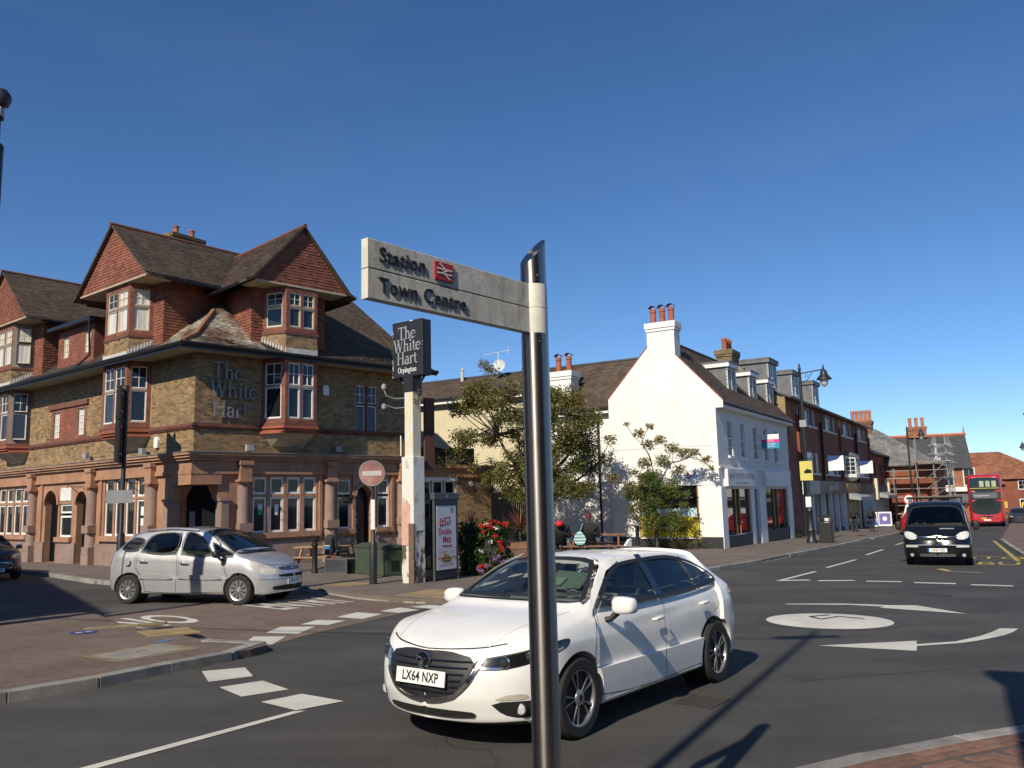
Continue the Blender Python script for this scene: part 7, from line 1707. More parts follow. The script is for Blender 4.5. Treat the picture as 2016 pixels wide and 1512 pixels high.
def head(parent, c, fwd, hair, skin=SKIN, s=1.0, long=0):
    """ovoid head with nose, eyes, mouth, ears and a cap of hair; fwd is the facing direction"""
    c = Vector(c); fwd = Vector(fwd).normalized(); rt_ = fwd.cross(Vector((0, 0, 1))).normalized(); upv = rt_.cross(fwd)
    bm = bmesh.new(); bmesh.ops.create_uvsphere(bm, u_segments=20, v_segments=14, radius=1); q = lambda x, y, z: c+(rt_*x+fwd*y+upv*z)*s
    mb = MB()
    vs = []
    for v in bm.verts:
        x, y, z = v.co; k = 1-.22*max(0, -z)**1.5; vs.append(q(x*.076*k, y*.096*(1 if y < 0 else k)+(.012*max(0, -z) if y > 0 else 0), z*.118))
    mb.add(vs, [tuple(v.index for v in f.verts) for f in bm.faces])
    mb.add([q(-.014, .092, -.03), q(.014, .092, -.03), q(0, .118, -.028), q(0, .094, .03)], [(0, 1, 2), (0, 2, 3), (1, 3, 2)])
    for sg in (-1, 1): mb.add([q(sg*.074, .0, .02), q(sg*.092, -.012, .03), q(sg*.09, -.01, -.025), q(sg*.074, .012, -.03)], [(0, 1, 2, 3)])
    h = mb.build('head', skin, parent, smooth=True, sharp=60)
    mb = MB()
    for sg in (-1, 1): mb.add([q(sg*.03-.012, .09, .012), q(sg*.03+.012, .09, .012), q(sg*.03+.01, .092, .022), q(sg*.03-.01, .092, .022)], [(0, 1, 2, 3)])
    mb.add([q(-.022, .092, -.062), q(.022, .092, -.062), q(.018, .094, -.054), q(-.018, .094, -.054)], [(0, 1, 2, 3)]); mb.build('face_features', M('dark_features', (.06, .025, .02), .6), h, kind='stuff')
    mb = MB(); vs = []; idx = {}
    for v in bm.verts:
        x, y, z = v.co
        if z > .12+.75*max(0, y)-.9*max(0, -y)-(long if y < .2 else 0): idx[v.index] = len(vs); vs.append(q(x*.086, y*.106-.004, z*.127+.004))
    mb.add(vs, [tuple(idx[v.index] for v in f.verts) for f in bm.faces if all(v.index in idx for v in f.verts)]); mb.build('hair', hair, h, smooth=True); bm.free(); return h
def driver(car, x, y, z, top, hair, label=None):
    """seated driver with arms to the wheel, in car coordinates (faces +x)"""
    p = thing('person', label, 'person')
    V_ = [(x, y, z+.1), (x-.04, y, z+.35), (x-.08, y, z+.55), (x-.07, y, z+.66), (x-.06, y-.2, z+.52), (x+.1, y-.26, z+.28), (x+.36, y-.14, z+.4), (x-.06, y+.2, z+.52), (x+.1, y+.26, z+.28), (x+.36, y+.14, z+.4), (x+.42, y-.1, z+.08), (x+.42, y+.1, z+.08)]
    E_ = [(0, 1), (1, 2), (2, 3), (2, 4), (4, 5), (5, 6), (2, 7), (7, 8), (8, 9), (0, 10), (0, 11)]
    o = skin_body('body', V_, E_, [(.15, .12), (.14, .1), (.13, .09), .05, .06, .045, .035, .06, .045, .035, .075, .075], top, p)
    head(p, (x-.04, y, z+.79), (1, 0, -.05), hair)
    for sg in (-1, 1):
        mb = MB(); b = Vector((x+.38, y+sg*.13, z+.41)); mb.cbox(b, (.09, .05, .035))
        for k in range(4): mb.tube([b+Vector((.03, (k-1.5)*.014, .012)), b+Vector((.07, (k-1.5)*.014, .03-k*.003)), b+Vector((.085, (k-1.5)*.013, .0))], .008, 6)
        mb.tube([b+Vector((.0, -sg*.03, .01)), b+Vector((.04, -sg*.04, .03))], .009, 6); mb.build('hand', SKIN, p, smooth=True, kind='stuff')
    return p
def sit_in(p, car): p.matrix_world = car.t.matrix_world.copy()
def steering(car, x, y, z):
    mb = MB(); q = Matrix.Rotation(-1.1, 3, 'Y'); c = Vector((x, y, z)); mb.tube([c+q @ Vector((.18*math.cos(2*math.pi*k/20), .18*math.sin(2*math.pi*k/20), 0)) for k in range(21)], .014, 6, cap=False); mb.cbox(c, (.1, .12, .05), q); mb.tube([c+q @ Vector((0, -.17, 0)), c+q @ Vector((0, .17, 0))], .014, 6); mb.build('steering_wheel', DASH, car.t, smooth=True)
def wiper(car, a, b, mode='front'):
    car.ribbon('wiper', [a, ((a[0]+b[0])/2, (a[1]+b[1])/2), b], .022, BPL, mode, 1, .018, closed=False)

# ------------------------------------------------------------------ white hatchback
mz = Car(dict(name='white_hatchback', label='white five door hatchback driving past behind the finger signpost', L=4.46, W=1.795, wr=.318, nose=(2.25, 2.9, .80, .6), cabin=(-1.58, 1.0, .5), screen_x=.2, rear_x=-1.5,
    rake=lambda z: .55*max(0, z-.55)**1.25+.35*max(0, .40-z), rear_rake=lambda z: .25*max(0, z-.95)+.25*max(0, .42-z),
    curves=dict(zt=[(-2.23, .90), (-2.15, 1.0), (-2.0, 1.13), (-1.8, 1.31), (-1.55, 1.395), (-1.1, 1.435), (-.5, 1.455), (-.05, 1.45), (.2, 1.425), (.5, 1.335), (.85, 1.17), (1.1, 1.045), (1.22, .99), (1.45, .955), (1.8, .895), (2.05, .835), (2.18, .785), (2.23, .755)],
        zbelt=[(-2.23, .80), (-2.05, .96), (-1.6, 1.01), (-1.0, .985), (0, .945), (.8, .915), (1.2, .90), (1.6, .875), (1.9, .815), (2.1, .75), (2.23, .70)],
        zr=[(-2.23, .86), (-2.1, 1.0), (-1.85, 1.18), (-1.6, 1.31), (-1.1, 1.375), (-.4, 1.395), (0, 1.385), (.25, 1.345), (.55, 1.235), (.9, 1.055), (1.15, .945), (1.35, .93), (1.8, .865), (2.1, .79), (2.23, .73)],
        yr=[(-2.23, .6), (-1.9, .56), (-1.4, .57), (-.4, .595), (.1, .60), (.5, .66), (.9, .745), (1.15, .785), (1.4, .74), (1.9, .66), (2.23, .5)],
        belt=[(-2.23, .93), (-1.5, .925), (0, .945), (1.0, .945), (1.5, .93), (2.23, .93)],
        zm=[(-2.23, .62), (-1.5, .72), (0, .60), (1.3, .70), (2.23, .52)], zb=[(-2.23, .36), (-1.9, .22), (-1.0, .185), (1.0, .18), (1.8, .19), (2.1, .20), (2.23, .22)])))
MW = paint('pearl_white_paint', (.78, .775, .75), .35, 0, .45)
W_front = [(.90, .985), (.40, 1.255), (.18, 1.32), (-.18, 1.345), (-.20, .985)]
W_rear = [(-.30, .995), (-.28, 1.345), (-.75, 1.335), (-1.05, 1.295), (-1.10, 1.025)]
W_quart = [(-1.16, 1.04), (-1.12, 1.285), (-1.40, 1.21), (-1.56, 1.10), (-1.55, 1.05)]
W_all = [(.92, .975), (.42, 1.255), (.16, 1.325), (-.75, 1.345), (-1.12, 1.30), (-1.42, 1.22), (-1.62, 1.10), (-1.60, 1.05), (-1.0, 1.005)]
SCR = [(-.70, 1.03), (-.70, 1.07), (-.51, 1.34), (-.3, 1.375), (.3, 1.375), (.51, 1.34), (.70, 1.07), (.70, 1.03), (.35, 1.035), (-.35, 1.035)]
mz.finish_body(MW, (1.31, -1.39), .372, side=[W_all], front=[SCR])
for sg in (1, -1):
    for w_, gm in ((W_front, CARGL), (W_rear, PRIV), (W_quart, PRIV)): mz.patch('side_glass', w_, gm, 'side', sg, -.010, rnd=0)
    mz.ribbon('window_seal', W_all, .034, BPL, 'side', sg, .002)
    mz.patch('windscreen_pillar', [(1.02, .955), (.93, .985), (.45, 1.27), (.17, 1.345), (.12, 1.40), (.46, 1.31), (.8, 1.12)], MW, 'side', sg, .001, .04, rnd=0)
    for p in ([(-.25, .985), (-.235, 1.39)], [(-1.13, 1.03), (-1.12, 1.325)]): mz.patch('window_pillar', [(p[0][0]-.07, p[0][1]), (p[0][0]+.06, p[0][1]), (p[1][0]+.05, p[1][1]), (p[1][0]-.06, p[1][1])] if p[0][0] > -1 else [(p[0][0]-.02, p[0][1]), (p[0][0]+.02, p[0][1]), (p[1][0]+.02, p[1][1]), (p[1][0]-.02, p[1][1])], GBLK, 'side', sg, -.002, rnd=0)
    for line in ([(1.02, .30), (1.07, .6), (1.0, .88), (.95, .97)], [(-.22, .25), (-.2, .6), (-.24, .98)], [(-1.0, .26), (-1.05, .45), (-1.3, .72), (-1.45, .8), (-1.4, 1.02)], [(1.02, .29), (.4, .24), (-.22, .235), (-1.0, .255)]): mz.ribbon('door_gap', line, .007, BPL, 'side', sg, .0015, closed=False)
    mz.patch('sill_trim', [(.92, .19), (.92, .235), (-.98, .235), (-.98, .19)], MW, 'side', sg, .006, rnd=0)
    for hx, hz in ((-.05, .80), (-1.07, .85)):
        h, nn = mz.cast(Vector((hx, sg*3, hz)), Vector((0, sg, 0))); mb = MB(); mb.tube([h+Vector((-.11, sg*.012, .012)), h+Vector((-.08, sg*.04, .012)), h+Vector((.07, sg*.042, .005)), h+Vector((.1, sg*.012, 0))], [.012, .017, .016, .011], 10, flat=1.2); mb.build('door_handle', MW, mz.t, smooth=True)
        mz.patch('handle_recess', [(hx-.09, hz-.025), (hx+.07, hz-.03), (hx+.08, hz+.03), (hx-.08, hz+.03)], BPL if False else MW, 'side', sg, .0012)
    mirror(mz, .72, sg*.99, 1.0, sg, MW, (.17, .24, .16))
    # headlamp: dark housing, projector, clear lens
    A = RAD(38); HL = [(-.34, .625), (-.28, .69), (.05, .735), (.36, .80), (.47, .80), (.42, .735), (.12, .655), (-.12, .615)]
    mz.patch('headlight', HL, GBLK, A, sg, .002, .035, rnd=1)
    mp, n_ = mz.map2(A, sg)
    for a, b, r in ((-.08, .665, .047), (.12, .70, .034)):
        h, nn = mz.cast(mp(a, b), n_); dq = (n_*.75+Vector((.5, 0, 0))).normalized().to_track_quat('Z', 'Y').to_matrix()
        mb = MB(); mb.lathe([(r*1.15, .0), (r*1.15, .008), (r*.95, .010), (r*.9, .0)], h+n_*.001, 24, dq); mb.build('lamp_ring', CHROME, mz.t, smooth=True)
        mb = MB(); mb.lathe([(r*.85, .0), (r*.7, .012), (r*.35, .02), (0, .022)], h+n_*.001, 24, dq); mb.build('lamp_lens', GLASSB, mz.t, smooth=True)
    mz.ribbon('light_blade', [(-.30, .635), (-.1, .628), (.12, .668), (.40, .745)], .018, CHROME, A, sg, .004, closed=False)
    mz.ribbon('headlight_lens_edge', HL, .01, BPL, A, sg, .003)
    # fog lamp pod
    FG = [(-.16, .37), (-.02, .45), (.10, .455), (.24, .36), (.27, .29), (.02, .265), (-.10, .30)]
    mz.patch('fog_pod', [(-.19, .385), (.27, .385), (.25, .27), (.05, .255), (-.08, .285)], BPL, RAD(30), sg, .004, .035)
    mz.patch('indicator', [(-.17, .395), (.12, .395), (.11, .435), (-.03, .44)], M('indicator_lens', (.55, .5, .42), .15, coat=.8), RAD(30), sg, .005, .03)
    mp, n_ = mz.map2(RAD(30), sg); h, nn = mz.cast(mp(.06, .325), n_); dq = Vector((1, sg*.15, 0)).to_track_quat('Z', 'Y').to_matrix()
    mb = MB(); mb.lathe([(.05, -.01), (.05, .014), (.042, .016)], h, 20, dq); mb.build('fog_bezel', BPL, mz.t, smooth=True); mb = MB(); mb.lathe([(.04, .0), (.04, .017), (.02, .022), (0, .023)], h, 20, dq); mb.build('fog_lamp', M('fog_glass', (.5, .52, .54), .1, coat=1), mz.t, smooth=True)
    mz.patch('tail_light', [(-1.72, .92), (-1.85, .98), (-2.12, .97), (-2.15, .86), (-1.95, .84)], REDL, 'side', sg, .004)
    mz.ribbon('bonnet_crease', [(2.0, .50), (1.6, .60), (1.15, .70)], .010, MW, 'top', sg, .004, closed=False)
    for ax in (1.31, -1.39): wheel(mz.t, ax, sg*.80, .318, .2, sg, ALLOY, 'twin', 10)
for ax in (1.31, -1.39):
    for sg in (1, -1): mb = MB(); mb.lathe([(.37, -.02), (.37, .0), (.0, .0)], (ax, sg*.63, .318), 24, Matrix.Rotation(-sg*math.pi/2, 3, 'X')); mb.build('arch_lining', DARKM, mz.t)
GR = [(-.46, .695), (-.40, .52), (-.30, .43), (0, .375), (.30, .43), (.40, .52), (.46, .695), (.2, .735), (-.2, .735)]
mz.patch('grille', GR, BPL, 'front', 1, .016, .04, rnd=1)
for k in range(6):
    z = .445+k*.046; hw = .30+.15*(z-.42)/.28; pts = [mz.cast(Vector((5, y, z)), Vector((1, 0, 0)))[0]+Vector((.02, 0, 0)) for y in [hw*(i/6-1) for i in range(13)]]
    mb = MB(); mb.tube(pts, .009, 6); mb.build('grille_bar', GBLK, mz.t, smooth=True)
mz.ribbon('chrome_wing', [(-.50, .70), (-.46, .60), (-.40, .51), (-.30, .425), (-.15, .385), (0, .372), (.15, .385), (.30, .425), (.40, .51), (.46, .60), (.50, .70)], .026, CHROME, 'front', 1, .02, closed=False)
SLOT = [(-.46, .305), (-.42, .255), (.42, .255), (.46, .305), (.3, .315), (-.3, .315)]
mz.patch('lower_intake', SLOT, DARKM, 'front', 1, .014, .04)
mz.ribbon('lower_lip', [(-.75, .225), (-.4, .212), (0, .208), (.4, .212), (.75, .225)], .02, BPL, 'front', 1, .006, closed=False)
mz.ribbon('bonnet_gap', [(-.62, .80), (-.4, .765), (0, .75), (.4, .765), (.62, .80)], .008, BPL, 'front', 1, .002, closed=False)
hx = mz.cast(Vector((5, 0, .66)), Vector((1, 0, 0)))[0]+Vector((.014, 0, 0))
mb = MB(); ov = [(.072*math.cos(a*math.pi/12), .056*math.sin(a*math.pi/12)) for a in range(24)]; mb.tube([(hx.x+.022, y, .675+z) for y, z in ov]+[(hx.x+.022, ov[0][0], .675+ov[0][1])], .008, 8, cap=False)
mb.tube([(hx.x+.024, -.066, .688), (hx.x+.026, -.025, .69), (hx.x+.028, 0, .655), (hx.x+.026, .025, .69), (hx.x+.024, .066, .688)], .008, 8); mb.build('badge', CHROME, mz.t, smooth=True)
mb = MB(); mb.lathe([(.066, 0), (0, .001)], (hx.x+.012, 0, .675), 20, Matrix.Rotation(math.pi/2, 3, 'Y')); mb.build('badge_back', GBLK, mz.t)
plate(mz, 'LX64 NXP', mz.cast(Vector((5, 0, .54)), Vector((1, 0, 0)))[0].x+.058, .545, .525, .115, tilt=.12)
mz.patch('windscreen', SCR, CARGL, 'front', 1, -.008, .07, rnd=0)
mz.ribbon('screen_band', SCR, .03, BPL, 'front', 1, -.003, rnd=1)
wiper(mz, (-.62, 1.06), (.02, 1.05)); wiper(mz, (-.05, 1.07), (.58, 1.06))
mb = MB(); mb.prism([(-1.02, -.012, 1.43), (-1.18, -.02, 1.42), (-1.16, -.004, 1.51), (-1.10, -.004, 1.50)], (0, .03, 0)); mb.build('aerial_fin', MW, mz.t, bevel=.008, smooth=True)
mb = MB(); mb.box(.66, 1.05, -.68, .68, .55, .96); mb.build('dashboard', DASH, mz.t, bevel=.05)
for x, y in ((-.25, .36), (-.25, -.36), (-1.1, .36), (-1.1, -.36)): seat(mz, x, y, .42)
mb = MB(); mb.box(.42, .44, -.12, .12, 1.27, 1.33); mb.build('rear_view_mirror', DASH, mz.t)
steering(mz, .5, -.36, .9)
mb = MB(); mz.patch('parking_sticker', [(.24, 1.17), (.38, 1.17), (.38, 1.23), (.24, 1.23)], M('pale_green_disc', (.45, .55, .40), .6), 'front', 1, -.012, rnd=0); mz.patch('sun_visor', [(.18, 1.16), (.58, 1.16), (.54, 1.28), (.20, 1.30)], M('pale_green_visor', (.30, .38, .30), .7), 'front', 1, -.03, rnd=0)
wd = Vector((.43-2.11, 7.03-9.23)).normalized(); fl = Vector((.43, 7.03)); left = Vector((-wd.y, wd.x))
ctr = Vector((.47, 7.10))-wd*1.31-left*.86
mz.done(ctr.x, ctr.y, (wd.x, wd.y))
p = driver(mz, -.2, -.36, .5, M('grey_jumper', (.2, .2, .21), .9), M('brown_hair', (.06, .03, .015), .8), 'person driving the white hatchback with hands on the wheel'); sit_in(p, mz)
# ------------------------------------------------------------------ silver people carrier
mp_ = Car(dict(name='silver_people_carrier', label='silver people carrier turning out of the side road in front of the pub', L=4.28, W=1.75, wr=.31, nose=(2.3, 3.2, .75, .5), cabin=(-1.62, 1.15, .55), screen_x=.1, rear_x=-1.6,
    rake=lambda z: .5*max(0, z-.55)**1.2+.3*max(0, .38-z), rear_rake=lambda z: .32*max(0, z-.9)+.2*max(0, .42-z),
    curves=dict(zt=[(-2.14, 1.0), (-2.05, 1.18), (-1.85, 1.42), (-1.55, 1.56), (-1.1, 1.62), (-.5, 1.645), (0, 1.635), (.3, 1.59), (.7, 1.42), (1.05, 1.22), (1.3, 1.075), (1.45, 1.02), (1.75, .93), (1.98, .84), (2.1, .76), (2.14, .72)],
        zbelt=[(-2.14, .95), (-2.0, 1.08), (-1.5, 1.08), (-.5, 1.03), (.5, .985), (1.0, .965), (1.4, .95), (1.7, .86), (1.95, .76), (2.14, .66)],
        zr=[(-2.14, 1.0), (-2.0, 1.16), (-1.8, 1.36), (-1.5, 1.49), (-1.0, 1.555), (-.4, 1.575), (0, 1.56), (.35, 1.49), (.75, 1.30), (1.1, 1.11), (1.35, .995), (1.6, .945), (1.9, .83), (2.14, .69)],
        yr=[(-2.14, .6), (-1.8, .56), (-1.3, .575), (-.4, .60), (.2, .61), (.6, .67), (1.0, .745), (1.3, .775), (1.6, .72), (2.14, .5)],
        belt=[(-2.14, .93), (0, .945), (2.14, .93)], zm=[(-2.14, .62), (0, .62), (1.3, .66), (2.14, .5)], zb=[(-2.14, .36), (-1.8, .24), (-1.0, .2), (1.0, .2), (1.8, .2), (2.14, .24)])))
SIL = paint('silver_metallic_paint', (.60, .61, .63), .34, .6, .6)
SW = [[(-.28, 1.05), (-.27, 1.52), (-.9, 1.5), (-1.12, 1.4), (-1.22, 1.1)], [(.66, 1.02), (.42, 1.28), (.12, 1.5), (-.18, 1.53), (-.18, 1.045)], [(1.24, 1.01), (.80, 1.2), (.52, 1.33), (.74, 1.02)], [(-1.30, 1.13), (-1.2, 1.38), (-1.5, 1.42), (-1.72, 1.28), (-1.74, 1.15)]]
SCR2 = [(-.72, 1.06), (-.74, 1.1), (-.55, 1.5), (-.3, 1.56), (.3, 1.56), (.55, 1.5), (.74, 1.1), (.72, 1.06), (.3, 1.075), (-.3, 1.075)]
RW2 = [(-.6, 1.14), (-.52, 1.45), (.52, 1.45), (.6, 1.14)]
mp_.finish_body(SIL, (1.32, -1.44), .365, side=SW, front=[SCR2], rear=[RW2])
for sg in (1, -1):
    for w_ in SW: mp_.patch('side_glass', w_, CARGL, 'side', sg, -.01, .07, rnd=0); mp_.ribbon('window_seal', w_, .022, BPL, 'side', sg, .002)
    for line in ([(1.0, .28), (1.02, .6), (.85, .96)], [(-.22, .25), (-.2, .7), (-.24, 1.03)], [(-1.0, .28), (-1.05, .5), (-1.28, .8), (-1.27, 1.08)], [(1.0, .275), (-.22, .24), (-1.0, .27)]): mp_.ribbon('door_gap', line, .009, BPL, 'side', sg, .002, closed=False)
    for a, b in ((.92, -.14), (-.3, -1.15)): mp_.patch('rubbing_strip', [(a, .52), (a, .62), (b, .63), (b, .53)], SIL, 'side', sg, .022, rnd=1); mp_.ribbon('strip_shadow', [(a, .515), ((a+b)/2, .52), (b, .525)], .012, BPL, 'side', sg, .004, closed=False)
    for hx, hz in ((-.06, .88), (-1.1, .92)):
        h, nn = mp_.cast(Vector((hx, sg*3, hz)), Vector((0, sg, 0))); mb = MB(); mb.tube([h+Vector((-.1, sg*.012, .01)), h+Vector((-.07, sg*.035, .01)), h+Vector((.07, sg*.035, .005)), h+Vector((.1, sg*.012, 0))], .016, 8, flat=1.2); mb.build('door_handle', SIL, mp_.t, smooth=True)
    mirror(mp_, .86, sg*.99, 1.06, sg, BPL, (.15, .21, .17))
    mp_.patch('tail_light', [(-1.93, .82), (-1.88, 1.12), (-2.02, 1.2), (-2.12, 1.0), (-2.1, .82)], REDL, 'side', sg, .006)
    mp_.patch('headlight', [(-.3, .62), (-.25, .71), (.1, .86), (.3, .92), (.34, .84), (.2, .68), (0, .61)], M('pale_headlamp', (.50, .49, .42), .2, .3, 6, coat=1), RAD(35), sg, .004, .04)
    for ax in (1.32, -1.44): wheel(mp_.t, ax, sg*.78, .31, .19, sg, ALLOY, 'cover', 10)
    mp_.ribbon('roof_bar', [(-1.3, 1.56), (-.6, 1.6), (.1, 1.56)], .03, SIL, 'side', sg, .012, closed=False)
    mp_.patch('fuel_flap' if sg < 0 else 'wing_badge', [(-1.42, .82), (-1.42, .96), (-1.56, .96), (-1.56, .82)] if sg < 0 else [(1.0, .83), (1.15, .83), (1.15, .86), (1.0, .86)], SIL if sg < 0 else CHROME, 'side', sg, .003)
for ax in (1.32, -1.44):
    for sg in (1, -1): mb = MB(); mb.lathe([(.365, -.02), (.365, .0), (.0, .0)], (ax, sg*.61, .31), 24, Matrix.Rotation(-sg*math.pi/2, 3, 'X')); mb.build('arch_lining', DARKM, mp_.t)
mp_.patch('upper_grille', [(-.42, .745), (-.36, .69), (.36, .69), (.42, .745), (.2, .765), (-.2, .765)], BPL, 'front', 1, .008, .05)
for z in (.712, .742): mp_.ribbon('grille_chrome', [(-.38, z), (-.12, z), (0, z+.012), (.12, z), (.38, z)], .012, CHROME, 'front', 1, .014, closed=False)
for z in (.73, .755): mp_.ribbon('chevron_badge', [(-.05, z-.02), (0, z+.02), (.05, z-.02)], .014, CHROME, 'front', 1, .022, closed=False)
mp_.patch('middle_grille', [(-.5, .60), (-.46, .55), (.46, .55), (.5, .60), (.3, .615), (-.3, .615)], DARKM, 'front', 1, .008, .05)
mp_.patch('lower_grille', [(-.62, .37), (-.55, .28), (.55, .28), (.62, .37), (.3, .39), (-.3, .39)], DARKM, 'front', 1, .008, .05)
mp_.ribbon('bumper_crease', [(-.8, .52), (-.4, .52), (0, .52), (.4, .52), (.8, .52)], .01, BPL, 'front', 1, .002, closed=False)
mp_.ribbon('bonnet_gap', [(-.6, .84), (-.4, .80), (0, .785), (.4, .80), (.6, .84)], .009, BPL, 'front', 1, .003, closed=False)
plate(mp_, 'VA57 TZF', mp_.cast(Vector((5, 0, .46)), Vector((1, 0, 0)))[0].x+.035, .455, euro=True, tilt=.05)
mp_.patch('windscreen', SCR2, CARGL, 'front', 1, -.008, .08, rnd=0); mp_.ribbon('screen_band', SCR2, .04, BPL, 'front', 1, .001)
mp_.patch('rear_glass', RW2, CARGL, 'rear', 1, -.008, .1, rnd=0)
wiper(mp_, (-.6, 1.11), (.05, 1.09)); wiper(mp_, (0, 1.10), (.6, 1.1))
mb = MB(); mb.box(.7, 1.2, -.66, .66, .6, 1.0); mb.build('dashboard', DASH, mp_.t, bevel=.05)
for x, y in ((-.2, .36), (-.2, -.36), (-1.05, -.38), (-1.05, .38)): seat(mp_, x, y, .5)
RED_SEAT = M('red_child_seat', (.35, .03, .04), .8)
for y in (.38, -.38): mb = MB(); mb.prism([(-1.12, y-.2, .72), (-.8, y-.2, .72), (-.85, y-.2, .85), (-1.0, y-.2, 1.3), (-1.15, y-.2, 1.3)], (0, .4, 0)); mb.build('child_seat', SEATM, mp_.t, bevel=.04); mb = MB(); mb.prism([(-.99, y-.12, 1.0), (-.97, y-.12, 1.0), (-1.0, y-.12, 1.22), (-1.02, y-.12, 1.22)], (0, .24, 0)); mb.build('child_seat_pad', RED_SEAT, mp_.t)
steering(mp_, .52, -.36, .98)
wd = Vector((2.67, -.74)).normalized(); left = Vector((-wd.y, wd.x)); cc = Vector((-8.5, 18.62))+wd*1.44+left*.84
mp_.done(cc.x, cc.y, (wd.x, wd.y))
p = driver(mp_, -.15, -.36, .58, M('dark_jacket', (.02, .02, .022), .9), M('dark_hair', (.02, .015, .01), .8), 'person in dark clothes driving the silver people carrier'); sit_in(p, mp_)
# ------------------------------------------------------------------ dark blue hatchback at the left edge
bl = Car(dict(name='dark_blue_hatchback', label='dark blue hatchback half cut by the left edge beside the pub kerb', L=3.97, W=1.73, wr=.30, nose=(2.3, 3.0, .75, .5), cabin=(-1.45, .95, .5), screen_x=.1, rear_x=-1.3, nx=80,
    rake=lambda z: .5*max(0, z-.55)**1.2+.3*max(0, .38-z), rear_rake=lambda z: .3*max(0, z-.9),
    curves=dict(zt=[(-1.98, .95), (-1.8, 1.25), (-1.5, 1.42), (-1.0, 1.48), (-.3, 1.49), (.1, 1.45), (.5, 1.28), (.9, 1.08), (1.1, .99), (1.5, .93), (1.8, .82), (1.98, .70)], zbelt=[(-1.98, .85), (-1.5, 1.02), (0, .96), (1.0, .92), (1.5, .85), (1.98, .64)],
        zr=[(-1.98, .9), (-1.7, 1.2), (-1.3, 1.36), (-.3, 1.42), (.15, 1.37), (.55, 1.18), (.95, .99), (1.2, .95), (1.6, .88), (1.98, .67)], yr=[(-1.98, .55), (-1.3, .55), (-.3, .58), (.2, .6), (.7, .7), (1.1, .76), (1.5, .68), (1.98, .5)],
        belt=[(-2, .93), (2, .93)], zm=[(-2, .62), (2, .55)], zb=[(-1.98, .34), (-1.5, .2), (1.5, .19), (1.98, .24)])))
DB = paint('midnight_blue_paint', (.010, .012, .040), .3, .2, .9)
SCR3 = [(-.68, 1.0), (-.7, 1.04), (-.52, 1.36), (-.3, 1.41), (.3, 1.41), (.52, 1.36), (.7, 1.04), (.68, 1.0), (0, 1.01)]
SW3 = [[(.82, .98), (.4, 1.24), (.1, 1.37), (-.9, 1.37), (-1.3, 1.22), (-1.35, 1.08), (-.3, 1.0)]]
bl.finish_body(DB, (1.15, -1.34), .35, side=SW3, front=[SCR3], rear=[[(-.5, 1.1), (-.45, 1.33), (.45, 1.33), (.5, 1.1)]])
for sg in (1, -1):
    bl.patch('side_glass', SW3[0], CARGL, 'side', sg, -.01, .09, rnd=0); mirror(bl, .66, sg*.95, 1.0, sg, DB)
    bl.patch('headlight', [(-.28, .66), (-.2, .74), (.12, .84), (.32, .92), (.32, .82), (.12, .70), (-.1, .65)], M('smoky_headlamp', (.32, .31, .30), .15, .3, 6, coat=1), RAD(36), sg, .005, .05)
    for ax in (1.15, -1.34): wheel(bl.t, ax, sg*.77, .30, .19, sg, ALLOY, 'cover', 8)
    bl.patch('fog_trim', [(-.1, .36), (.14, .38), (.12, .30), (-.06, .29)], BPL, RAD(30), sg, .005, .05)
bl.patch('windscreen', SCR3, CARGL, 'front', 1, -.008, .09, rnd=0); bl.ribbon('screen_band', SCR3, .05, BPL, 'front', 1, .001)
bl.patch('grille', [(-.42, .56), (-.5, .45), (-.4, .36), (.4, .36), (.5, .45), (.42, .56)], BPL, 'front', 1, .008, .05)
for k in range(4): z = .40+k*.04; bl.ribbon('grille_chrome', [(-.4, z), (0, z), (.4, z)], .010, GREYF, 'front', 1, .014, closed=False)
bl.ribbon('grille_rim', [(-.42, .56), (-.5, .45), (-.4, .36), (.4, .36), (.5, .45), (.42, .56)], .018, CHROME, 'front', 1, .012)
bl.patch('badge', [(.07*math.cos(a*.524), .70+.028*math.sin(a*.524)) for a in range(12)], CHROME, 'front', 1, .012, .04)
plate(bl, 'SG65 AWP', bl.cast(Vector((5, 0, .33)), Vector((1, 0, 0)))[0].x+.03, .33, tilt=.05)
mb = MB(); mb.box(.6, 1.0, -.64, .64, .55, .95); mb.build('dashboard', DASH, bl.t, bevel=.05)
for x, y in ((-.2, .34), (-.2, -.34), (-1.0, 0)): seat(bl, x, y, .45)
bl.done(-17.45, 27.55, (.70, -.71))
# ------------------------------------------------------------------ black van
vn = Car(dict(name='black_van', label='black panel van with roof bars driving towards the roundabout', cat='van', L=4.78, W=1.90, wr=.33, nose=(3.2, 5.0, .55, .25), cabin=(-.2, 1.75, .8), screen_x=.6, lampx=2.05, nx=80,
    rake=lambda z: .38*max(0, z-.6)**1.1+.2*max(0, .4-z),
    curves=dict(zt=[(-2.39, 1.85), (-2.3, 1.93), (-1.5, 1.96), (0, 1.97), (.7, 1.95), (1.0, 1.86), (1.5, 1.5), (1.85, 1.25), (2.05, 1.14), (2.3, 1.0), (2.39, .92)], zbelt=[(-2.39, 1.2), (1.0, 1.12), (1.9, 1.05), (2.2, .95), (2.39, .85)],
        zr=[(-2.39, 1.78), (-1.5, 1.86), (.6, 1.87), (.95, 1.78), (1.45, 1.45), (1.85, 1.18), (2.1, 1.07), (2.39, .88)], yr=[(-2.39, .78), (.5, .78), (1.0, .79), (1.6, .83), (2.0, .84), (2.39, .7)],
        belt=[(-2.4, .98), (1, .97), (2.4, .95)], zm=[(-2.4, .7), (2.4, .6)], zb=[(-2.39, .3), (0, .22), (2.0, .21), (2.39, .26)])))
VB = paint('gloss_black_paint', (.006, .007, .010), .14, 0, .2)
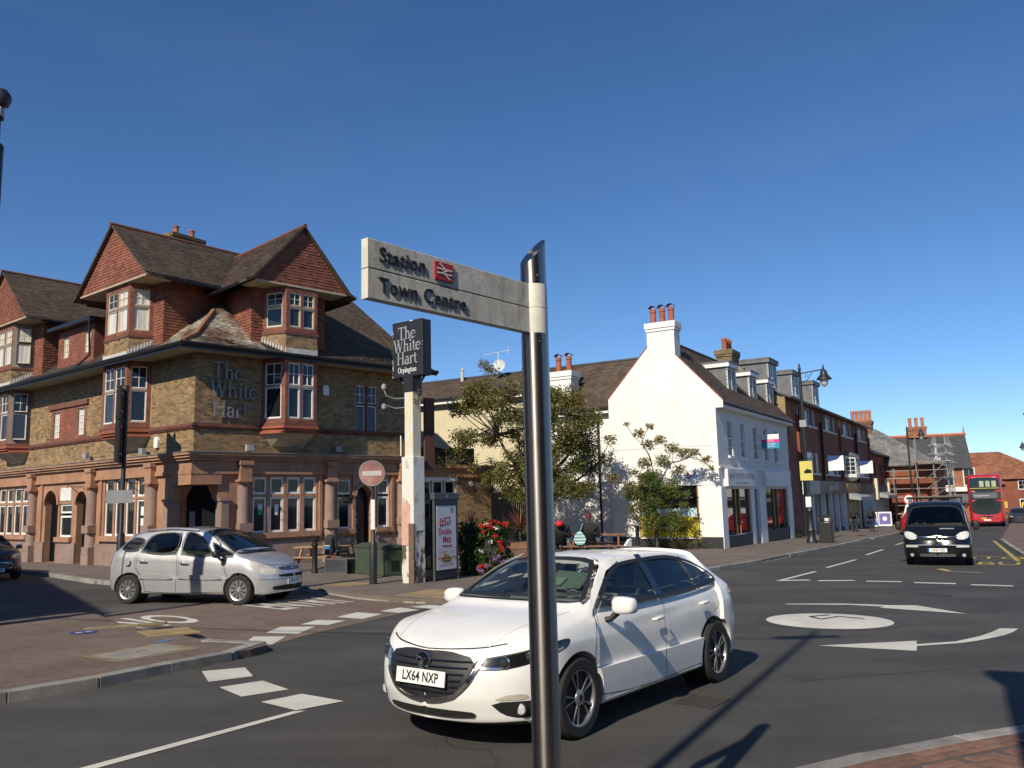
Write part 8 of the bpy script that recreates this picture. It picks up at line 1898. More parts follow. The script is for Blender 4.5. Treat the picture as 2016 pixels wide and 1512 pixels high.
SCV = [(-.80, 1.19), (-.82, 1.23), (-.70, 1.73), (-.4, 1.80), (.4, 1.80), (.70, 1.73), (.82, 1.23), (.80, 1.19), (0, 1.2)]
SWV = [[(1.75, 1.2), (1.1, 1.62), (.75, 1.68), (.55, 1.66), (.55, 1.17)]]
vn.finish_body(VB, (1.5, -1.55), .39, side=SWV, front=[SCV])
for sg in (1, -1):
    vn.patch('side_glass', SWV[0], CARGL, 'side', sg, -.01, .1, rnd=0); mirror(vn, 1.25, sg*1.1, 1.2, sg, BPL, (.14, .2, .3))
    vn.patch('headlight', [(-.24, .80), (-.26, .89), (-.1, .99), (.12, 1.04), (.18, .97), (.1, .84), (-.08, .78)], M('clear_van_headlamp', (.62, .62, .60), .12, .3, 7, coat=1), RAD(25), sg, .006, .05)
    vn.patch('clear_indicator', [(.52, .56), (.86, .56), (.86, .61), (.52, .61)], M('indicator_lens', (.55, .5, .42)), 'front', sg, .008, .06, rnd=0)
    vn.patch('fog_lamp', [(.70+.05*math.cos(a*.524), .33+.05*math.sin(a*.524)) for a in range(12)], M('fog_glass', (.5, .52, .54)), 'front', sg, .01, .04, rnd=0)
    for ax in (1.5, -1.55): wheel(vn.t, ax, sg*.82, .33, .2, sg, ALLOY, 'cover', 8)
    mb = MB(); mb.tube([(.5, sg*.7, 2.06), (-2.2, sg*.7, 2.08)], .025, 8); mb.build('roof_rail', BPL, vn.t)
for x in (.45, -.8, -2.1): mb = MB(); mb.tube([(x, -.8, 2.08), (x, .8, 2.08)], .03, 8); mb.build('roof_bar', BPL, vn.t)
for x in (.45, -.8, -2.1):
    for sg in (1, -1): mb = MB(); mb.tube([(x, sg*.76, 1.82), (x, sg*.76, 2.08)], .025, 6); mb.build('bar_foot', BPL, vn.t)
vn.patch('upper_grille', [(-.55, .84), (-.45, .76), (.45, .76), (.55, .84), (.15, .86), (-.15, .86)], DARKM, 'front', 1, .01, .05)
vn.ribbon('grille_chrome', [(-.58, .875), (-.3, .862), (0, .858), (.3, .862), (.58, .875)], .018, CHROME, 'front', 1, .016, closed=False)
vn.patch('lower_grille', [(-.5, .38), (-.5, .28), (.5, .28), (.5, .38)], DARKM, 'front', 1, .01, .06)
for z in (.3, .33, .36): vn.ribbon('grille_bar', [(-.48, z), (0, z), (.48, z)], .008, GREYF, 'front', 1, .015, closed=False)
vn.ribbon('bumper_crease', [(-.85, .62), (0, .63), (.85, .62)], .02, GREYF, 'front', 1, .006, closed=False)
vn.patch('bonnet_vent', [(.1, 1.09), (.5, 1.09), (.5, 1.12), (.1, 1.12)], GREYF, 'front', 1, .008, .06, rnd=0)
plate(vn, 'LX56 XJG', vn.cast(Vector((5, 0, .48)), Vector((1, 0, 0)))[0].x+.035, .475, euro=True, tilt=.03)
vn.patch('windscreen', SCV, CARGL, 'front', 1, -.008, .1, rnd=0); vn.ribbon('screen_band', SCV, .05, BPL, 'front', 1, .002)
wiper(vn, (-.7, 1.24), (0, 1.22)); wiper(vn, (-.05, 1.24), (.65, 1.22))
mb = MB(); mb.box(1.2, 1.7, -.8, .8, .8, 1.18); mb.build('dashboard', DASH, vn.t, bevel=.05)
mb = MB(); mb.cbox((1.55, .35, 1.24), (.12, .75, .06), Matrix.Rotation(.1, 3, 'Z')); mb.build('parcel_tube', M('cardboard', (.45, .33, .2), .8), vn.t)
for y in (.45, -.45): seat(vn, .35, y, .75)
steering(vn, 1.0, -.45, 1.2)
vc = Vector((12.85, 25.9)); wd = Vector((-.47, -.88)).normalized(); cc = vc-wd*2.2
vn.done(cc.x, cc.y, (wd.x, wd.y)); p = driver(vn, .42, -.45, .83, M('black_top', (.02, .02, .02), .9), M('grey_hair', (.2, .2, .19), .9), 'person driving the black van, hands low on the wheel'); sit_in(p, vn)
# ------------------------------------------------------------------ red double decker bus
bu = thing('double_decker_bus', 'red double decker bus coming down the street behind the van', 'bus')
BR = paint('bus_red_paint', (.42, .014, .018), .3, 0, .8)
def rrect(w, z0, z1, r, n=5):
    P = []
    for cx, cz, a0 in ((w-r, z1-r, 0), (-w+r, z1-r, 90), (-w+r, z0+r, 180), (w-r, z0+r, 270)): P += [(cx+r*math.cos(RAD(a0+90*i/n)), cz+r*math.sin(RAD(a0+90*i/n))) for i in range(n+1)]
    return P
st = [(-5.2, .96, .5, 4.25), (-5.15, 1.0, .42, 4.35), (-4.9, 1.0, .36, 4.4), (4.4, 1.0, .36, 4.4), (4.85, .985, .36, 4.37), (5.05, .93, .40, 4.28), (5.15, .84, .46, 4.15)]
mb = MB(); rows = []
for x, k, z0, z1 in st: rows.append([(x-(max(0, z-2.6)*.10 if x > 4.3 else 0), y, z) for y, z in rrect(1.26*k, z0, z1, .28)])
n = len(rows[0]); mb.add([p for r in rows for p in r], [(i*n+j, i*n+(j+1) % n, (i+1)*n+(j+1) % n, (i+1)*n+j) for i in range(len(rows)-1) for j in range(n)]+[tuple(range(n))[::-1], tuple(range((len(rows)-1)*n, len(rows)*n))]); mb.build('body', BR, bu, smooth=True)
BGL = glassdark('bus_glass', (.02, .03, .032)); 
def bfront(poly, x, mat, name, t=.03, par=None):
    mb = MB(); mb.prism([(x-max(0, z-2.6)*.10, y, z) for y, z in poly], (t, 0, 0)); return mb.build(name, mat, par or bu, bevel=.01)
lw = chaikin([(-1.1, 2.3), (-1.08, 1.35), (-.75, 1.12), (0, 1.05), (.75, 1.12), (1.08, 1.35), (1.1, 2.3)], 1); bfront(lw, 5.13, BGL, 'lower_windscreen')
bfront(chaikin([(-1.1, 3.0), (-1.1, 3.9), (-.95, 4.15), (.95, 4.15), (1.1, 3.9), (1.1, 3.0)], 1), 5.13, BGL, 'upper_windscreen')
bfront([(-1.12, 2.34), (1.12, 2.34), (1.12, 2.96), (-1.12, 2.96)], 5.13, M('dark_band', (.03, .035, .04), .3), 'destination_band')
o = bfront([(-.9, 2.42), (.9, 2.42), (.9, 2.85), (-.9, 2.85)], 5.16, M('destination_grey', (.09, .095, .1), .4), 'destination_blind', .01)
mb = MB(); text_on(mb, 'Orpington Station', (5.175, -.28, 2.64), (0, 1, 0), (0, 0, 1), .2, sx=.8); mb.build('blind_lettering', M('white_led_text', (.75, .75, .7), .5), o)
mb = MB(); mb.box(5.13, 5.16, -1.05, 1.05, 3.22, 3.27); mb.build('grab_rail', M('yellow_rail', (.6, .5, .05), .4), bu)
for y in (-.35, .1, .55): mb = MB(); mb.box(5.1, 5.155, y, y+.32, 3.35, 3.85); mb.build('upper_seat_reflection', M('pale_seat_glimpse', (.35, .4, .25), .6), bu)
mb = MB(); mb.box(5.05, 5.17, -.45, .45, .85, .95); mb.build('front_vent', BPL, bu)
plate_t = Car.__new__(Car); plate_t.t = bu; plate(plate_t, ' ', 5.16, .62, tilt=0)
o = bfront([(-.45, .68), (-.05, .68), (-.05, .84), (-.45, .84)], 5.15, M('orange_flash', (.7, .3, .03), .5), 'fleet_flash', .015)
for sg in (1, -1):
    bfront([(sg*.78, .72), (sg*1.05, .72), (sg*1.05, .95), (sg*.78, .95)][::sg], 5.06, M('clear_van_headlamp', (.62, .62, .60)), 'headlight', .04)
    for z0, z1 in ((1.35, 2.35), (2.95, 3.85)):
        for k in range(7): x0 = -4.9+k*1.35; mb = MB(); mb.box(x0, x0+1.27, sg*1.255, sg*1.275, z0, z1); mb.build('side_window', BGL, bu)
    mb = MB(); mb.box(-4.9, 4.6, sg*1.255, sg*1.268, 1.30, 1.345); mb.build('side_trim', BPL, bu)
    for ax in (2.4, -3.3): wheel(bu, ax, sg*1.1, .48, .3, sg, GREYF, 'cover', 8); mb = MB(); mb.lathe([(.58, 0), (.58, .004)], (ax, sg*1.262, .48), 24, Matrix.Rotation(-sg*math.pi/2, 3, 'X')); mb.build('wheel_arch', DARKM, bu)
    mb = MB(); mb.tube([(5.0, sg*1.2, 2.2), (5.2, sg*1.42, 2.1)], .03, 6); mb.cbox((5.2, sg*1.45, 1.85), (.1, .2, .5)); mb.build('mirror', M('yellow_mirror', (.6, .42, .03), .5) if sg > 0 else BPL, bu)
wd = Vector((-.50, -.866)); cc = Vector((39.2, 70.2))-wd*5.1; A4 = Matrix(((wd.x, -wd.y, 0, cc.x), (wd.y, wd.x, 0, cc.y), (0, 0, 1, gz(*cc)), (0, 0, 0, 1))); bu.matrix_world = A4
p = driver(mz, 0, 0, 0, M('black_top', (.02, .02, .02)), M('dark_hair', (.02, .015, .01)), 'bus driver behind the big lower windscreen of the red bus'); p.matrix_world = A4 @ Matrix.Translation((4.3, -.6, 1.0))
# ------------------------------------------------------------------ smaller distant vehicles
def small_car(name, label, x, y, hd, colr, L=4.1, W=1.75, Hh=1.5, cat='car', yellow=False):
    c = Car(dict(name=name, label=label, cat=cat, L=L, W=W, wr=.31, nose=(2.4, 3, .7, .5), nx=50,
        curves=dict(zt=[(-L/2, .95), (-L*.44, Hh*.85), (-L*.33, Hh*.97), (-.2, Hh), (.3, Hh*.96), (L*.24, 1.02), (L*.38, .92), (L/2, .68)], zbelt=[(-L/2, .85), (0, .95), (L/2, .62)],
        zr=[(-L/2, .9), (-L*.42, Hh*.82), (-.2, Hh*.95), (.3, Hh*.9), (L*.26, .96), (L/2, .65)], yr=[(-L/2, .55), (0, .6), (L*.26, .74), (L/2, .5)], belt=[(-3, .94), (3, .94)], zm=[(-3, .62), (3, .58)], zb=[(-L/2, .32), (0, .2), (L/2, .24)])))
    c.finish_body(colr, (L*.3, -L*.31), .36, hollow=False)
    for sg in (1, -1):
        c.patch('side_glass', [(L*.17, 1.0), (.2, Hh*.9), (-L*.3, Hh*.9), (-L*.36, 1.05)], GLASS, 'side', sg, .004, .12, rnd=1)
        c.patch('tail_light', [(.55, .85), (.78, .85), (.8, 1.05), (.6, 1.05)], REDL, 'rear', sg, .006, .1); c.patch('headlight', [(.45, .64), (.75, .66), (.72, .76), (.5, .72)], M('pale_headlamp', (.5, .49, .42)), 'front', sg, .006, .1)
        mirror(c, L*.17, sg*(W/2+.1), 1.0, sg, BPL)
        for ax in (L*.3, -L*.31): wheel(c.t, ax, sg*(W/2-.1), .31, .19, sg, ALLOY, 'cover', 6)
    c.patch('windscreen', [(-.62, 1.02), (-.5, Hh*.88), (.5, Hh*.88), (.62, 1.02)], GLASS, 'front', 1, .004, .12); c.patch('rear_glass', [(-.58, 1.05), (-.48, Hh*.85), (.48, Hh*.85), (.58, 1.05)], GLASS, 'rear', 1, .004, .12)
    plate(c, '', -L/2-.01, .6, tilt=0, sgn=-1) if False else None
    c.done(x, y, hd); return c
small_car('red_car', 'red car driving away, half hidden behind the black van', 25.9, 54.5, (.51, .86), paint('cherry_red_paint', (.35, .01, .012), .3))
small_car('dark_car', 'dark car waiting behind the bus at the right edge', 46.6, 78.2, (-.5, -.866), paint('slate_car_paint', (.03, .035, .04), .3))
small_car('yellow_van', 'yellow van standing behind the bus near the right edge', 56, 92, (-.5, -.866), paint('yellow_paint', (.62, .38, .02), .4), 4.6, 1.9, 2.1, 'van')
small_car('white_van', 'white van parked beyond the shops beside the scaffolding', 38.0, 80.5, (-.5, -.866), paint('white_van_paint', (.75, .75, .74), .4), 4.8, 1.95, 2.1, 'van')
# ------------------------------------------------------------------ trees, shrubs, flowers
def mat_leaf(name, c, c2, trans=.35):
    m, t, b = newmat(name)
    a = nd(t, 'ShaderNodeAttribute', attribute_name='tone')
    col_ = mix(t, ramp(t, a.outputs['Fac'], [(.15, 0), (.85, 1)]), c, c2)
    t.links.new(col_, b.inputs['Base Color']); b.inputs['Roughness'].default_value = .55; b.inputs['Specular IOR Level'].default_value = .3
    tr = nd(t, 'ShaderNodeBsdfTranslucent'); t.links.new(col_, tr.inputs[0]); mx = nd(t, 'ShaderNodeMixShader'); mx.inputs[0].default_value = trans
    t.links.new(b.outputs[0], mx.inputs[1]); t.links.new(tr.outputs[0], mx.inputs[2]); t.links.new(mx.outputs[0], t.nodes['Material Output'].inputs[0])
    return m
BARK = M('grey_brown_bark', (.085, .065, .05), .9, .4, 6, .3, 50, .8, 30)
rnd = random.Random(11)
def rv(s=1): 
    while True:
        v = Vector((rnd.uniform(-1, 1), rnd.uniform(-1, 1), rnd.uniform(-1, 1)))
        if .01 < v.length < 1: return v*s
def leaves(mb, c, r, n, size, flat=1.0, tone=None, asp=.5):
    for _ in range(n):
        p = Vector(c)+Vector((rv().x*r, rv().y*r, rv().z*r*flat)); d = rv().normalized(); d.z = d.z*.6-.25; d.normalize(); s = size*rnd.uniform(.6, 1.3)
        a = d.cross(rv().normalized()).normalized()*s*asp*.5
        tn = min(1, max(0, (tone if tone is not None else .5)+rnd.gauss(0, .2)))
        mb.add([p, p+d*s*.5+a, p+d*s, p+d*s*.5-a], [(0, 1, 2, 3)], tn)
def limb(mb, a, b, r0, r1, bend=.15, n=5):
    a, b = Vector(a), Vector(b); L = (b-a).length; w = rv(L*bend)
    mb.tube([a+(b-a)*(i/n)+w*math.sin(math.pi*i/n) for i in range(n+1)], [r0+(r1-r0)*i/n for i in range(n+1)], 6)
def tree(name, label, cat, base, forks, clumps, leafmat, leafn, leafs, trunk_r, extras=None):
    """trunk with limbs to each fork, twigs from the nearest fork to each clump (centre, radius, tone)"""
    t = thing(name, label, cat, base); mb = MB(); base = Vector(base)
    F_ = [Vector(f) for f in forks]; limb(mb, base-Vector((0, 0, .1)), F_[0], trunk_r, trunk_r*.75, .05)
    for f in F_[1:]: limb(mb, min(F_[:1]+[g for g in F_ if g.z < f.z-.2], key=lambda g: (g-f).length), f, trunk_r*.55, trunk_r*.28, .12)
    lm = MB()
    for c, r, tn in clumps:
        c = Vector(c); f = min(F_, key=lambda g: (g-c).length+max(0, g.z-c.z)); limb(mb, f, c, trunk_r*.22, .012, .18, 4)
        for _ in range(4): limb(mb, c, c+rv(r), .012, .005, .2, 2)
        leaves(lm, c, r, int(leafn*(r/.5)**2), leafs, .75, tn)
    mb.build('trunk', BARK, t, smooth=True); lm.build('crown', leafmat, t, kind=None)
    return t
LEAF1 = mat_leaf('olive_bronze_leaf', (.085, .12, .028), (.26, .20, .06))
tk = lambda p: (p[0]*1.11, p[1]*1.11, (p[2]-1.82)*1.11+1.82)   # stands about 36.6 m away
base = (.95, 36.6, gz(.95, 36.6)+.1)
fk = [(.9, 33, 1.7), (.2, 32.8, 3.1), (1.6, 33.1, 3.0), (-.6, 33, 4.4), (.9, 33.3, 4.8), (2.2, 32.8, 3.6), (.4, 32.6, 6.0), (1.8, 33.4, 5.2), (3.0, 33, 2.9)]
cl = []
for _ in range(800):
    x, y, z = rnd.uniform(-2.4, 3.9), rnd.uniform(30.8, 35.2), rnd.uniform(1.5, 7.1)
    # two overlapping lobes and a low right skirt
    e = min(((x+.55)/1.75)**2+((y-33)/1.9)**2+((z-5.0)/1.75)**2, ((x-1.5)/1.75)**2+((y-33)/2.0)**2+((z-4.7)/1.9)**2, ((x-2.0)/1.9)**2+((y-33)/1.9)**2+((z-2.9)/1.35)**2, ((x-.2)/1.3)**2+((y-33)/1.5)**2+((z-3.0)/1.1)**2)
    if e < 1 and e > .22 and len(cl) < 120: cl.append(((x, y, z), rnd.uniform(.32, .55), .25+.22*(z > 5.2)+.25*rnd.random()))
for p in ((-2.3, 32.8, 5.6), (-2.1, 33, 3.9), (-1.7, 32.6, 6.3), (-.9, 33, 7.0), (.6, 33, 6.9), (3.8, 32.8, 4.1), (3.9, 33, 2.6), (-1.6, 33, 3.2), (3.3, 33.1, 5.0), (-1.1, 33.2, 7.3)): cl.append((p, .3, .6))
fk = [tk(f) for f in fk]; cl = [(tk(c), r*1.1, tn) for c, r, tn in cl]
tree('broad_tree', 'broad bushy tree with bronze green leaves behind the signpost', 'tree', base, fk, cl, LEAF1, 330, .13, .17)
# rowan with berries in front of the white gable
LEAF2 = mat_leaf('rowan_leaf', (.07, .14, .03), (.22, .18, .05))
b2 = (6.1, 36.5, gz(6.1, 36.5)+.1)
fk2 = [(6.1, 36.5, .5), (5.6, 36.4, 1.6), (6.2, 36.6, 2.0), (6.9, 36.5, 1.8), (6.0, 36.5, 3.2), (6.9, 36.4, 3.3), (5.6, 36.4, 4.1), (7.7, 36.5, 3.5)]
cl2 = []
for _ in range(600):
    x, y, z = rnd.uniform(4.6, 7.9), rnd.uniform(35.6, 37.2), rnd.uniform(.1, 3.2)
    if ((x-6.1)/1.45)**2+((y-36.45)/.75)**2+((z-1.6)/1.5)**2 < 1 and len(cl2) < 46: cl2.append(((x, y, z), rnd.uniform(.22, .4), .25+.2*rnd.random()))
for p, r, tn in (((5.5, 36.4, 4.6), .28, .75), ((6.0, 36.5, 4.9), .22, .9), ((6.4, 36.4, 4.3), .3, .8), ((5.9, 36.4, 4.1), .3, .6), ((6.9, 36.4, 3.9), .35, .7), ((7.4, 36.5, 3.7), .35, .75), ((7.9, 36.5, 3.7), .3, .8), ((8.4, 36.5, 3.4), .25, .85), ((8.6, 36.5, 3.0), .15, .8), ((6.5, 36.5, 3.4), .4, .5), ((5.7, 36.4, 3.3), .35, .5), ((7.2, 36.4, 3.0), .3, .55), ((5.2, 36.4, 2.9), .25, .5), ((4.9, 36.4, 2.2), .25, .45), ((5.0, 36.5, 5.0), .15, .9)): cl2.append((p, r, tn))
rw = tree('rowan_tree', 'slender rowan tree with red berries in front of the white gable', 'tree', b2, fk2, cl2, LEAF2, 620, .105, .07)
mb = MB()
for c, r, tn in cl2:
    if rnd.random() < .6:
        for _ in range(5):
            p = Vector(c)+rv(r*.9)
            for _ in range(3): mb.lathe([(0, -.02), (.02, 0), (0, .02)], p+rv(.04), 5)
mb.build('berries', M('red_berries', (.45, .06, .02), .4), rw, kind='stuff')
for k in range(9): pass
# flower towers by the kiosk
LEAFG = mat_leaf('green_bedding_leaf', (.03, .075, .015), (.09, .13, .03)); FRED = M('red_petals', (.55, .012, .012), .6, tone=.3); FPUR = M('lilac_petals', (.28, .12, .34), .6, tone=.3)
def tower(name, label, x, y, h, r, flowers):
    t = thing(name, label, 'planter', (x, y, gz(x, y)+.1)); z0 = gz(x, y)+.1
    mb = MB(); mb.lathe([(r*.6, z0), (r*.65, z0+h*.5), (r*.55, z0+h*.9)], (x, y, 0), 14); mb.build('planter_core', M('planter_dark', (.02, .02, .021)), t)
    mb = MB()
    for k in range(70):
        a, z = rnd.uniform(0, 2*math.pi), rnd.uniform(.1, h); rr = r*(.8+.25*math.sin(z*5+a)); leaves(mb, (x+rr*math.cos(a), y+rr*math.sin(a), z0+z), .16, 60, .075, 1, rnd.uniform(.2, .7), .8)
    mb.build('foliage', LEAFG, t)
    if flowers:
        fm = {0: MB(), 1: MB(), 2: MB()}
        spots = [(rnd.uniform(-1, 1)*r*.9, -r*rnd.uniform(.4, 1.0), h+rnd.uniform(-.05, .12), 0) for _ in range(9)]+[(rnd.uniform(-1, 1)*r, -r*.9, rnd.uniform(.3, h), 0) for _ in range(9)]+[(rnd.uniform(-1, 1)*r*1.1, -r*1.0, rnd.uniform(.05, .6), 1) for _ in range(9)]+[(rnd.uniform(-1, 1)*r, -r*1.05, rnd.uniform(.5, h), 2) for _ in range(4)]
        for dx, dy, z, k in spots: leaves(fm[k], (x+dx, y+dy, z0+z), .075, 55 if k < 2 else 20, .04, .8, .5, 1.0)
        for k, (nm, mm) in enumerate((('geraniums', FRED), ('lilac_flowers', FPUR), ('white_flowers', WHITE))): fm[k].build(nm, mm, t, kind='stuff')
    return t
tower('flower_tower', 'tiered planter overflowing with red geraniums and lilac flowers', -.62, 23.7, 1.45, .42, True)
tower('ivy_tower', 'dark leafy tiered planter in the shade of the phone kiosk', -1.25, 24.0, 1.4, .36, False)
def cordyline(label, x, y, z0, n, L, c):
    t = thing('cordyline', label, 'plant', (x, y, z0)); mb = MB()
    for k in range(n):
        a = rnd.uniform(0, 2*math.pi); el = rnd.uniform(-.1, 1.45); l = L*rnd.uniform(.7, 1.1); d = Vector((math.cos(a)*math.cos(el), math.sin(a)*math.cos(el), math.sin(el)))
        s_ = Vector((-math.sin(a), math.cos(a), 0))*.014; P = [Vector((x, y, z0+.25))+d*l*t_+Vector((0, 0, -.35*l*t_*t_*(1.3-el*.6))) for t_ in (0, .35, .7, 1)]
        tn = rnd.random(); mb.add([P[0]-s_, P[0]+s_, P[1]+s_, P[1]-s_, P[2]+s_*.7, P[2]-s_*.7, P[3]], [(0, 1, 2, 3), (3, 2, 4, 5), (5, 4, 6)], tn)
    mb.build('blades', mat_leaf('blade_'+str(int(c[0]*1000)), c, tuple(min(1, k*2.2) for k in c), .2), t); mb = MB(); mb.tube([(x, y, z0-.1), (x, y, z0+.3)], .04, 8); mb.build('stem', BARK, t)
cordyline('spiky dark purple cordyline above the shaded planter', -1.3, 24.6, .75, 60, .75, (.05, .014, .016)); cordyline('spiky red brown cordyline rising beside the flower tower', .12, 24.3, .75, 70, .95, (.11, .04, .022))
bx_ = thing('timber_planter', 'red brown timber planter box beside the flower tower', 'planter', (.25, 24.2, gz(.25, 24.2)+.1)); zq = gz(.25, 24.2)+.1
for k in range(5): mb = MB(); mb.box(-.3, .9, 23.75, 24.7, zq+k*.18+.006, zq+k*.18+.174); mb.build('board', DPINE if k % 2 else M('red_brown_timber', (.22, .105, .065)), bx_)
def bush(name, label, c, r, n, mat, size=.08, cnt=60):
    t = thing(name, label, 'shrub', (c[0], c[1], c[2]-r[2])); mb = MB(); st = MB()
    for _ in range(n):
        d = rv(); p = Vector((c[0]+d.x*r[0], c[1]+d.y*r[1], c[2]+d.z*r[2])); leaves(mb, p, .2, cnt, size, 1, .3+.4*rnd.random())
        limb(st, (c[0], c[1], c[2]-r[2]), p, .015, .006, .1, 3)
    mb.build('foliage', mat, t); st.build('stems', BARK, t, kind='stuff'); return t
bush('green_shrub', 'feathery green shrub in front of the dark fence', (.75, 26.0, 1.0), (.55, .5, .7), 40, mat_leaf('feathery_green', (.05, .09, .02), (.12, .16, .05)), .07)
bush('rooftop_weeds', 'straggly weeds growing on the pub extension roof', (-3.0, 36.6, 3.8), (1.5, .4, .42), 26, mat_leaf('weed_green', (.06, .09, .02), (.2, .2, .05)), .09, 30)
bush('base_weeds', 'weeds along the foot of the white gable wall', (7.3, 37.5, -.25), (1.5, .35, .3), 26, mat_leaf('weed_green2', (.06, .08, .02), (.25, .22, .08)), .08, 40)
bush('ivy_patch', 'ivy hanging over the corner of the pub extension', (-1.05, 38.0, 3.0), (.35, .35, .9), 24, LEAFG, .08, 50)
bush('corner_weed', 'small weed by the door of the brick pier', (16.2, 48.6, -.5), (.25, .25, .3), 8, LEAFG, .08, 40)
# grass and weeds in kerb joints
mb = MB()
for _ in range(260):
    k = rnd.choice(((-4.1, 10.55, .25), (-2.3, 22.0, .8), (-5.2, 25.4, .6), (-3.6, 24.4, .7), (-1.6, 22.8, .5), (7.4, 36.6, 1.3))); x, y = k[0]+rnd.uniform(-1, 1)*k[2], k[1]+rnd.uniform(-1, 1)*k[2]*.35
    z = gz(x, y)+(.1 if y > 12 else .0); a = rnd.uniform(0, 6.3); h = rnd.uniform(.03, .1) if y < 30 else rnd.uniform(.05, .2); s_ = Vector((math.cos(a), math.sin(a), 0))*.006
    p = Vector((x, y, z)); mb.add([p-s_, p+s_, p+Vector((rnd.uniform(-.04, .04), rnd.uniform(-.04, .04), h))], [(0, 1, 2)], rnd.random())
tag(mb.build('weed_tufts', LEAFG), 'tufts of grass and weeds in the paving joints', 'weeds', kind='stuff')
# ------------------------------------------------------------------ people
def person(label, loc, rz, pose, top, legs, hairm, shoe, sc_=1.0, long=0, group=None):
    p = thing('person', label, 'person', (0, 0, 0), group)
    if pose == 'sit':      # facing +y, seat height 0
        J = [(0, 0, .1), (0, .02, .3), (0, .05, .5), (0, .08, .6), (-.19, .06, .48), (-.25, .14, .22), (-.16, .38, .24), (.19, .06, .48), (.25, .14, .22), (.16, .38, .24), (-.1, .42, .1), (-.1, .45, -.36), (-.1, .55, -.42), (.1, .42, .1), (.1, .45, -.36), (.1, .55, -.42)]
        hd = (0, .1, .74)
    else:                  # walking away, facing +y, feet on 0
        J = [(0, 0, .95), (0, 0, 1.18), (0, .01, 1.4), (0, .02, 1.5), (-.2, 0, 1.38), (-.26, -.06, 1.1), (-.24, .08, .86), (.2, 0, 1.38), (.26, .04, 1.1), (.25, .0, .86), (-.1, .08, .5), (-.1, -.04, .09), (-.1, .08, .04), (.1, -.05, .5), (.1, -.22, .12), (.1, -.12, .06)]
        hd = (0, .03, 1.62)
    E_ = [(0, 1), (1, 2), (2, 3), (2, 4), (4, 5), (5, 6), (2, 7), (7, 8), (8, 9), (0, 10), (10, 11), (11, 12), (0, 13), (13, 14), (14, 15)]
    R_ = [(.17, .13), (.15, .11), (.16, .1), .055, .075, .055, .038, .075, .055, .038, .085, .05, .05, .085, .05, .05]
    o = skin_body('body', J, E_, R_, top, p); me = o.data
    for m_ in (legs, shoe, SKIN): me.materials.append(m_)
    Jv = [Vector(j) for j in J]
    for f in me.polygons:
        k = min(range(16), key=lambda i: (Jv[i]-f.center).length)
        f.material_index = 1 if k in (10, 11, 13, 14) or (k == 0 and f.center.z < Jv[0].z-.02) else 2 if k in (12, 15) else 0
    head(p, hd, (0, 1, 0), hairm, long=long)
    for k in (6, 9):
        mb = MB(); b = Jv[k]; dn = Vector((0, .05, 0)) if pose == 'sit' else Vector((0, .01, -.05)); mb.cbox(b+dn, (.07, .08, .04) if pose == 'sit' else (.035, .07, .09))
        for i in range(4): mb.tube([b+dn*1.6+Vector(((i-1.5)*.016, 0, 0) if pose == 'sit' else (0, (i-1.5)*.016, 0)), b+dn*(2.6-.2*abs(i-1.5))+Vector(((i-1.5)*.017, 0, -.01) if pose == 'sit' else (.01, (i-1.5)*.015, 0))], .008, 5)
        mb.tube([b+dn*.6, b+dn*1.6+Vector((.03, .02, 0))], .009, 5); mb.build('hand', SKIN, p, smooth=True, kind='stuff')
    p.location = loc; p.rotation_euler = (0, 0, rz); p.scale = (sc_,)*3; return p
BLKC = M('black_cloth', (.014, .014, .016), .9); OLIVE = M('olive_skirt', (.09, .085, .035), .9); REDH = M('dark_red_hair', (.10, .012, .012), .7); GRYH = M('grey_hood', (.16, .15, .155), .9); JEAN = M('dark_denim', (.02, .022, .03), .9); SHOE = M('pale_trainers', (.45, .43, .42), .7); DSH = M('dark_shoes', (.02, .02, .02), .6)
terr = sheet('terrace', [(.75, 23.2), (4.3, 23.2), (4.7, 27.6), (1.1, 27.6)], .40, PAVE2, .35); tag(terr, 'low paved terrace under the picnic table behind the white car', 'terrace')
for o in col.objects:
    if o.get('label', '') == 'picnic table where two people sit behind the white car': o.location.z += .3
zs_ = gz(2.1, 24.2)+.4+.47
person('person with dark red hair in black top and olive skirt sitting at the picnic table', (2.1, 24.25, zs_), -.15, 'sit', BLKC, OLIVE, REDH, DSH, 1.06)
person('person in black jacket with grey and red hood sitting at the picnic table', (1.28, 24.35, zs_), -.05, 'sit', BLKC, JEAN, GRYH, DSH, 1.08, long=.7)
mb = MB(); mb.lathe([(.0, .0), (.09, .01), (.115, .06), (.1, .12), (.05, .15)], (1.26, 24.2, zs_+.55), 12); tag(mb.build('red_scarf', M('red_scarf', (.55, .02, .03), .8)), 'red scarf round the neck of the hooded person', 'scarf')
bg_ = thing('shoulder_bag', 'teal and white striped shoulder bag hanging from the seated red haired person', 'bag', (1.82, 24.1, zs_+.05)); TEAL = M('teal_stripe', (.12, .38, .38), .8); WST = M('white_stripe', (.6, .65, .62), .8)
wv_ = [.07, .13, .16, .17, .17, .15, .12, .09, .05]
for k in range(8):
    z = zs_+.02+k*.045; a, b = wv_[k], wv_[k+1]; mb = MB(); mb.add([(1.82-a, 24.05, z), (1.82+a, 24.05, z), (1.82+a, 24.13, z), (1.82-a, 24.13, z), (1.82-b, 24.06, z+.045), (1.82+b, 24.06, z+.045), (1.82+b, 24.12, z+.045), (1.82-b, 24.12, z+.045)], [(0, 1, 5, 4), (1, 2, 6, 5), (2, 3, 7, 6), (3, 0, 4, 7), (0, 3, 2, 1), (4, 5, 6, 7)]); mb.build('bag_stripe', WST if k % 2 else TEAL, bg_)
mb = MB(); mb.tube([(1.82, 24.09, zs_+.36), (1.88, 24.12, zs_+.52), (1.93, 24.22, zs_+.6)], .014, 6); mb.build('strap', TEAL, bg_)
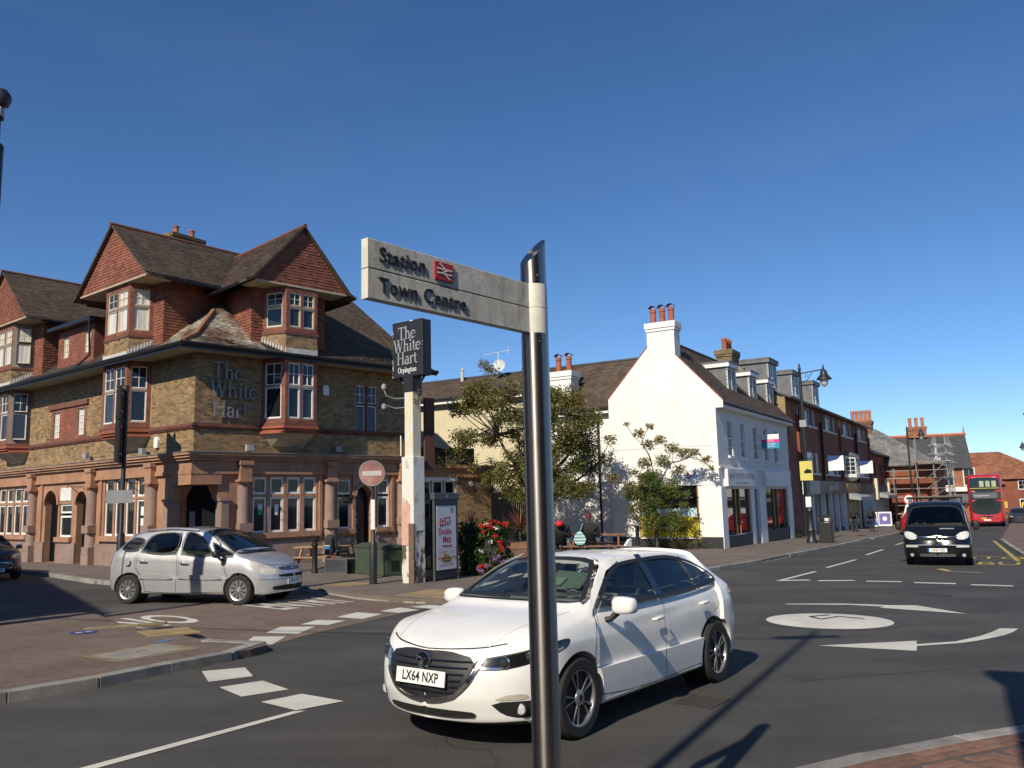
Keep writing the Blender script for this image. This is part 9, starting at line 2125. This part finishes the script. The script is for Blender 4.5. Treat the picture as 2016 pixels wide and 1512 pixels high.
RUCK = M('black_rucksack', (.012, .012, .013), .8)
for lab, x, y, rzz, tp, bag in (('person in dark coat with a rucksack walking past the orange posters', 23.5, 58.6, -.5, BLKC, 1), ('person in dark jacket with white shoulders and rucksack carrying a blue bag', 24.6, 58.4, -.5, M('dark_brown_jacket', (.03, .02, .02), .9), 2)):
    z = gz(x, y)+.1; person(lab, (x, y, z), rzz, 'walk', tp, JEAN, M('dark_hair', (.02, .015, .01)), SHOE, 1.0, .3, 'people walking by the shops')
    F = Matrix.Translation((x, y, z)) @ Matrix.Rotation(rzz, 4, 'Z'); t = thing('rucksack', ('black rucksack on the person in the dark coat', 'black rucksack on the person with the blue bag')[bag-1], 'rucksack', (x, y, z+1))
    mb = MB(F); mb.box(-.15, .15, -.28, -.1, 1.0, 1.42); mb.build('bag', RUCK, t, bevel=.05); mb = MB(F); mb.box(-.11, .11, -.33, -.28, 1.04, 1.22); mb.build('pocket', RUCK, t, bevel=.03)
    if bag == 2: t = thing('carrier_bag', 'blue carrier bag held by the person near the shop doorway', 'bag', F @ Vector((.27, 0, .5))); mb = MB(F); mb.add([(.2, -.08, .42), (.38, -.08, .42), (.38, .1, .42), (.2, .1, .42), (.22, -.06, .76), (.34, -.06, .76), (.34, .08, .76), (.22, .08, .76)], [(0, 1, 5, 4), (1, 2, 6, 5), (2, 3, 7, 6), (3, 0, 4, 7), (0, 3, 2, 1)]); mb.build('bag', M('blue_plastic', (.02, .09, .45), .5), t); mb = MB(F); mb.tube([(.23, 0, .76), (.26, 0, .86), (.33, 0, .76)], .008, 5); mb.build('handle', M('blue_plastic', (.02, .09, .45)), t)
# ------------------------------------------------------------------ buildings around the camera that shade the scene
def side_building(name, label, P, z1, wm, rm, gab=0):
    c = Vector((sum(p[0] for p in P)/len(P), sum(p[1] for p in P)/len(P))); t = thing(name, label, 'building', (c.x, c.y, gz(*c)))
    mb = MB(); mb.prism([(x, y, -1) for x, y in P], (0, 0, z1+1)); mb.build('wall', wm, t)
    mb = MB(); mb.prism([(c.x+(x-c.x)*1.02, c.y+(y-c.y)*1.02, z1) for x, y in P], (0, 0, .25)); mb.build('parapet', rm, t)
    for (x0, y0), (x1, y1) in zip(P, P[1:]+P[:1]):
        a, b = Vector((x0, y0, 0)), Vector((x1, y1, 0)); u = b-a; o_ = Vector((u.y, -u.x, 0)); 
        if o_.dot(a-Vector((c.x, c.y, 0))) < 0: o_ = -o_
        F = frame((x0, y0, 0), u, o_); n_ = int(u.length/2.6)
        for k in range(n_):
            for z in ([3.6, 6.2] if z1 > 7 else [3.0]):
                s_ = (k+.5)*u.length/n_; 
                if z+1.5 < z1: window(F, t, s_-.6, s_+.6, z, z+1.5, .06, 2, 3, .07, WHITE, GLASS)
        mb = MB(F); mb.box(.3, u.length-.3, .0, .12, 2.5, 3.0) if u.length > 1 else None
        if u.length > 1 and not gab: mb.build('shop_fascia', BLKF, t)
    return t
side_building('corner_terrace', 'tall brick terrace beyond the left edge whose shadow falls over the side road', [(-13.9, 5.7), (-23.6, 19.6), (-34, 12), (-24, -2)], 8.9, BRK, BTILE)
side_building('shading_building', 'brick building added behind the camera to shade the lower right corner', [(.64, .8), (13, -4.5), (8, -14), (-1.4, -8)], 7.0, BRK, RENDER, 1)  # unseen; added and shaped to throw shade over the near footway at the right
side_building('rear_terrace', 'rendered terrace behind the camera', [(-4, -9), (-17, -22), (-28, -14), (-14, -1.5)], 8.5, RENDER, BTILE)
tp_ = thing('shadow_pole', 'tall slim pole added behind the camera to cast its shadow on the road', 'telegraph pole', (-2.32, .1, 0)); mb = MB(); mb.tube([(-2.32, .1, 0), (-2.32, .1, 10.6)], [.06, .045], 12); mb.build('pole', M('dark_brown_pole', (.06, .045, .035), .9), tp_, smooth=True)  # unseen pole, added for the long shadow it casts across the road
mb = MB(); mb.box(-2.8, -1.9, .04, .16, 10.1, 10.2); mb.build('cross_arm', M('dark_brown_pole', (.06, .045, .035)), tp_)
mb = MB()
A0 = Vector((-2.32, .1, 10.0)); 
for tgt in (Vector((-14.5, 6.0, 8.2)),):
    mb.tube([A0+(tgt-A0)*(i/14)+Vector((0, 0, -.35*math.sin(math.pi*i/14))) for i in range(15)], .022, 6)
mb.build('overhead_cable', BLKP, tp_)
